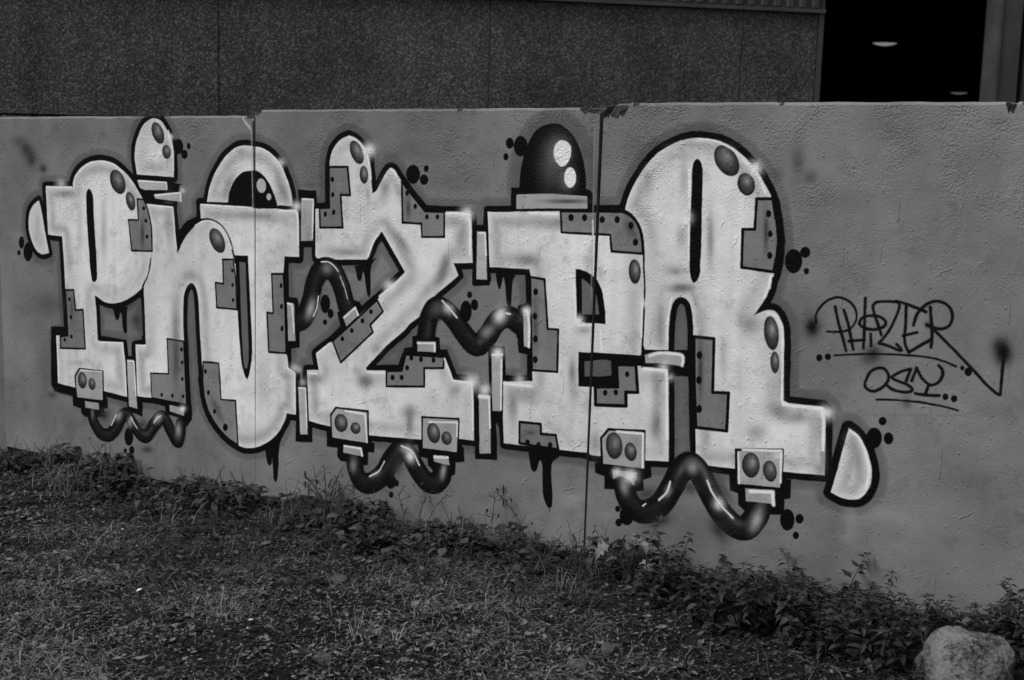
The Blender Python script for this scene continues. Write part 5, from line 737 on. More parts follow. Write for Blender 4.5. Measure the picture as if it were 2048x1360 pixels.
('painted_plate', 'grey riveted patch',[(-3995,1553),(-3886,1558),(-3870,1431),(-3925,1429),(-3912,1281),(-4045,1273),(-4049,1362),(-3991,1368)],0.003),
('painted_plate', 'grey riveted patch',[(-3581,1506),(-3573,1324),(-3470,1325),(-3466,1267),(-3347,1275),(-3349,1384),(-3451,1381),(-3531,1454)],0.003),
('painted_plate', 'grey riveted patch',[(-3710,965),(-3675,917),(-3747,846),(-3730,816),(-3917,653),(-3966,748)],0.003),
('painted_plate', 'grey riveted patch',[(-3544,733),(-3333,746),(-3338,695),(-3441,683),(-3439,599),(-3650,574),(-3651,646),(-3564,657)],0.003),
('painted_plate', 'grey riveted patch',[(-2904,1136),(-2834,1131),(-2811,924),(-2760,927),(-2758,747),(-2881,740)],0.003),
('painted_plate', 'grey riveted patch',[(-2767,1419),(-2490,1432),(-2472,1427),(-2455,1421),(-2440,1411),(-2426,1398),(-2415,1382),(-2405,1364),(-2398,1343),(-2392,1320),(-2389,1296),(-2387,1270),(-2528,1270),(-2537,1336),(-2760,1332)],0.003),
('painted_plate', 'grey riveted patch',[(-2485,810),(-2397,818),(-2383,706),(-2437,700),(-2434,643),(-2575,629),(-2579,705),(-2475,718)],0.003),
('painted_plate', 'grey riveted patch',[(-2936,508),(-2830,514),(-2828,471),(-2755,476),(-2740,416),(-2882,414),(-2933,415)],0.003),
('painted_plate', 'grey riveted patch',[(-1855,1516),(-1919,1513),(-1920,1397),(-1968,1394),(-1965,1248),(-1836,1241),(-1826,1297),(-1823,1354),(-1831,1414),(-1845,1474)],0.003),
('painted_plate', 'grey riveted patch',[(-2148,959),(-2063,961),(-2057,748),(-1991,754),(-1990,602),(-2121,598),(-2137,778)],0.003),
('painted_box', 'pale box with two dark ovals',[(-5744,367),(-5708,413),(-5524,421),(-5525,259),(-5733,249)],0.003),
('painted_box', 'pale box with two dark ovals',[(-3974,396),(-3944,436),(-3754,444),(-3750,290),(-3969,285)],0.003),
('painted_box', 'pale box with two dark ovals',[(-3448,459),(-3249,478),(-3252,322),(-3445,313)],0.003),
('painted_box', 'pale box with two dark ovals',[(-2543,493),(-2510,535),(-2345,551),(-2341,390),(-2533,381)],0.003),
('painted_box', 'pale box with two dark ovals',[(-1947,533),(-1757,562),(-1753,407),(-1937,394)],0.003),
('painted_pipe', 'shiny black wavy pipe',[(-5672,181),(-5668,166),(-5664,151),(-5659,133),(-5650,116),(-5638,99),(-5624,82),(-5608,67),(-5588,54),(-5566,45),(-5541,40),(-5511,40),(-5478,47),(-5449,62),(-5426,78),(-5407,95),(-5390,113),(-5374,134),(-5361,154),(-5352,171),(-5345,179),(-5342,182),(-5345,180),(-5361,177),(-5375,179),(-5374,178),(-5366,168),(-5355,154),(-5343,140),(-5331,127),(-5318,114),(-5303,101),(-5286,90),(-5267,83),(-5245,78),(-5215,79),(-5181,91),(-5156,110),(-5142,128),(-5131,143),(-5121,156),(-5108,170),(-5095,186),(-5084,198),(-5079,201),(-5086,198),(-5099,197),(-5106,198),(-5105,197),(-5100,193),(-5093,182),(-5084,167),(-5073,152),(-5061,137),(-5048,120),(-5034,104),(-5009,89),(-4947,102),(-4929,126),(-4923,142),(-4918,156),(-4915,171),(-4913,187),(-4911,202),(-4910,216),(-5002,208),(-5003,193),(-5005,179),(-5006,166),(-5009,156),(-5012,146),(-5015,138),(-5008,145),(-4961,155),(-4956,154),(-4966,165),(-4978,181),(-4989,195),(-4998,208),(-5007,222),(-5018,237),(-5031,251),(-5048,261),(-5073,266),(-5104,263),(-5133,250),(-5153,234),(-5170,216),(-5185,199),(-5199,183),(-5212,167),(-5223,152),(-5230,143),(-5228,144),(-5217,148),(-5212,149),(-5214,149),(-5220,152),(-5227,156),(-5236,165),(-5248,176),(-5259,188),(-5269,199),(-5279,213),(-5293,228),(-5313,242),(-5347,248),(-5382,239),(-5405,226),(-5423,210),(-5438,192),(-5450,172),(-5461,155),(-5471,142),(-5482,131),(-5494,120),(-5504,113),(-5506,111),(-5504,112),(-5505,112),(-5511,113),(-5517,116),(-5526,122),(-5536,132),(-5547,144),(-5555,156),(-5560,166),(-5564,179),(-5567,193),(-5571,208)],0.004),
('painted_pipe', 'shiny black wavy pipe',[(-4154,781),(-4144,786),(-4130,792),(-4107,806),(-4085,828),(-4070,851),(-4059,874),(-4049,898),(-4040,923),(-4032,950),(-4027,976),(-4022,999),(-4016,1015),(-4009,1027),(-4001,1038),(-3996,1043),(-3998,1042),(-4006,1040),(-4010,1040),(-4009,1039),(-4007,1038),(-4002,1034),(-3994,1024),(-3985,1010),(-3976,994),(-3968,978),(-3961,958),(-3954,938),(-3947,919),(-3941,904),(-3937,893),(-3932,883),(-3928,873),(-3815,912),(-3820,922),(-3824,932),(-3828,942),(-3833,955),(-3839,972),(-3847,992),(-3855,1015),(-3865,1037),(-3876,1056),(-3888,1076),(-3904,1095),(-3924,1113),(-3950,1126),(-3980,1133),(-4014,1133),(-4051,1123),(-4080,1105),(-4101,1084),(-4117,1062),(-4131,1038),(-4141,1011),(-4147,983),(-4153,958),(-4159,937),(-4166,917),(-4175,897),(-4183,880),(-4189,871),(-4188,872),(-4198,868),(-4212,861)],0.004),
('painted_pipe', 'shiny black wavy pipe',[(-3381,816),(-3378,837),(-3376,857),(-3373,876),(-3370,891),(-3367,904),(-3363,915),(-3359,922),(-3357,926),(-3356,927),(-3360,924),(-3370,921),(-3378,921),(-3376,920),(-3367,916),(-3355,910),(-3343,901),(-3330,889),(-3314,872),(-3296,852),(-3278,833),(-3260,817),(-3242,799),(-3217,781),(-3176,769),(-3129,781),(-3102,802),(-3085,821),(-3070,839),(-3056,859),(-3043,880),(-3033,896),(-3026,904),(-3021,908),(-3016,911),(-3013,912),(-3014,912),(-3007,908),(-2993,901),(-2978,893),(-2922,970),(-2936,977),(-2951,985),(-2972,994),(-3001,999),(-3030,996),(-3056,988),(-3079,976),(-3101,959),(-3119,937),(-3133,916),(-3144,897),(-3155,884),(-3166,870),(-3177,858),(-3179,855),(-3162,859),(-3154,857),(-3163,865),(-3178,880),(-3194,896),(-3210,912),(-3227,930),(-3245,950),(-3265,969),(-3285,983),(-3306,995),(-3327,1004),(-3352,1010),(-3382,1010),(-3411,1000),(-3431,986),(-3446,971),(-3457,954),(-3466,937),(-3472,919),(-3478,900),(-3482,880),(-3485,858),(-3488,836),(-3491,816)],0.004),
('painted_pipe', 'shiny black wavy pipe',[(-3889,193),(-3886,177),(-3884,159),(-3881,139),(-3874,119),(-3864,101),(-3852,84),(-3836,69),(-3812,56),(-3782,50),(-3752,53),(-3727,60),(-3704,69),(-3683,81),(-3663,95),(-3643,112),(-3624,133),(-3606,157),(-3591,182),(-3577,204),(-3566,221),(-3555,235),(-3546,246),(-3543,250),(-3551,246),(-3564,244),(-3567,244),(-3563,242),(-3557,238),(-3551,231),(-3542,218),(-3531,202),(-3518,185),(-3505,170),(-3491,155),(-3475,140),(-3456,128),(-3434,119),(-3410,115),(-3384,116),(-3356,124),(-3331,139),(-3313,155),(-3299,173),(-3287,192),(-3280,213),(-3278,231),(-3278,244),(-3277,255),(-3385,244),(-3385,231),(-3386,220),(-3386,214),(-3386,213),(-3388,211),(-3392,206),(-3394,204),(-3390,206),(-3384,208),(-3383,208),(-3384,208),(-3387,209),(-3393,213),(-3403,222),(-3414,234),(-3424,247),(-3434,259),(-3444,274),(-3456,292),(-3472,308),(-3490,321),(-3510,331),(-3539,337),(-3577,332),(-3609,315),(-3630,296),(-3645,279),(-3660,260),(-3675,237),(-3690,213),(-3703,192),(-3714,177),(-3723,168),(-3732,160),(-3740,154),(-3747,150),(-3753,148),(-3757,147),(-3755,147),(-3750,146),(-3749,145),(-3753,150),(-3758,158),(-3763,166),(-3766,175),(-3768,187),(-3770,204),(-3772,221)],0.004),
('painted_pipe', 'shiny black wavy pipe',[(-2482,317),(-2479,301),(-2475,283),(-2470,263),(-2462,242),(-2451,224),(-2439,207),(-2424,191),(-2405,178),(-2383,169),(-2360,165),(-2335,166),(-2310,172),(-2286,182),(-2264,196),(-2243,212),(-2223,232),(-2206,255),(-2192,279),(-2181,301),(-2170,322),(-2160,343),(-2151,363),(-2144,379),(-2137,391),(-2131,400),(-2126,406),(-2127,406),(-2136,402),(-2147,401),(-2151,402),(-2148,400),(-2142,395),(-2133,384),(-2123,369),(-2111,350),(-2099,331),(-2086,311),(-2073,290),(-2059,269),(-2042,248),(-2025,230),(-2007,214),(-1988,199),(-1968,188),(-1947,180),(-1925,176),(-1899,178),(-1871,188),(-1848,206),(-1832,226),(-1820,244),(-1811,260),(-1804,277),(-1799,292),(-1796,303),(-1794,313),(-1882,327),(-1885,316),(-1888,306),(-1889,300),(-1892,294),(-1898,284),(-1905,272),(-1910,266),(-1909,266),(-1905,268),(-1906,268),(-1911,269),(-1918,272),(-1928,278),(-1941,287),(-1954,300),(-1966,313),(-1978,328),(-1990,346),(-2003,366),(-2015,386),(-2027,405),(-2039,424),(-2052,443),(-2066,460),(-2080,474),(-2097,485),(-2120,493),(-2149,492),(-2177,480),(-2196,463),(-2209,447),(-2221,430),(-2232,411),(-2241,390),(-2249,371),(-2258,353),(-2268,334),(-2279,314),(-2289,298),(-2297,286),(-2306,278),(-2315,270),(-2324,265),(-2331,262),(-2334,261),(-2338,261),(-2341,262),(-2344,263),(-2348,266),(-2355,273),(-2361,282),(-2367,291),(-2371,301),(-2374,315),(-2377,331),(-2381,349)],0.004)]

PX, X0, Z0, NW, NH = 2.0, -6460, -160, 2900, 1060     # mm per texel, origin, size
def paint_wall(OPS, seed=5):
    rs = np.random.RandomState(seed)
    def smooth_noise(cell, amp):
        gh, gw = int(NH/cell)+3, int(NW/cell)+3
        g = rs.rand(gh, gw)*2-1
        yy = np.arange(NH)/cell; xx = np.arange(NW)/cell
        y0 = yy.astype(int); x0 = xx.astype(int); fy = yy-y0; fx = xx-x0
        fy = fy*fy*(3-2*fy); fx = fx*fx*(3-2*fx)
        a = g[y0][:, x0]; b = g[y0][:, x0+1]; c = g[y0+1][:, x0]; d = g[y0+1][:, x0+1]
        return amp*((a*(1-fx)+b*fx)*(1-fy)[:, None]+(c*(1-fx)+d*fx)*fy[:, None])
    cloud = smooth_noise(160, .5)+smooth_noise(70, .3)+smooth_noise(30, .2)
    fine = smooth_noise(9, .5)+smooth_noise(4, .5)
    streak = np.repeat(smooth_noise(14, 1.)[:1], NH, 0)*.5
    blotch = np.clip((smooth_noise(30, .6)+smooth_noise(13, .45)+smooth_noise(5, .35)-.22)*1.5, 0, 1)
    base = np.full((NH, NW), .182)*(1+.30*cloud+.04*fine-.14*blotch)
    img = base.copy()
    edge_wob = (smooth_noise(10, 1.)*.9+smooth_noise(26, 1.)*.9)          # spray edges are never exact, mm
    def box(pts, pad):
        x = [p[0] for p in pts]; z = [p[1] for p in pts]
        i0 = max(0, int((min(x)-pad-X0)/PX)); i1 = min(NW, int((max(x)+pad-X0)/PX)+2)
        j0 = max(0, int((min(z)-pad-Z0)/PX)); j1 = min(NH, int((max(z)+pad-Z0)/PX)+2)
        gx = (X0+(np.arange(i0, i1)+.5)*PX)[None, :]; gz = (Z0+(np.arange(j0, j1)+.5)*PX)[:, None]
        return (slice(j0, j1), slice(i0, i1)), gx, gz
    def seg_dist(gx, gz, pts, closed):
        d = np.full((gz.shape[0], gx.shape[1]), 1e9, np.float32)
        n = len(pts)
        for i in range(n if closed else n-1):
            ax, az = pts[i]; bx, bz = pts[(i+1) % n]
            ex, ez = bx-ax, bz-az; L = ex*ex+ez*ez
            if L == 0: continue
            t = np.clip(((gx-ax)*ex+(gz-az)*ez)/L, 0, 1)
            dd = (gx-ax-t*ex)**2+(gz-az-t*ez)**2
            np.minimum(d, dd, out=d, casting='unsafe')
        return np.sqrt(d)
    def inside(gx, gz, pts):
        m = np.zeros((gz.shape[0], gx.shape[1]), bool); n = len(pts)
        for i in range(n):
            ax, az = pts[i]; bx, bz = pts[(i+1) % n]
            if az == bz: continue
            c = (gz >= min(az, bz)) & (gz < max(az, bz))
            xi = ax+(gz-az)*(bx-ax)/(bz-az)
            m ^= c & (gx < xi)
        return m
    def sdf(pts, pad):
        sl, gx, gz = box(pts, pad)
        d = seg_dist(gx, gz, pts, True)
        return sl, np.where(inside(gx, gz, pts), -d, d)
    def put(sl, a, v):
        img[sl] = img[sl]*(1-a)+v*a
    halo = np.zeros((NH, NW)); halo_done = False
    for op in OPS:
        k = op[0]
        if k == 'H':
            sl, d = sdf(op[2], op[1]+30)
            d = d+edge_wob[sl]*3
            halo[sl] = np.maximum(halo[sl], np.clip((op[1]-d)/10, 0, 1)*.55+.45*np.clip((op[1]-d)/40, 0, 1))
            continue
        if not halo_done:
            img *= 1-.40*halo; base = img.copy(); halo_done = True
        if k == 'O':
            sl, d = sdf(op[2], op[1]+8); put(sl, np.clip((op[1]-d+edge_wob[sl]*1.4)/4+.5, 0, 1), .003)
        elif k in 'FG':
            pts = op[2] if k == 'F' else op[1]
            sl, d = sdf(pts, 6); a = np.clip((-d+edge_wob[sl]*.8)/3+.5, 0, 1)
            if k == 'G': put(sl, a, base[sl]*1.06)
            else:
                v = op[1]
                if v > .1: v = v*(1+.20*cloud[sl]+.06*fine[sl]+.09*streak[sl])*(1-.20*blotch[sl])
                if op[1] > .5 and d.shape[0] > 120:
                    ed = np.exp(-((-d-42)/30)**2)*np.clip(.6+1.3*cloud[sl]+.25*fine[sl], 0, 1)
                    v = v*(1-.44*ed)
                put(sl, a, v)
        elif k == 'L':
            _, w, v, al, soft, pts = op
            sl, gx, gz = box(pts, w*1.6+4); d = seg_dist(gx, gz, pts, False)
            e = max(2.5, w*2*soft)
            put(sl, al*np.clip((w-d+edge_wob[sl]*.7)/e+.5, 0, 1), v)
        elif k in 'EB':
            if k == 'E': _, st, cx, cz, ax, az, bx, bz = op
            else: _, v, al, cx, cz, ax, az, bx, bz = op
            ext = max(abs(ax)+abs(bx), abs(az)+abs(bz))*(1.25 if k == 'E' else 2.6)
            sl, gx, gz = box([(cx-ext, cz-ext), (cx+ext, cz+ext)], 2)
            det = ax*bz-az*bx; dx, dz = gx-cx, gz-cz
            p = (dx*bz-dz*bx)/det; q = (-dx*az+dz*ax)/det
            r = np.sqrt(p*p+q*q); size = (abs(det))**.5
            if k == 'B':
                g = np.exp(-r*r*1.1)*(1+(.45*fine[sl]+(.55*cloud[sl] if v < .2 else 0))*(1-np.exp(-r*r)))
                put(sl, np.clip(al*g, 0, 1), v)
            else:
                a = np.clip((1-r)*size/3+.5+edge_wob[sl]*.2, 0, 1)
                if st == 'dot': put(sl, a, .003)
                elif st == 'bub':
                    h = np.exp(-((p-.15)**2+(q+.25)**2)*2.4)
                    put(sl, a, (.020+.135*h+.10*np.exp(-((p-.2)**2+(q+.2)**2)*14))*(1+.4*fine[sl])*np.clip(1.25-.9*r**4, .2, 1))
                elif st == 'glint': put(sl, a, .84)
                elif st == 'glint2': put(sl, a*.9, .5)
        elif k == 'T':
            _, r, pts = op
            sl, gx, gz = box(pts, r+10); d = seg_dist(gx, gz, pts, False)
            n = d/r
            v = .004+.009*np.clip(1-n*1.4, 0, 1)*(1+.5*fine[sl]+.5*cloud[sl])
            d2 = seg_dist(gx-r*.22, gz-r*.36, pts, False)/r
            v = v+(.075*np.clip(1-d2/.5, 0, 1)**1.6)*np.clip(.45+1.6*cloud[sl]+.4*fine[sl], .12, 1.2)
            put(sl, np.clip((r-d+edge_wob[sl])/5+.5, 0, 1), v)
    # relief of the paint skin: roller stipple, blisters, scratches, dried runs
    rough = smooth_noise(1.6, .8)+smooth_noise(2.7, .6)+smooth_noise(6, .3)
    zz = (Z0+(np.arange(NH)+.5)*PX)[:, None]
    amp = np.clip((zz-1000)/750, 0, 1)**1.4*.95+.14
    amp = amp*np.clip(.5+1.1*(smooth_noise(60, .6)+smooth_noise(24, .5)), .06, 1.35)
    hgt = .5+.085*rough*amp+.04*smooth_noise(20, 1.)+.05*smooth_noise(45, 1.)+.012*rough
    for i in range(6500):
        cx, cz = rs.randint(6, NW-8), rs.randint(6, NH-8); r = rs.choice([.8, 1.1, 1.6, 2.4], p=[.5, .32, .15, .03]); e = int(r*2.2)+1; el = rs.uniform(.8, 1.8)
        y, x = np.mgrid[-e:e+1, -e:e+1]; s = (slice(max(0, cz-e), cz+e+1), slice(max(0, cx-e), cx+e+1))
        b = np.exp(-(x*x+(y/el)**2)/(r*r))
        if hgt[s].shape == b.shape: hgt[s] += b*rs.choice([.2, .13, -.16], p=[.4, .3, .3])*(.4+.6*rs.rand())
    for i in range(150):
        cx, cz, a, L = rs.uniform(30, NW-30), rs.uniform(30, NH-30), rs.normal(.5, .7), rs.uniform(8, 45); n = int(L)
        for q in range(n):
            t = q-n/2; x = int(cx+t*math.cos(a)+1.5*math.sin(q*.35)); y = int(cz+t*math.sin(a))
            if 1 < x < NW-2 and 1 < y < NH-2: hgt[y-1:y+2, x-1:x+2] += .04*(1-abs(t)/(n/2))
    for i in range(46):
        cx, cz, L = rs.randint(20, NW-20), rs.randint(120, NH-20), rs.randint(15, 60)
        for q in range(L):
            hgt[max(0, cz-q), cx-1:cx+2] += .14*(.5+.5*q/L)
    hgt += .10*(img < .03)*smooth_noise(2.2, 1.)*.6
    tone = 1+.05*cloud+.05*rough*amp*.6
    pit = (rs.rand(NH, NW) > .9988); img[pit] *= .45
    lite = (rs.rand(NH, NW) > .9993) & (img < .4); img[lite] = np.minimum(.5, img[lite]*2.2+.05)
    return np.clip(img*tone, .003, .9), np.clip(hgt, 0, 1)

ART, RELIEF = paint_wall(OPS)
img = bpy.data.images.new('wall_painting', NW, NH, alpha=False, float_buffer=True, is_data=True)
buf = np.ones((NH, NW, 4), np.float32); buf[..., 0] = ART; buf[..., 1] = RELIEF; buf[..., 2] = 0
img.pixels.foreach_set(buf.ravel()); img.update(); img.pack()

def wall_paint_material():
    k = NT('painted_concrete')
    tx = k.n('TexImage', image=img, extension='EXTEND', interpolation='Linear')
    uv = k.n('UVMap', uv_map='UVMap'); k.l(uv.outputs[0], tx.inputs[0])
    sep = k.n('SeparateColor'); k.l(tx.outputs['Color'], sep.inputs[0])
    cmb = k.n('CombineColor')
    for i in range(3): k.l(sep.outputs[0], cmb.inputs[i])
    return k.done(cmb.outputs[0], .7, k.bump(sep.outputs[1], 1.0, .016), .07)
M = {}
M['art'] = wall_paint_material()
def concrete(name, lo, hi, scale=40):
    k = NT(name); p = k.pos(); a = k.noise(scale, 8, .7, p)
    return k.done(k.ramp(a, (.3, lo), (.7, hi)), .9, k.bump(a, .8, .012), .2)
M['broken'] = concrete('broken_concrete', .018, .08, 70)
M['bare'] = concrete('bare_concrete', .10, .20, 14)
k = NT('plain_painted_concrete'); p = k.pos(); M['plain'] = k.done(k.ramp(k.noise(6, 8, .65, p), (.3, .10), (.7, .16)), .7, k.bump(k.noise(60, 5, .6, p), .6, .005), .3)

# ---------------------------------------------------------------- ground
def lerp_tab(x, tab):
    return np.interp(x, [a for a, _ in tab], [b for _, b in tab])
BASE = [(-9, -.16), (-6.7, -.20), (-6.3, -.19), (-5.95, -.135), (-5.75, -.085), (-5.3, -.07), (-5.1, -.12), (-4.85, -.13), (-4.6, -.09), (-4.4, -.05), (-3.9, -.03), (-3.4, -.065), (-3.0, -.035), (-2.6, -.005), (-2, .015), (-1, .04), (3, .08)]
PLAN = [(-30, -.16), (-6.3, -.13), (-4.45, -.075), (-2.6, -.01), (-1, .03), (3, .06), (30, .06)]
def ground_z(x, y):
    x = np.asarray(x, float); y = np.asarray(y, float)
    near = np.clip(1-(-y-.02)/.22, 0, 1)*(y > -.4)
    z = lerp_tab(x, PLAN)*(1-near)+lerp_tab(x, BASE)*near
    z = z+.012*np.sin(x*2.1+1.3*y)*np.cos(y*3.3-.7*x)+.007*np.sin(x*7.3+y*5.1)+.006*np.sin(x*13.1-y*11.7)
    return np.where(y > .2, -.22, z)
def axis(lo, hi, step, far):
    a = np.arange(lo, hi+1e-6, step); g = []; d = step
    s = hi
    while s < far: d *= 1.35; s += d; g.append(s)
    g2 = []; d = step; s = lo
    while s > -far: d *= 1.35; s -= d; g2.append(s)
    return np.array(g2[::-1]+list(a)+g)
def build_ground():
    xs = axis(-7.6, .6, .03, 400); ys = axis(-3.2, .36, .03, 400)
    X, Y = np.meshgrid(xs, ys); Z = ground_z(X, Y)
    nearm = (X > -8) & (X < 1) & (Y > -3.5) & (Y < .2)
    jit = rs0.rand(*X.shape)*.014-.007
    Z = Z+np.where(nearm, jit, 0)
    h, w_ = X.shape; V = np.stack([X, Y, Z], -1).reshape(-1, 3)
    i = np.arange(h*w_).reshape(h, w_)
    a, b, c, d = i[:-1, :-1].ravel(), i[:-1, 1:].ravel(), i[1:, 1:].ravel(), i[1:, :-1].ravel()
    T = np.concatenate([np.stack([a, b, c], 1), np.stack([a, c, d], 1)])
    k = NT("soil"); p = k.pos(); n1 = k.noise(9, 10, .75, p); n2 = k.noise(60, 6, .7, p)
    mixn = k.math('MULTIPLY', k.math('ADD', n1, n2), .5)
    mt = k.done(k.ramp(mixn, (.38, .008), (.52, .022), (.68, .07)), .95, k.bump(n2, 1, .02, k.bump(n1, 1, .05)), .15)
    return tag(tri_mesh('ground', V, T, mt, smooth=True), kind='structure')
build_ground()

# ---------------------------------------------------------------- concrete panels
def wall_uv(me, loc):
    uv = me.uv_layers.new(name='UVMap')
    co = np.empty(len(me.vertices)*3, np.float32); me.vertices.foreach_get('co', co); co = co.reshape(-1, 3)
    li = np.empty(len(me.loops), np.int32); me.loops.foreach_get('vertex_index', li)
    u = ((co[li, 0]+loc[0])*1000-X0)/(NW*PX); v = ((co[li, 2]+loc[2])*1000-Z0)/(NH*PX)
    uv.data.foreach_set('uv', np.stack([u, v], 1).astype(np.float32).ravel())
THICK = .15
def panel(xl, xr, zl, zr, zb, y0, lean, chips, label, mat, seed):
    """xl/xr: bottom x of the edges, lean: (dxl, dxr) shift of the top; chips: list of (x0, x1, drop, depth)"""
    r = random.Random(seed); cols = set(np.round(np.arange(xl, xr, .06), 4)) | {xl, xr}
    for c in chips:
        cols |= set(np.round(np.arange(max(xl, c[0]-.012), min(xr, c[1]+.012), .006), 4))
    cols = sorted(cols); V = []; F = []; FM = []
    loc = ((xl+xr)/2, y0, zb)
    for x in cols:
        t = (x-xl)/(xr-xl); top = zl+(zr-zl)*t+r.uniform(-.0015, .0015); dx = lean[0]*(1-t)+lean[1]*t
        dep = .010+r.uniform(-.002, .002); drop = .010+r.uniform(-.0015, .0015); chipped = 0
        for c in chips:
            if c[0] <= x <= c[1]:
                u = (x-c[0])/(c[1]-c[0]); e = min(1, 5*u if c[4] != 'l' else 1, 5*(1-u) if c[4] != 'r' else 1)
                drop = max(drop, c[2]*max(.25, e)*r.uniform(.8, 1.15)); dep = max(dep, c[3]*e*r.uniform(.8, 1.1)); chipped = 1
        mid = .5*dep+r.uniform(-.25, .25)*dep*chipped
        prof = [(0, zb, 0), (0, top-drop, 1), (mid, top-drop*(.5+(.25*r.uniform(-1, 1) if chipped else 0)), 1), (dep, top-(drop*.15*chipped), 1), (max(dep+.01, THICK-.012), top, 1), (THICK, top-.012, 1), (THICK, zb, 0)]
        zfull = top
        for (yy, zz, k_) in prof:
            V.append((x+dx*(zz-zb)/(zfull-zb)-loc[0], yy, zz-zb))
        V[-1] = V[-1]
        FM.append(chipped)
    n = 7; faces = []; fm = []
    for i in range(len(cols)-1):
        ch = FM[i] and FM[i+1]
        for j in range(n):
            a = i*n+j; b = i*n+(j+1) % n
            faces.append((b, a, a+n, b+n)[::-1]); fm.append(1 if (ch and j in (1, 2)) else (2 if j in (3, 4, 5) else 0))
    faces.append(tuple(range(n))[::-1]); fm.append(2)
    faces.append(tuple((len(cols)-1)*n+j for j in range(n))); fm.append(2)
    o = mesh_obj('concrete_panel', V, faces, [mat, M['broken'], M['bare']], loc=loc, fmat=fm)
    bm = bmesh.new(); bm.from_mesh(o.data); bmesh.ops.recalc_face_normals(bm, faces=bm.faces); bm.to_mesh(o.data); bm.free()
    wall_uv(o.data, loc)
    return tag(o, label, 'wall panel', 'concrete panels set on edge in a row')
PA = panel(-6.329, -4.449, 1.735, 1.777, -.105, .000, (-.010, -.006), [(-4.50, -4.449, .014, .02, 'r')], 'leftmost painted concrete wall panel, carrying the rounded letter P', M['art'], 1)
PB = panel(-4.446, -2.6045, 1.803, 1.843, -.25, -.003, (.003, .0035), [(-4.44, -4.412, .026, .09, 'l'), (-2.70, -2.6, .024, .085, 'r'), (-3.3, -3.27, .013, .018, 'm')], 'middle painted concrete wall panel with the black beacon and letter Z', M['art'], 2)
PC = panel(-2.6005, -.745, 1.862, 1.892, -.25, .004, (.0125, .004), [(-2.6005, -2.484, .056, .10, 'l'), (-2.47, -2.445, .017, .02, 'm'), (-1.86, -1.84, .014, .02, 'm'), (-1.045, -1.005, .036, .06, 'm'), (-.99, -.80, .018, .03, 'm')], 'rightmost painted concrete wall panel with the scrawled signature', M['art'], 3)
P0 = panel(-8.20, -6.352, 1.72, 1.735, -.25, .022, (-.01, -.01), [], 'plain weathered concrete wall panel at the far left edge', M['plain'], 4)

def clip_half(poly, x, keep_right):
    out = []; n = len(poly)
    for i in range(n):
        a, b = poly[i], poly[(i+1) % n]; ia = (a[0] >= x) == keep_right; ib = (b[0] >= x) == keep_right
        if ia: out.append(a)
        if ia != ib:
            t = (x-a[0])/(b[0]-a[0]); out.append((x, a[1]+t*(b[1]-a[1])))
    return out
PANELS = [(PA, -6340, -4452, 0.0), (PB, -4440, -2606, -.003), (PC, -2588, -742, .004)]
def dedupe(poly):
    o = []
    for q in poly:
        if not o or abs(q[0]-o[-1][0])+abs(q[1]-o[-1][1]) > 1.5: o.append(q)
    if len(o) > 2 and abs(o[0][0]-o[-1][0])+abs(o[0][1]-o[-1][1]) <= 1.5: o.pop()
    return o
def paint_sheet(name, label, poly, lift):
    for (po, xa, xb, y0) in PANELS:
        q = dedupe(clip_half(clip_half(poly, xa, True), xb, False))
        if len(q) < 3 or max(a[0] for a in q)-min(a[0] for a in q) < 12: continue
        V = [(x/1000-po.location.x, -lift, z/1000-po.location.z) for x, z in q]
        T = [tuple(t) for t in tessellate_polygon([[Vector((v[0], v[2], 0)) for v in V]])]
        F = []
        for t in T:
            a, b, c = (V[i] for i in t)
            cr = (b[0]-a[0])*(c[2]-a[2])-(b[2]-a[2])*(c[0]-a[0])
            if abs(cr) < 1e-9: continue
            F.append(t if cr > 0 else t[::-1])
        if not F: continue
        o = mesh_obj(name, V, F, M['art'], parent=po)
        wall_uv(o.data, tuple(po.location))
        if label: o['label'] = label
for nm, lb, pts, lift in SHEETS: paint_sheet(nm, lb, pts, lift*.3)

# ---------------------------------------------------------------- the building behind
def box_geo(x0, x1, y0, y1, z0, z1):
    return ([(x0, y0, z0), (x1, y0, z0), (x1, y1, z0), (x0, y1, z0), (x0, y0, z1), (x1, y0, z1), (x1, y1, z1), (x0, y1, z1)],
            [(0, 3, 2, 1), (4, 5, 6, 7), (0, 1, 5, 4), (1, 2, 6, 5), (2, 3, 7, 6), (3, 0, 4, 7)])
def bbox(name, mat, parent, *b): v, f = box_geo(*b); return mesh_obj(name, v, f, mat, parent)
k = NT('exposed_aggregate'); p = k.pos()
v1 = k.n('TexVoronoi', Scale=58.0, Randomness=1.0); k.l(p, v1.inputs['Vector'])
sepc = k.n('SeparateColor'); k.l(v1.outputs['Color'], sepc.inputs[0])
stone = k.ramp(sepc.outputs[0], (.0, .09), (.55, .15), (.82, .22), (1.0, .36))
gap = k.ramp(v1.outputs['Distance'], (.3, 1.0), (.6, .4))
mpp = k.n('Mapping'); mpp.inputs['Scale'].default_value = (1, 1, .18); k.l(p, mpp.inputs[0])
var = k.ramp(k.math('ADD', k.math('MULTIPLY', k.noise(1.1, 4, .6, p), .5), k.math('MULTIPLY', k.noise(2.6, 5, .65, mpp.outputs[0]), .5)), (.36, .55), (.64, 1.12))
mx = k.n('Mix', data_type='RGBA', blend_type='MULTIPLY'); mx.inputs[0].default_value = 1; k.l(stone, mx.inputs[6]); k.l(gap, mx.inputs[7])
mx2 = k.n('Mix', data_type='RGBA', blend_type='MULTIPLY'); mx2.inputs[0].default_value = 1; k.l(mx.outputs[2], mx2.inputs[6]); k.l(var, mx2.inputs[7])
M['aggregate'] = k.done(mx2.outputs[2], .85, k.bump(gap, .9, .012), .25)
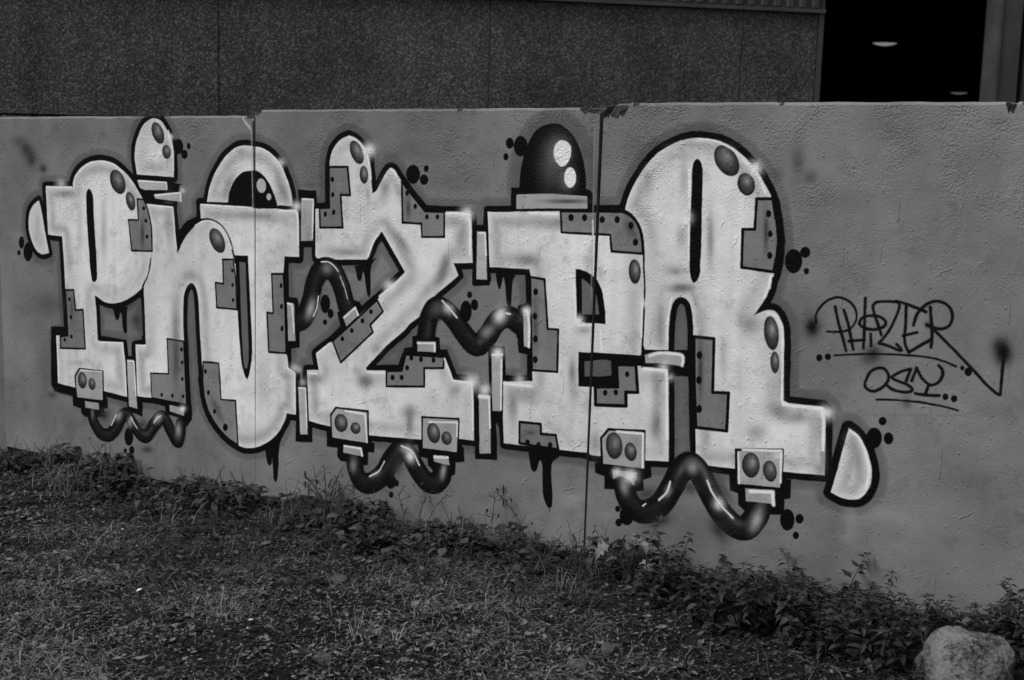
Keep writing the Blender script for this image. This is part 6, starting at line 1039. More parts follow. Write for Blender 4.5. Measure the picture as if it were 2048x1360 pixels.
k = NT('joint_sealant'); p = k.pos(); M['sealant'] = k.done(k.ramp(k.noise(3.5, 4, .7, p), (.40, .06), (.60, .24)), .7)
k = NT('grey_sheet_metal'); p = k.pos(); M['sheet'] = k.done(k.ramp(k.noise(2.2, 6, .6, p), (.3, .050), (.7, .075)), .5, None, .4)
k = NT('pale_sheet_metal'); p = k.pos(); M['flash'] = k.done(k.ramp(k.noise(3, 6, .6, p), (.35, .055), (.7, .09)), .5, None, .4)
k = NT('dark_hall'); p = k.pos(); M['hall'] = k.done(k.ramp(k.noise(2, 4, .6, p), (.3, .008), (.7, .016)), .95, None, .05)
bld = tag(empty('industrial_building', (-10.3793, 6.5049, 0), math.radians(42.427)), 'dark industrial hall with pebble-faced concrete cladding and an open doorway', 'building')
js = [-9.4, -6.4, -3.4, -.413, 2.58, 5.566, 6.50]
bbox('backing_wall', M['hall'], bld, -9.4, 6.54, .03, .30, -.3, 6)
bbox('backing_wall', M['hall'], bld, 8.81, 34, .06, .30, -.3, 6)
bbox('lintel', M['sheet'], bld, 6.54, 8.81, .02, .30, 4.6, 6)
for a, b in zip(js[:-1], js[1:]):
    for z0, z1 in ((-.3, 1.742), (1.766, 3.185)):
        bbox('facade_panel', M['aggregate'], bld, a+.009, b-.009, -.02, .026, z0, z1)
for a in js[1:-1]: bbox('joint_strip', M['sealant'], bld, a-.012, a+.012, .0, .024, -.3, 3.18)
bbox('cladding_sheet', M['sheet'], bld, -9.4, 6.54, -.012, .024, 3.235, 6)
rib = None
for i in range(101):
    s = -9.3+.1575*i
    if rib is None:
        V = [(-.05, 0, 3.25), (-.03, -.035, 3.25), (.03, -.035, 3.25), (.05, 0, 3.25)]; V += [(x, y, 6.0) for x, y, _ in V]
        rib = mesh_obj('cladding_rib', V, [(0, 1, 5, 4), (1, 2, 6, 5), (2, 3, 7, 6), (0, 3, 2, 1), (4, 5, 6, 7)], M['sheet'], bld); o = rib
    else: o = rib.copy(); COL.objects.link(o)
    o.parent = bld; o.location = (s, -.0125, 0)
bbox('flashing', M['flash'], bld, -9.42, 6.56, -.075, .02, 3.19, 3.232)
bbox('corner_trim', M['flash'], bld, 6.505, 6.565, -.03, .31, -.3, 3.187)
bbox('corner_trim', M['sheet'], bld, 6.541, 6.565, -.03, .31, 3.236, 4.6)
bbox('door_column', M['flash'], bld, 8.79, 9.10, -.05, .25, -.3, 6.01)
bbox('column_edge', M['flash'], bld, 8.795, 8.83, -.075, -.052, -.3, 6.01)
bbox('side_panel', M['sheet'], bld, 9.19, 34, -.02, .055, -.3, 6.0)
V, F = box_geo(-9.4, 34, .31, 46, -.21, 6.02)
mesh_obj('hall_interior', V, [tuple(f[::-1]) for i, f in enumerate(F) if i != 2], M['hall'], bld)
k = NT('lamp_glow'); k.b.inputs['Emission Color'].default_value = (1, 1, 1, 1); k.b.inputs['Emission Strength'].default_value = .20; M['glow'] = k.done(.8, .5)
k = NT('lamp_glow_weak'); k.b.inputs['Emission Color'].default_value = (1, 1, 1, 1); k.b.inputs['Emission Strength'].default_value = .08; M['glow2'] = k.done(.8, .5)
def hall_lamp(loc, label, glow, r=.36):
    t = tag(empty('hall_lamp', loc), label, 'lamp', 'lit lamps hanging in the dark hall')
    seg = 20; V = []; F = []
    for rr, z in ((r, .0), (r*.92, .09), (r*.5, .28), (r*.22, .36), (r*.2, .5)):
        V += [(rr*math.cos(2*math.pi*i/seg), rr*math.sin(2*math.pi*i/seg), z) for i in range(seg)]
    for j in range(4): F += [(j*seg+i, j*seg+(i+1) % seg, (j+1)*seg+(i+1) % seg, (j+1)*seg+i) for i in range(seg)]
    F.append(tuple(range(4*seg, 5*seg)))
    mesh_obj('lamp_shade', V, F, M['hall'], t)
    V = []; F = []
    for rr, z in ((r*.93, -.004), (r*.6, -.05), (r*.25, -.07)): V += [(rr*math.cos(2*math.pi*i/seg), rr*math.sin(2*math.pi*i/seg), z) for i in range(seg)]
    for j in range(2): F += [(j*seg+i, (j+1)*seg+i, (j+1)*seg+(i+1) % seg, j*seg+(i+1) % seg) for i in range(seg)]
    F.append(tuple(range(2*seg, 3*seg))[::-1])
    mesh_obj('diffuser', V, F, glow, t)
    V, F = box_geo(-.01, .01, -.01, .01, .5, 6.0-loc[2]); mesh_obj('cord', V, F, M['hall'], t)
hall_lamp((-10.89, 31.1, 4.24), 'brighter hanging lamp glowing in the dark doorway', M['glow'], .34)
hall_lamp((-13.44, 49.55, 3.61), 'fainter distant hanging lamp low in the dark doorway', M['glow2'], .36)

# ---------------------------------------------------------------- plants
def shade_mat(name, lo, hi, rough=.75, spec=.25, trans=0):
    k = NT(name); at = k.n('Attribute', attribute_name='shade')
    nz = k.ramp(k.noise(45, 1, .5), (.3, .75), (.7, 1.2))
    mr = k.n('MapRange'); k.l(at.outputs['Fac'], mr.inputs[0])
    for i, v in ((3, lo), (4, hi)): mr.inputs[i].default_value = v
    mx = k.n('Mix', data_type='RGBA', blend_type='MULTIPLY'); mx.inputs[0].default_value = 1; k.l(mr.outputs[0], mx.inputs[6]); k.l(nz, mx.inputs[7])
    return k.done(mx.outputs[2], rough, None, spec)
M['leaf'] = shade_mat('dark_leaf', .009, .045, .6, .2)
M['weed'] = shade_mat('weed_leaf', .015, .065, .7, .2)
M['pale'] = shade_mat('pale_leaf', .10, .24, .7, .25)
M['stem'] = shade_mat('dry_stem', .03, .12, .85, .15)
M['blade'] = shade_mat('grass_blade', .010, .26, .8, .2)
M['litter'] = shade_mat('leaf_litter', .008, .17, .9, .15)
M['pebble'] = shade_mat('pebbles', .02, .14, .9, .2)

PROF = [(0, .05), (.14, .62), (.32, 1.0), (.55, .82), (.78, .42), (1.0, .0)]
def leaf_geo(L, Wd, fold, droop, prof=PROF, serr=0, r=rnd):
    V = []; T = []
    for i, (t, wd) in enumerate(prof):
        x = L*t*math.cos(droop*t*.6); z = -L*t*math.sin(droop*t*.6); hw = Wd*.5*wd*(1+serr*(r.random()-.5))
        V += [(x, -hw, z+hw*fold), (x, 0, z), (x, hw, z+hw*fold)]
    for i in range(len(prof)-1):
        a = i*3
        T += [(a, a+3, a+4), (a, a+4, a+1), (a+1, a+4, a+5), (a+1, a+5, a+2)]
    return np.array(V), np.array(T)
def place(V, yaw, pitch, roll, loc):
    cy, sy, cp, sp, cr, sr = math.cos(yaw), math.sin(yaw), math.cos(pitch), math.sin(pitch), math.cos(roll), math.sin(roll)
    Rz = np.array([[cy, -sy, 0], [sy, cy, 0], [0, 0, 1]]); Ry = np.array([[cp, 0, -sp], [0, 1, 0], [sp, 0, cp]]); Rx = np.array([[1, 0, 0], [0, cr, -sr], [0, sr, cr]])
    return V @ (Rz @ Ry @ Rx).T + np.array(loc)
class Acc:
    def __init__(s): s.V = []; s.T = []; s.S = []; s.n = 0
    def add(s, V, T, sh): s.V.append(V); s.T.append(T+s.n); s.S.append(np.full(len(V), sh)); s.n += len(V)
    def tube(s, pts, r0, r1, sh, sides=5):
        V = []; P = [np.array(q, float) for q in pts]; n = len(P)
        for i, q in enumerate(P):
            d = P[min(i+1, n-1)]-P[max(i-1, 0)]; d /= (np.linalg.norm(d)+1e-9)
            a = np.cross(d, [0, 1, .3]); a /= (np.linalg.norm(a)+1e-9); b = np.cross(d, a); rr = r0+(r1-r0)*i/(n-1)
            V += [q+rr*(a*math.cos(2*math.pi*j/sides)+b*math.sin(2*math.pi*j/sides)) for j in range(sides)]
        T = []
        for i in range(n-1):
            for j in range(sides):
                a0 = i*sides+j; a1 = i*sides+(j+1) % sides
                T += [(a0, a1, a1+sides), (a0, a1+sides, a0+sides)]
        s.add(np.array(V), np.array(T), sh)
    def build(s, name, mat, parent, smooth=False):
        return tri_mesh(name, np.concatenate(s.V), np.concatenate(s.T), mat, np.concatenate(s.S), parent, smooth)
def copy_thing(root):
    c = root.copy(); COL.objects.link(c)
    for ch in list(root.children):
        d = ch.copy(); COL.objects.link(d); d.parent = c
    return c
def nettle_variant(seed, H=.30):
    r = random.Random(seed); root = empty('nettle_plant')
    lx, ly = r.uniform(-.09, .09), r.uniform(-.09, .09)
    f = lambda t: (lx*t*t, ly*t*t, H*t)
    st = Acc(); st.tube([f(t/6) for t in range(7)], .0028, .0012, r.random()*.5); st.build('stem', M['leaf'], root)
    lv = Acc(); ya = r.random()*3.14; n = r.randint(7, 9)
    for i in range(n):
        t = .12+.82*i/(n-1); L = r.uniform(.055, .088)*(1.05-.4*t if i < n-1 else .5)
        for s_ in (0, math.pi):
            V, T = leaf_geo(L, L*r.uniform(.34, .47), r.uniform(.2, .8), r.uniform(.2, 1.5), serr=.3, r=r)
            pet = L*.25; yy = ya+s_+r.uniform(-.4, .4); x, y, z = f(t)
            lv.add(place(V, yy, r.uniform(-.5, .75), r.uniform(-.6, .6), (x+pet*math.cos(yy)*.6, y+pet*math.sin(yy)*.6, z)), T, r.random()**1.6)
        ya += math.pi/2+r.uniform(-.3, .3)
    for i in range(4):
        V, T = leaf_geo(.03, .014, .3, .6, r=r); x, y, z = f(1); lv.add(place(V, i*1.57+ya, .6, 0, (x, y, z)), T, .5+.5*r.random())
    lv.build('foliage', M['leaf'], root)
    return root
def zlimit(y, zt): return 1.75-(1.75-zt)*(4.85+y)/4.85
NV = [nettle_variant(100+i) for i in range(9)]
cnt = 0
def put_nettle(x, y, h, used=[0]):
    global cnt
    i = cnt % len(NV); o = NV[i] if cnt < len(NV) else copy_thing(NV[i]); cnt += 1
    o.location = (x, y, float(ground_z(x, y))-.01); s = h/.30; o.scale = (min(1.25, .55+.45*s)*rnd.uniform(.9, 1.15),)*2+(s,); o.rotation_euler = (rnd.uniform(-.15, .15), rnd.uniform(-.15, .15), rnd.uniform(0, 6.28))
    where = 'at the left end of the patch, under the long painted pipe' if x < -1.95 else 'in the middle of the patch, left of the large silver drop' if x < -1.5 else 'in the patch below the handwritten tag, left of the boulder' if x < -1.1 else 'behind the boulder at the right edge'
    tag(o, 'dark leafy nettle '+where, 'nettle', 'nettles growing along the wall\'s right end')
ZT = [(-2.5, .05), (-2.3, .13), (-2.0, .10), (-1.75, .10), (-1.55, .13), (-1.35, .15), (-1.22, .11), (-1.05, .12), (-.95, .17), (-.85, .26), (-.4, .3), (.3, .3)]
FRONT = [(-2.5, -.16), (-2.2, -.42), (-1.9, -.55), (-1.5, -.62), (-1.2, -.66), (-.9, -.70), (-.4, -.75), (.3, -.7)]
tries = 0
while cnt < 285 and tries < 9000:
    tries += 1
    x = rnd.uniform(-2.42, -.60); y = rnd.uniform(-.8, -.04)
    if y < lerp_tab(x, FRONT)+rnd.uniform(-.05, .05): continue
    if (x+.885)**2/.20**2+(y+.52)**2/.22**2 < 1 or (y < -.42 and x > -1.08): continue
    xw = x+(0-y)*(0-x)/(-4.85-y)*-1 if False else x*(4.85)/(4.85+y)
    hm = zlimit(y, float(lerp_tab(xw, ZT)))-float(ground_z(x, y))
    if hm < .07: continue
    put_nettle(x, y, min(.36, hm)*rnd.uniform(.62, 1.0)*(.80+.28*math.sin(x*9.1+2*math.sin(y*7))*math.cos(y*8.3+x*3)))
for x, y, h in [(-2.26, -.10, .24), (-2.12, -.12, .21), (-1.66, -.07, .17), (-1.45, -.07, .20), (-1.30, -.08, .18), (-.83, -.10, .24)]: put_nettle(x, y, h)

def weed_variant(seed, kind):
    r = random.Random(seed); root = empty('weed_clump'); lv = Acc()
    n = r.randint(60, 85)
    for i in range(n):
        a = r.uniform(0, 6.28); L = r.uniform(.022, .055); pit = r.uniform(-.1, 1.1)
        if kind == 0: V, T = leaf_geo(L, L*r.uniform(.28, .45), .25, r.uniform(.6, 2.0), r=r)
        elif kind == 1: V, T = leaf_geo(L*.8, L*r.uniform(.45, .7), .2, r.uniform(.3, 1.2), [(0, .1), (.3, .25), (.5, .9), (.7, 1), (.9, .6), (1, .1)], r=r)
        else: V, T = leaf_geo(L*1.3, L*.12, .3, r.uniform(.5, 1.8), r=r)
        d = r.uniform(0, .075); lv.add(place(V, a, pit, r.uniform(-.4, .4), (d*math.cos(a), d*math.sin(a), r.uniform(0, .09-.5*d))), T, r.random()**1.8)
    lv.build('foliage', M['weed'], root)
    st = Acc()
    for i in range(r.randint(2, 5)):
        a = r.uniform(0, 6.28); H = r.uniform(.06, .15); st.tube([(0, 0, 0), (.02*math.cos(a), .02*math.sin(a), H*.6), (.045*math.cos(a), .045*math.sin(a), H)], .0014, .0007, r.random(), 4)
    st.build('stem', M['stem'], root)
    return root
WV = [weed_variant(300+i, i % 3) for i in range(9)]
spots = [(-5.75, -.16, 1.1), (-5.6, -.28, 1.2), (-5.45, -.22, 1.5), (-5.33, -.15, 1.9), (-5.22, -.2, 1.9), (-5.12, -.26, 1.6), (-5.3, -.38, 1.4), (-5.05, -.42, 1.3), (-4.86, -.3, 1.2), (-4.72, -.2, 1.5), (-4.6, -.16, 1.7), (-4.5, -.22, 1.6), (-4.42, -.32, 1.5), (-4.3, -.26, 1.2), (-4.7, -.42, 1.5), (-4.55, -.5, 1.3),
 (-4.12, -.1, 1.1), (-4.0, -.14, 1.5), (-3.9, -.12, 1.9), (-3.8, -.2, 1.7), (-3.7, -.14, 1.4), (-3.85, -.36, 1.4), (-3.62, -.3, 1.5), (-3.5, -.2, 1.2), (-3.6, -.46, 1.3), (-3.4, -.42, 1.2), (-3.25, -.2, 1.2), (-3.1, -.14, 1.2), (-2.98, -.2, 1.4), (-2.8, -.26, 1.2), (-2.7, -.12, 1.1), (-2.55, -.16, 1.4), (-2.45, -.1, 1.5), (-2.42, -.26, 1.3), (-2.62, -.32, 1.1), (-3.2, -.5, 1.0), (-3.0, -.62, .9), (-4.2, -.55, 1.0), (-5.9, -.3, 1.0), (-6.1, -.25, 1.1), (-6.25, -.12, 1.0), (-4.1, -.9, .9), (-3.3, -.95, .9), (-2.3, -.62, 1.0), (-4.9, -.8, 1.0)]
rw = random.Random(77)
spots += [(rw.uniform(-6.2, -2.45), -.05-abs(rw.gauss(0, .16)), rw.uniform(.8, 1.5)) for _ in range(60)]
spots = [q for q in spots if not (-4.42 < q[0] < -4.08 and q[1] > -.13) and not (-5.08 < q[0] < -4.82 and q[1] > -.2)]
for i, (x, y, s) in enumerate(spots):
    o = WV[i] if i < len(WV) else copy_thing(WV[rnd.randrange(len(WV))])
    o.location = (x, y, float(ground_z(x, y))-.012); o.scale = (s*rnd.uniform(.8, 1.1),)*2+(s*rnd.uniform(.75, 1.1),); o.rotation_euler = (0, 0, rnd.uniform(0, 6.28))
    where = 'at the far left, under the letter P' if x < -5.2 else 'left of the first panel seam' if x < -4.45 else 'right of the first panel seam, under the short drip' if x < -3.75 else 'under the wavy pipe of the letter Z' if x < -3.1 else 'around the long black paint drip' if x < -2.6 else 'at the second panel seam'
    if y < -.5: where = 'on open ground '+where.split(',')[0]
    tag(o, 'low dark weed clump '+where, 'weed', 'weeds along the foot of the wall')

def dry_stem(loc, H, lean, seed, label, heads=True):
    r = random.Random(seed); root = tag(empty('dry_stalk', (loc[0], loc[1], float(ground_z(*loc))-.01)), label, 'stalk', 'dry stalks standing against the wall'); st = Acc(); hd = Acc()
    f = lambda t: (lean[0]*t*t, lean[1]*t, H*t*(1-.12*t*t))
    st.tube([f(i/8) for i in range(9)], .0024, .001, .15, 5)
    for i in range(r.randint(5, 8)):
        t = r.uniform(.3, .98); b = np.array(f(t)); a = r.uniform(0, 6.28); L = r.uniform(.03, .08)
        e = b+np.array([L*math.cos(a), L*.4*math.sin(a), L*r.uniform(.2, 1.1)])
        st.tube([b, (b+e)/2+np.array([0, 0, .008]), e], .0012, .0007, .2, 4)
        if heads:
            for k_ in range(3):
                V, T = leaf_geo(.014, .007, .4, .6, r=r); hd.add(place(V, r.uniform(0, 6.28), r.uniform(-.5, 1.2), 0, e), T, r.random()*.6)
        else:
            V, T = leaf_geo(r.uniform(.02, .045), .010, .5, 2.4, r=r); hd.add(place(V, a, -.4, r.uniform(-1, 1), e), T, r.random()*.5)
    st.build('stem', M['stem'], root); hd.build('seed_heads' if heads else 'withered_leaves', M['weed'], root)
for loc, H, lean, sd, lb, hd in [((-3.42, -.06), .23, (.06, 0), 1, 'thin dry stalk with forked seed heads under the letter Z', True), ((-3.50, -.05), .20, (-.05, 0), 2, 'short wispy dry stalk left of the forked seed heads', True), ((-3.35, -.09), .22, (.10, 0), 3, 'dry stalk leaning right beside the forked seed heads', True),
 ((-3.03, -.06), .27, (.01, .01), 4, 'upright withered stalk left of the black paint drip', False), ((-2.86, -.05), .27, (-.19, .01), 5, 'withered stalk leaning left below the black paint drip', False), ((-2.92, -.12), .16, (.03, 0), 6, 'short curled stalk beneath the black paint drip', False),
 ((-4.07, -.05), .13, (.0, 0), 7, 'small feathery stalk just right of the first panel seam', False), ((-3.97, -.10), .24, (-.03, 0), 8, 'bushy dark stalk against the wall under the letter Z', True), ((-3.9, -.1), .2, (.05, 0), 9, 'bent dark stalk right of the bushy one under letter Z', True), ((-2.48, -.07), .17, (.02, 0), 10, 'single sprig right of the second panel seam', False), ((-5.5, -.1), .16, (.06, 0), 12, 'tiny stalk under the left painted pipe', True)]: dry_stem(loc, H, lean, sd, lb, hd)

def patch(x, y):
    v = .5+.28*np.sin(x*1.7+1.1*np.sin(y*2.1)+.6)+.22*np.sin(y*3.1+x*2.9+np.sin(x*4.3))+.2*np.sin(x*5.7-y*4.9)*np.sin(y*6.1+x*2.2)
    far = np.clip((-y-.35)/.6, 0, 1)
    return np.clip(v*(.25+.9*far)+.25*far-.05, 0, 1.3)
def blades_acc(n, px, py, len_rng, width, lean_rng, seed, shade_pow=1.6, zfun=ground_z):
    """n curved blades as one triangle soup"""
    r = np.random.RandomState(seed); px = np.asarray(px); py = np.asarray(py)
    L = r.uniform(len_rng[0], len_rng[1], n); a = r.uniform(0, 2*np.pi, n); ln = r.uniform(lean_rng[0], lean_rng[1], n); wd = width*r.uniform(.6, 1.3, n)
    dx, dy = np.cos(a), np.sin(a); sx, sy = -dy, dx; z0 = zfun(px, py)-.004
    V = np.zeros((n, 7, 3))
    for k_, (t, wf) in enumerate(((0, 1), (.4, .9), (.75, .6))):
        ang = ln*(.55+.75*t); x = px+dx*L*t*np.sin(ang); y = py+dy*L*t*np.sin(ang); z = z0+L*t*np.cos(ang)+.004
        V[:, 2*k_] = np.stack([x-sx*wd*wf/2, y-sy*wd*wf/2, z], 1); V[:, 2*k_+1] = np.stack([x+sx*wd*wf/2, y+sy*wd*wf/2, z], 1)
    ang = ln*1.35; V[:, 6] = np.stack([px+dx*L*np.sin(ang), py+dy*L*np.sin(ang), np.maximum(z0+L*np.cos(ang), z0+.002)], 1)
    T0 = np.array([(0, 1, 3), (0, 3, 2), (2, 3, 5), (2, 5, 4), (4, 5, 6)])
    T = (np.arange(n)[:, None, None]*7+T0[None]).reshape(-1, 3)
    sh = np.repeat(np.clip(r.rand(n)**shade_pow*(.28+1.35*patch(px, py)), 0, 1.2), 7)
    V[..., 1] = np.minimum(V[..., 1], -.006)
    return V.reshape(-1, 3), T, sh
def join(parts):
    V = []; T = []; S = []; n = 0
    for v, t, s in parts: V.append(v); T.append(t+n); S.append(s); n += len(v)
    return np.concatenate(V), np.concatenate(T), np.concatenate(S)
def scatter(n, seed, patchy=True, thr=.35):
    r = np.random.RandomState(seed); X = []; Y = []
    while sum(map(len, X)) < n:
        x = r.uniform(-7.2, .4, 40000); y = -.03-r.uniform(0, 1, 40000)*3.1
        den = .5+.5*np.sin(x*3.1+2*np.sin(y*2.3))*np.cos(y*4.3+1.7*np.sin(x*1.9))
        den = .35*den+.65*(.5+.5*np.sin(x*9.7+3*np.sin(y*7.1))*np.sin(y*11.3+2*np.sin(x*6.1)))
        keep = (r.rand(40000) < (den if patchy else 1)) & (y > -3.1+.25*(x+4))
        if patchy: keep &= r.rand(40000) < .15+.9*np.clip(.5+.8*np.sin(x*2.3+1.7*np.sin(y*1.9+.4))*np.cos(y*2.7+x*.8), 0, 1)
        X.append(x[keep]); Y.append(y[keep])
    return np.concatenate(X)[:n], np.concatenate(Y)[:n]
# short living grass and lying straw
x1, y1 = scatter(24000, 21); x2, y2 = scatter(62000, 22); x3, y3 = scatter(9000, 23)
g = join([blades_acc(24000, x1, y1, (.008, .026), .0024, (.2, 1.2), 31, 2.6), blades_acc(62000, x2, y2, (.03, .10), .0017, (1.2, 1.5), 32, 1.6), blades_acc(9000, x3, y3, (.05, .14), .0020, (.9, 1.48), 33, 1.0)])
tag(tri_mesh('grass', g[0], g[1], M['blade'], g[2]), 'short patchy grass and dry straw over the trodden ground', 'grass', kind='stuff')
# litter of small dead leaves
def litter(n, seed, sz=(.003, .012)):
    x, y = scatter(n, seed, False); r = np.random.RandomState(seed+1); L = r.uniform(sz[0], sz[1], n)*(.7+1.6*r.rand(n)**4); a = r.uniform(0, 6.28, n); tl = r.uniform(-.6, .6, n); t2 = r.uniform(-.6, .6, n)
    z = ground_z(x, y)+.006+r.uniform(0, .012, n); dx, dy = np.cos(a), np.sin(a); w_ = L*r.uniform(.35, .7, n)
    V = np.zeros((n, 5, 3))
    for k_, (u, v) in enumerate(((-1, 0), (-.1, -1), (1, 0), (-.1, 1), (0, 0))):
        V[:, k_] = np.stack([x+dx*L*u-dy*w_*v, y+dy*L*u+dx*w_*v, z+L*u*tl*.6+w_*v*t2*.6-(.2*L if k_ == 4 else 0)], 1)
    T0 = np.array([(0, 1, 4), (1, 2, 4), (2, 3, 4), (3, 0, 4)])
    V[..., 1] = np.minimum(V[..., 1], -.01)
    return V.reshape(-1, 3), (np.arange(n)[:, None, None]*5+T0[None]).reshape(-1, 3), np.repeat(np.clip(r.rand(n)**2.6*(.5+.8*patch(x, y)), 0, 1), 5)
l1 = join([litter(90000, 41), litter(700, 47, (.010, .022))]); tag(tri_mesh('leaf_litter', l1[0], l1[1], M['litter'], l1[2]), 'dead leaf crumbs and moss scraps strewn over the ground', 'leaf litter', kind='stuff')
ICO_V = np.array(bmesh.ops.create_icosphere(bmesh.new(), subdivisions=1, radius=1)['verts'] and [(0, 0, 1), (.894, 0, .447), (.276, .851, .447), (-.724, .526, .447), (-.724, -.526, .447), (.276, -.851, .447), (.724, .526, -.447), (-.276, .851, -.447), (-.894, 0, -.447), (-.276, -.851, -.447), (.724, -.526, -.447), (0, 0, -1)])
ICO_T = np.array([(0, 1, 2), (0, 2, 3), (0, 3, 4), (0, 4, 5), (0, 5, 1), (1, 6, 2), (2, 7, 3), (3, 8, 4), (4, 9, 5), (5, 10, 1), (6, 7, 2), (7, 8, 3), (8, 9, 4), (9, 10, 5), (10, 6, 1), (11, 7, 6), (11, 8, 7), (11, 9, 8), (11, 10, 9), (11, 6, 10)])
def pebbles(n, seed):
    x, y = scatter(n, seed, False); r = np.random.RandomState(seed); s = .003+.010*r.rand(n)**3
    V = ICO_V[None]*r.uniform(.6, 1.3, (n, 12, 1))*s[:, None, None]*np.array([1, .9, .6])
    V = V+np.stack([x, y, ground_z(x, y)+s*.3], 1)[:, None]
    return V.reshape(-1, 3), (np.arange(n)[:, None, None]*12+ICO_T[None]).reshape(-1, 3), np.repeat(r.rand(n)**2, 12)
p1 = pebbles(9000, 51); tag(tri_mesh('gravel', p1[0], p1[1], M['pebble'], p1[2]), 'small gravel scattered between the grass', 'gravel', kind='stuff')

# straw tufts
def tuft(x, y, n, lens, seed, label, spread=.06):
    r = np.random.RandomState(seed); px = x+r.normal(0, spread, n); py = np.minimum(y+r.normal(0, spread*.7, n), -.03)
    b = blades_acc(n, px, py, lens, .0026, (.1, 1.25), seed, .7)
    c = np.array([x, y, float(ground_z(x, y))]); o = tri_mesh('straw_tuft', b[0]-c, b[1], M['blade'], b[2]*.8+.3); o.location = c
    tag(o, label, 'grass tuft', 'straw tufts')
tuft(-5.30, -.42, 90, (.10, .26), 61, 'tall pale dry grass tuft left of the weeds under letter P', .07)
tuft(-4.38, -.62, 30, (.06, .16), 62, 'thin dry grass tuft before the first panel seam', .05)
tuft(-3.2, -.28, 60, (.06, .17), 63, 'loose dry grass tuft below the forked seed heads', .10)
tuft(-2.42, -.44, 50, (.06, .15), 64, 'straw tuft at the left end of the nettles', .05)
tuft(-4.0, -.3, 60, (.05, .15), 65, 'grassy tuft among the weeds under letter Z', .10)
tuft(-2.75, -1.25, 90, (.04, .10), 66, 'flattened straw tuft in the centre foreground', .07)
tuft(-3.3, -1.35, 90, (.04, .10), 67, 'flattened straw tuft in the left foreground', .05)

# pale-leaved plant at the end of the nettles
def pale_plant(x, y):
    r = random.Random(5); root = tag(empty('pale_leaf_plant', (x, y, float(ground_z(x, y)))), 'broad pale lobed leaves at the left end of the nettle patch', 'plant'); lv = Acc(); st = Acc()
    LOB = [(0, .05), (.12, .3), (.22, .95), (.3, .45), (.45, 1.1), (.55, .5), (.7, .7), (.82, .28), (1, 0)]
    for i in range(13):
        a = r.uniform(0, 6.28); H = r.uniform(.05, .19); d = r.uniform(.02, .11); e = (d*math.cos(a), d*math.sin(a)*.7, H)
        st.tube([(0, 0, 0), (e[0]*.4, e[1]*.4, H*.7), e], .002, .001, .4, 4)
        L = r.uniform(.05, .09); V, T = leaf_geo(L, L*.8, .25, r.uniform(.8, 2), LOB, r=r); lv.add(place(V, a+r.uniform(-.5, .5), r.uniform(-.6, .3), r.uniform(-.5, .5), e), T, r.random())
    st.build('stem', M['stem'], root); lv.build('foliage', M['pale'], root)
pale_plant(-2.24, -.30)

# ---------------------------------------------------------------- stones
k = NT('granite'); p = k.pos(); a = k.noise(70, 8, .8, p); b = k.noise(9, 5, .6, p)
sm_ = k.math('ADD', k.math('MULTIPLY', a, .6), k.math('MULTIPLY', b, .4))
M['granite'] = k.done(k.ramp(sm_, (.40, .03), (.46, .10), (.51, .30), (.60, .45)), .9, k.bump(a, 1, .03), .2)
k = NT('field_stone'); p = k.pos(); a = k.noise(50, 8, .7, p); M['stone'] = k.done(k.ramp(a, (.3, .03), (.7, .10)), .9, k.bump(a, .7, .008), .2)
def rock(name, x, y, size, seed, label, group, mat, sub=3, sink=.35, amp=.22, rz=0, flat=0.0):
    bm = bmesh.new(); bmesh.ops.create_icosphere(bm, subdivisions=sub, radius=1)
    off = Vector((seed*3.7, seed*1.3, seed*2.1))
    for v in bm.verts:
        n_ = v.co.normalized(); d = 1+amp*noise.noise(n_*1.3+off)*1.6+amp*.5*noise.noise(n_*3.1+off)+amp*.22*noise.noise(n_*8+off)+amp*.10*noise.noise(n_*22+off)
        q = n_*d
        if flat: q = Vector((max(-flat, min(flat, q.x)), max(-flat, min(flat, q.y)), max(-flat, min(flat, q.z))))
        v.co = Vector((q.x*size[0], q.y*size[1], q.z*size[2]))
    me = bpy.data.meshes.new(name); bm.to_mesh(me); bm.free(); me.materials.append(mat)
    me.polygons.foreach_set('use_smooth', np.full(len(me.polygons), name == 'boulder'))
    o = bpy.data.objects.new(name, me); COL.objects.link(o); o.location = (x, y, float(ground_z(x, y))+size[2]*(1-2*sink)); o.rotation_euler = (0, 0, rz)
    return tag(o, label, 'boulder' if name == 'boulder' else 'stone', group)
rock('boulder', -.90, -.52, (.160, .152, .158), 6, 'large rounded mottled granite boulder in front of the nettles', None, M['granite'], 6, .50, .13, .4)
G = 'loose stones on the ground'
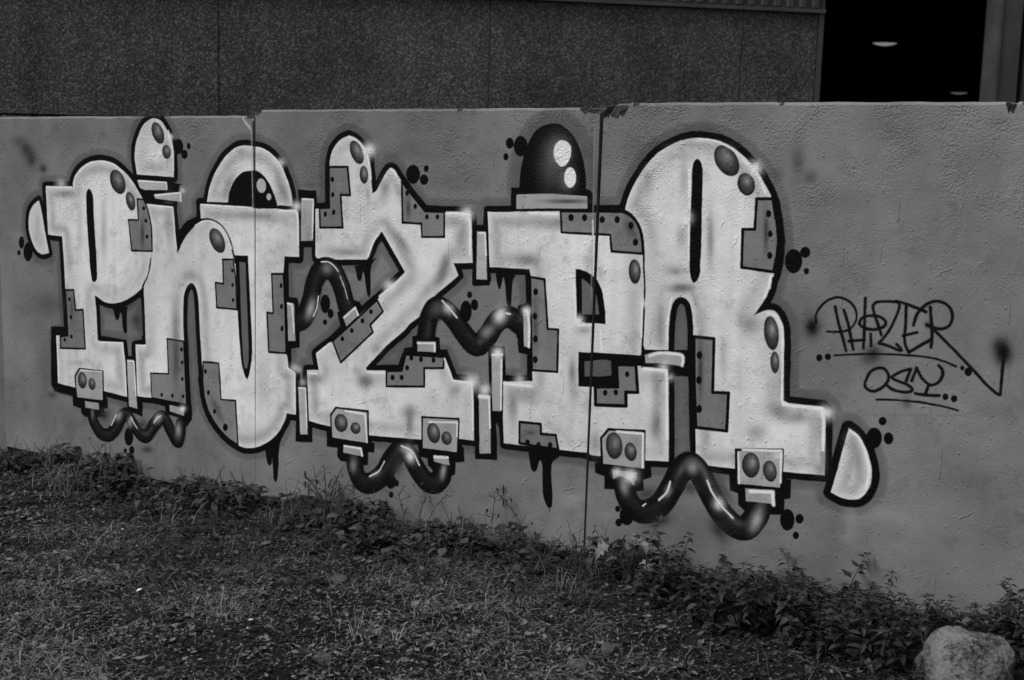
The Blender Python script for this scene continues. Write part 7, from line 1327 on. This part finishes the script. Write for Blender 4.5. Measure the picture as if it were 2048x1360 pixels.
for x, y, s, sd, lb in [(-3.27, -.80, (.055, .04, .032), 3, 'angular stone lying below the painted drips of letter Z'), (-3.03, -.42, (.055, .04, .028), 4, 'flat stone lying in front of the forked seed heads'), (-2.83, -.10, (.075, .04, .055), 5, 'grey stone leaning at the wall foot beneath the long black drip'), (-2.50, -.47, (.035, .025, .02), 6, 'small pale stone in front of the second panel seam'),
 (-1.99, -.93, (.05, .035, .03), 7, 'angular stone in the centre-right foreground'), (-2.02, -1.08, (.07, .045, .025), 8, 'long flat stone at the lower edge, centre right'), (-2.72, -1.55, (.05, .04, .02), 9, 'half-buried stone at the lower edge, left of centre'), (-4.30, -.07, (.09, .04, .03), 10, 'pale rubble lump at the wall foot right of the first seam'), (-4.16, -.06, (.07, .03, .022), 11, 'second pale rubble lump under the first letter seam, further right'), (-1.36, -.72, (.035, .014, .01), 12, 'little pale stone chip before the nettles'), (-2.95, -.75, (.03, .025, .02), 13, 'small dark stone in the middle of the ground'), (-1.75, -1.0, (.025, .02, .016), 14, 'small stone near the lower edge, right of centre'), (-2.9, -1.2, (.025, .02, .015), 15, 'small rounded stone in the left foreground')]:
    rock('stone', x, y, s, sd, lb, G, M['bare'] if 'pale rub' in lb else M['stone'], 2, .5, .45, sd*.7, .8)

# paper scraps
k = NT('paper'); p = k.pos(); M['paper'] = k.done(k.ramp(k.noise(60, 3, .6, p), (.3, .55), (.7, .75)), .8)
def scrap(x, y, s, rz, label, seed, v=None):
    r = random.Random(seed); V = []
    for a in range(6):
        t = 2*math.pi*a/6; V.append((s*math.cos(t)*r.uniform(.6, 1.1), s*.7*math.sin(t)*r.uniform(.6, 1.1), r.uniform(0, .4)*s))
    V.append((0, 0, .35*s)); V += [(a, b, c-.0015) for a, b, c in V]
    F = [(i, (i+1) % 6, 6) for i in range(6)]+[((i+1) % 6+7, i+7, 13) for i in range(6)]+[(i, i+7, (i+1) % 6+7, (i+1) % 6) for i in range(6)]
    o = mesh_obj('paper_scrap', V, F, M['paper'], loc=(x, y, float(ground_z(x, y))+.014)); o.rotation_euler = (0, 0, rz); tag(o, label, 'scrap', 'pale scraps on the ground')
for x, y, s, lb in [(-3.80, -1.36, .017, 'largest white paper scrap, on the grass at left'), (-4.45, -.85, .008, 'tiny white scrap near the weeds at far left'), (-3.55, -1.30, .007, 'tiny white scrap right of the largest one'), (-3.17, -1.42, .013, 'thin pale scrap in the left foreground'), (-4.22, -.98, .007, 'tiny white scrap in the middle of the grass at left'), (-3.11, -1.5, .008, 'small pale scrap at the lower left edge'), (-4.9, -.62, .008, 'tiny white scrap before the straw tuft at far left')]: scrap(x, y, s, s*99, lb, int(s*1000))
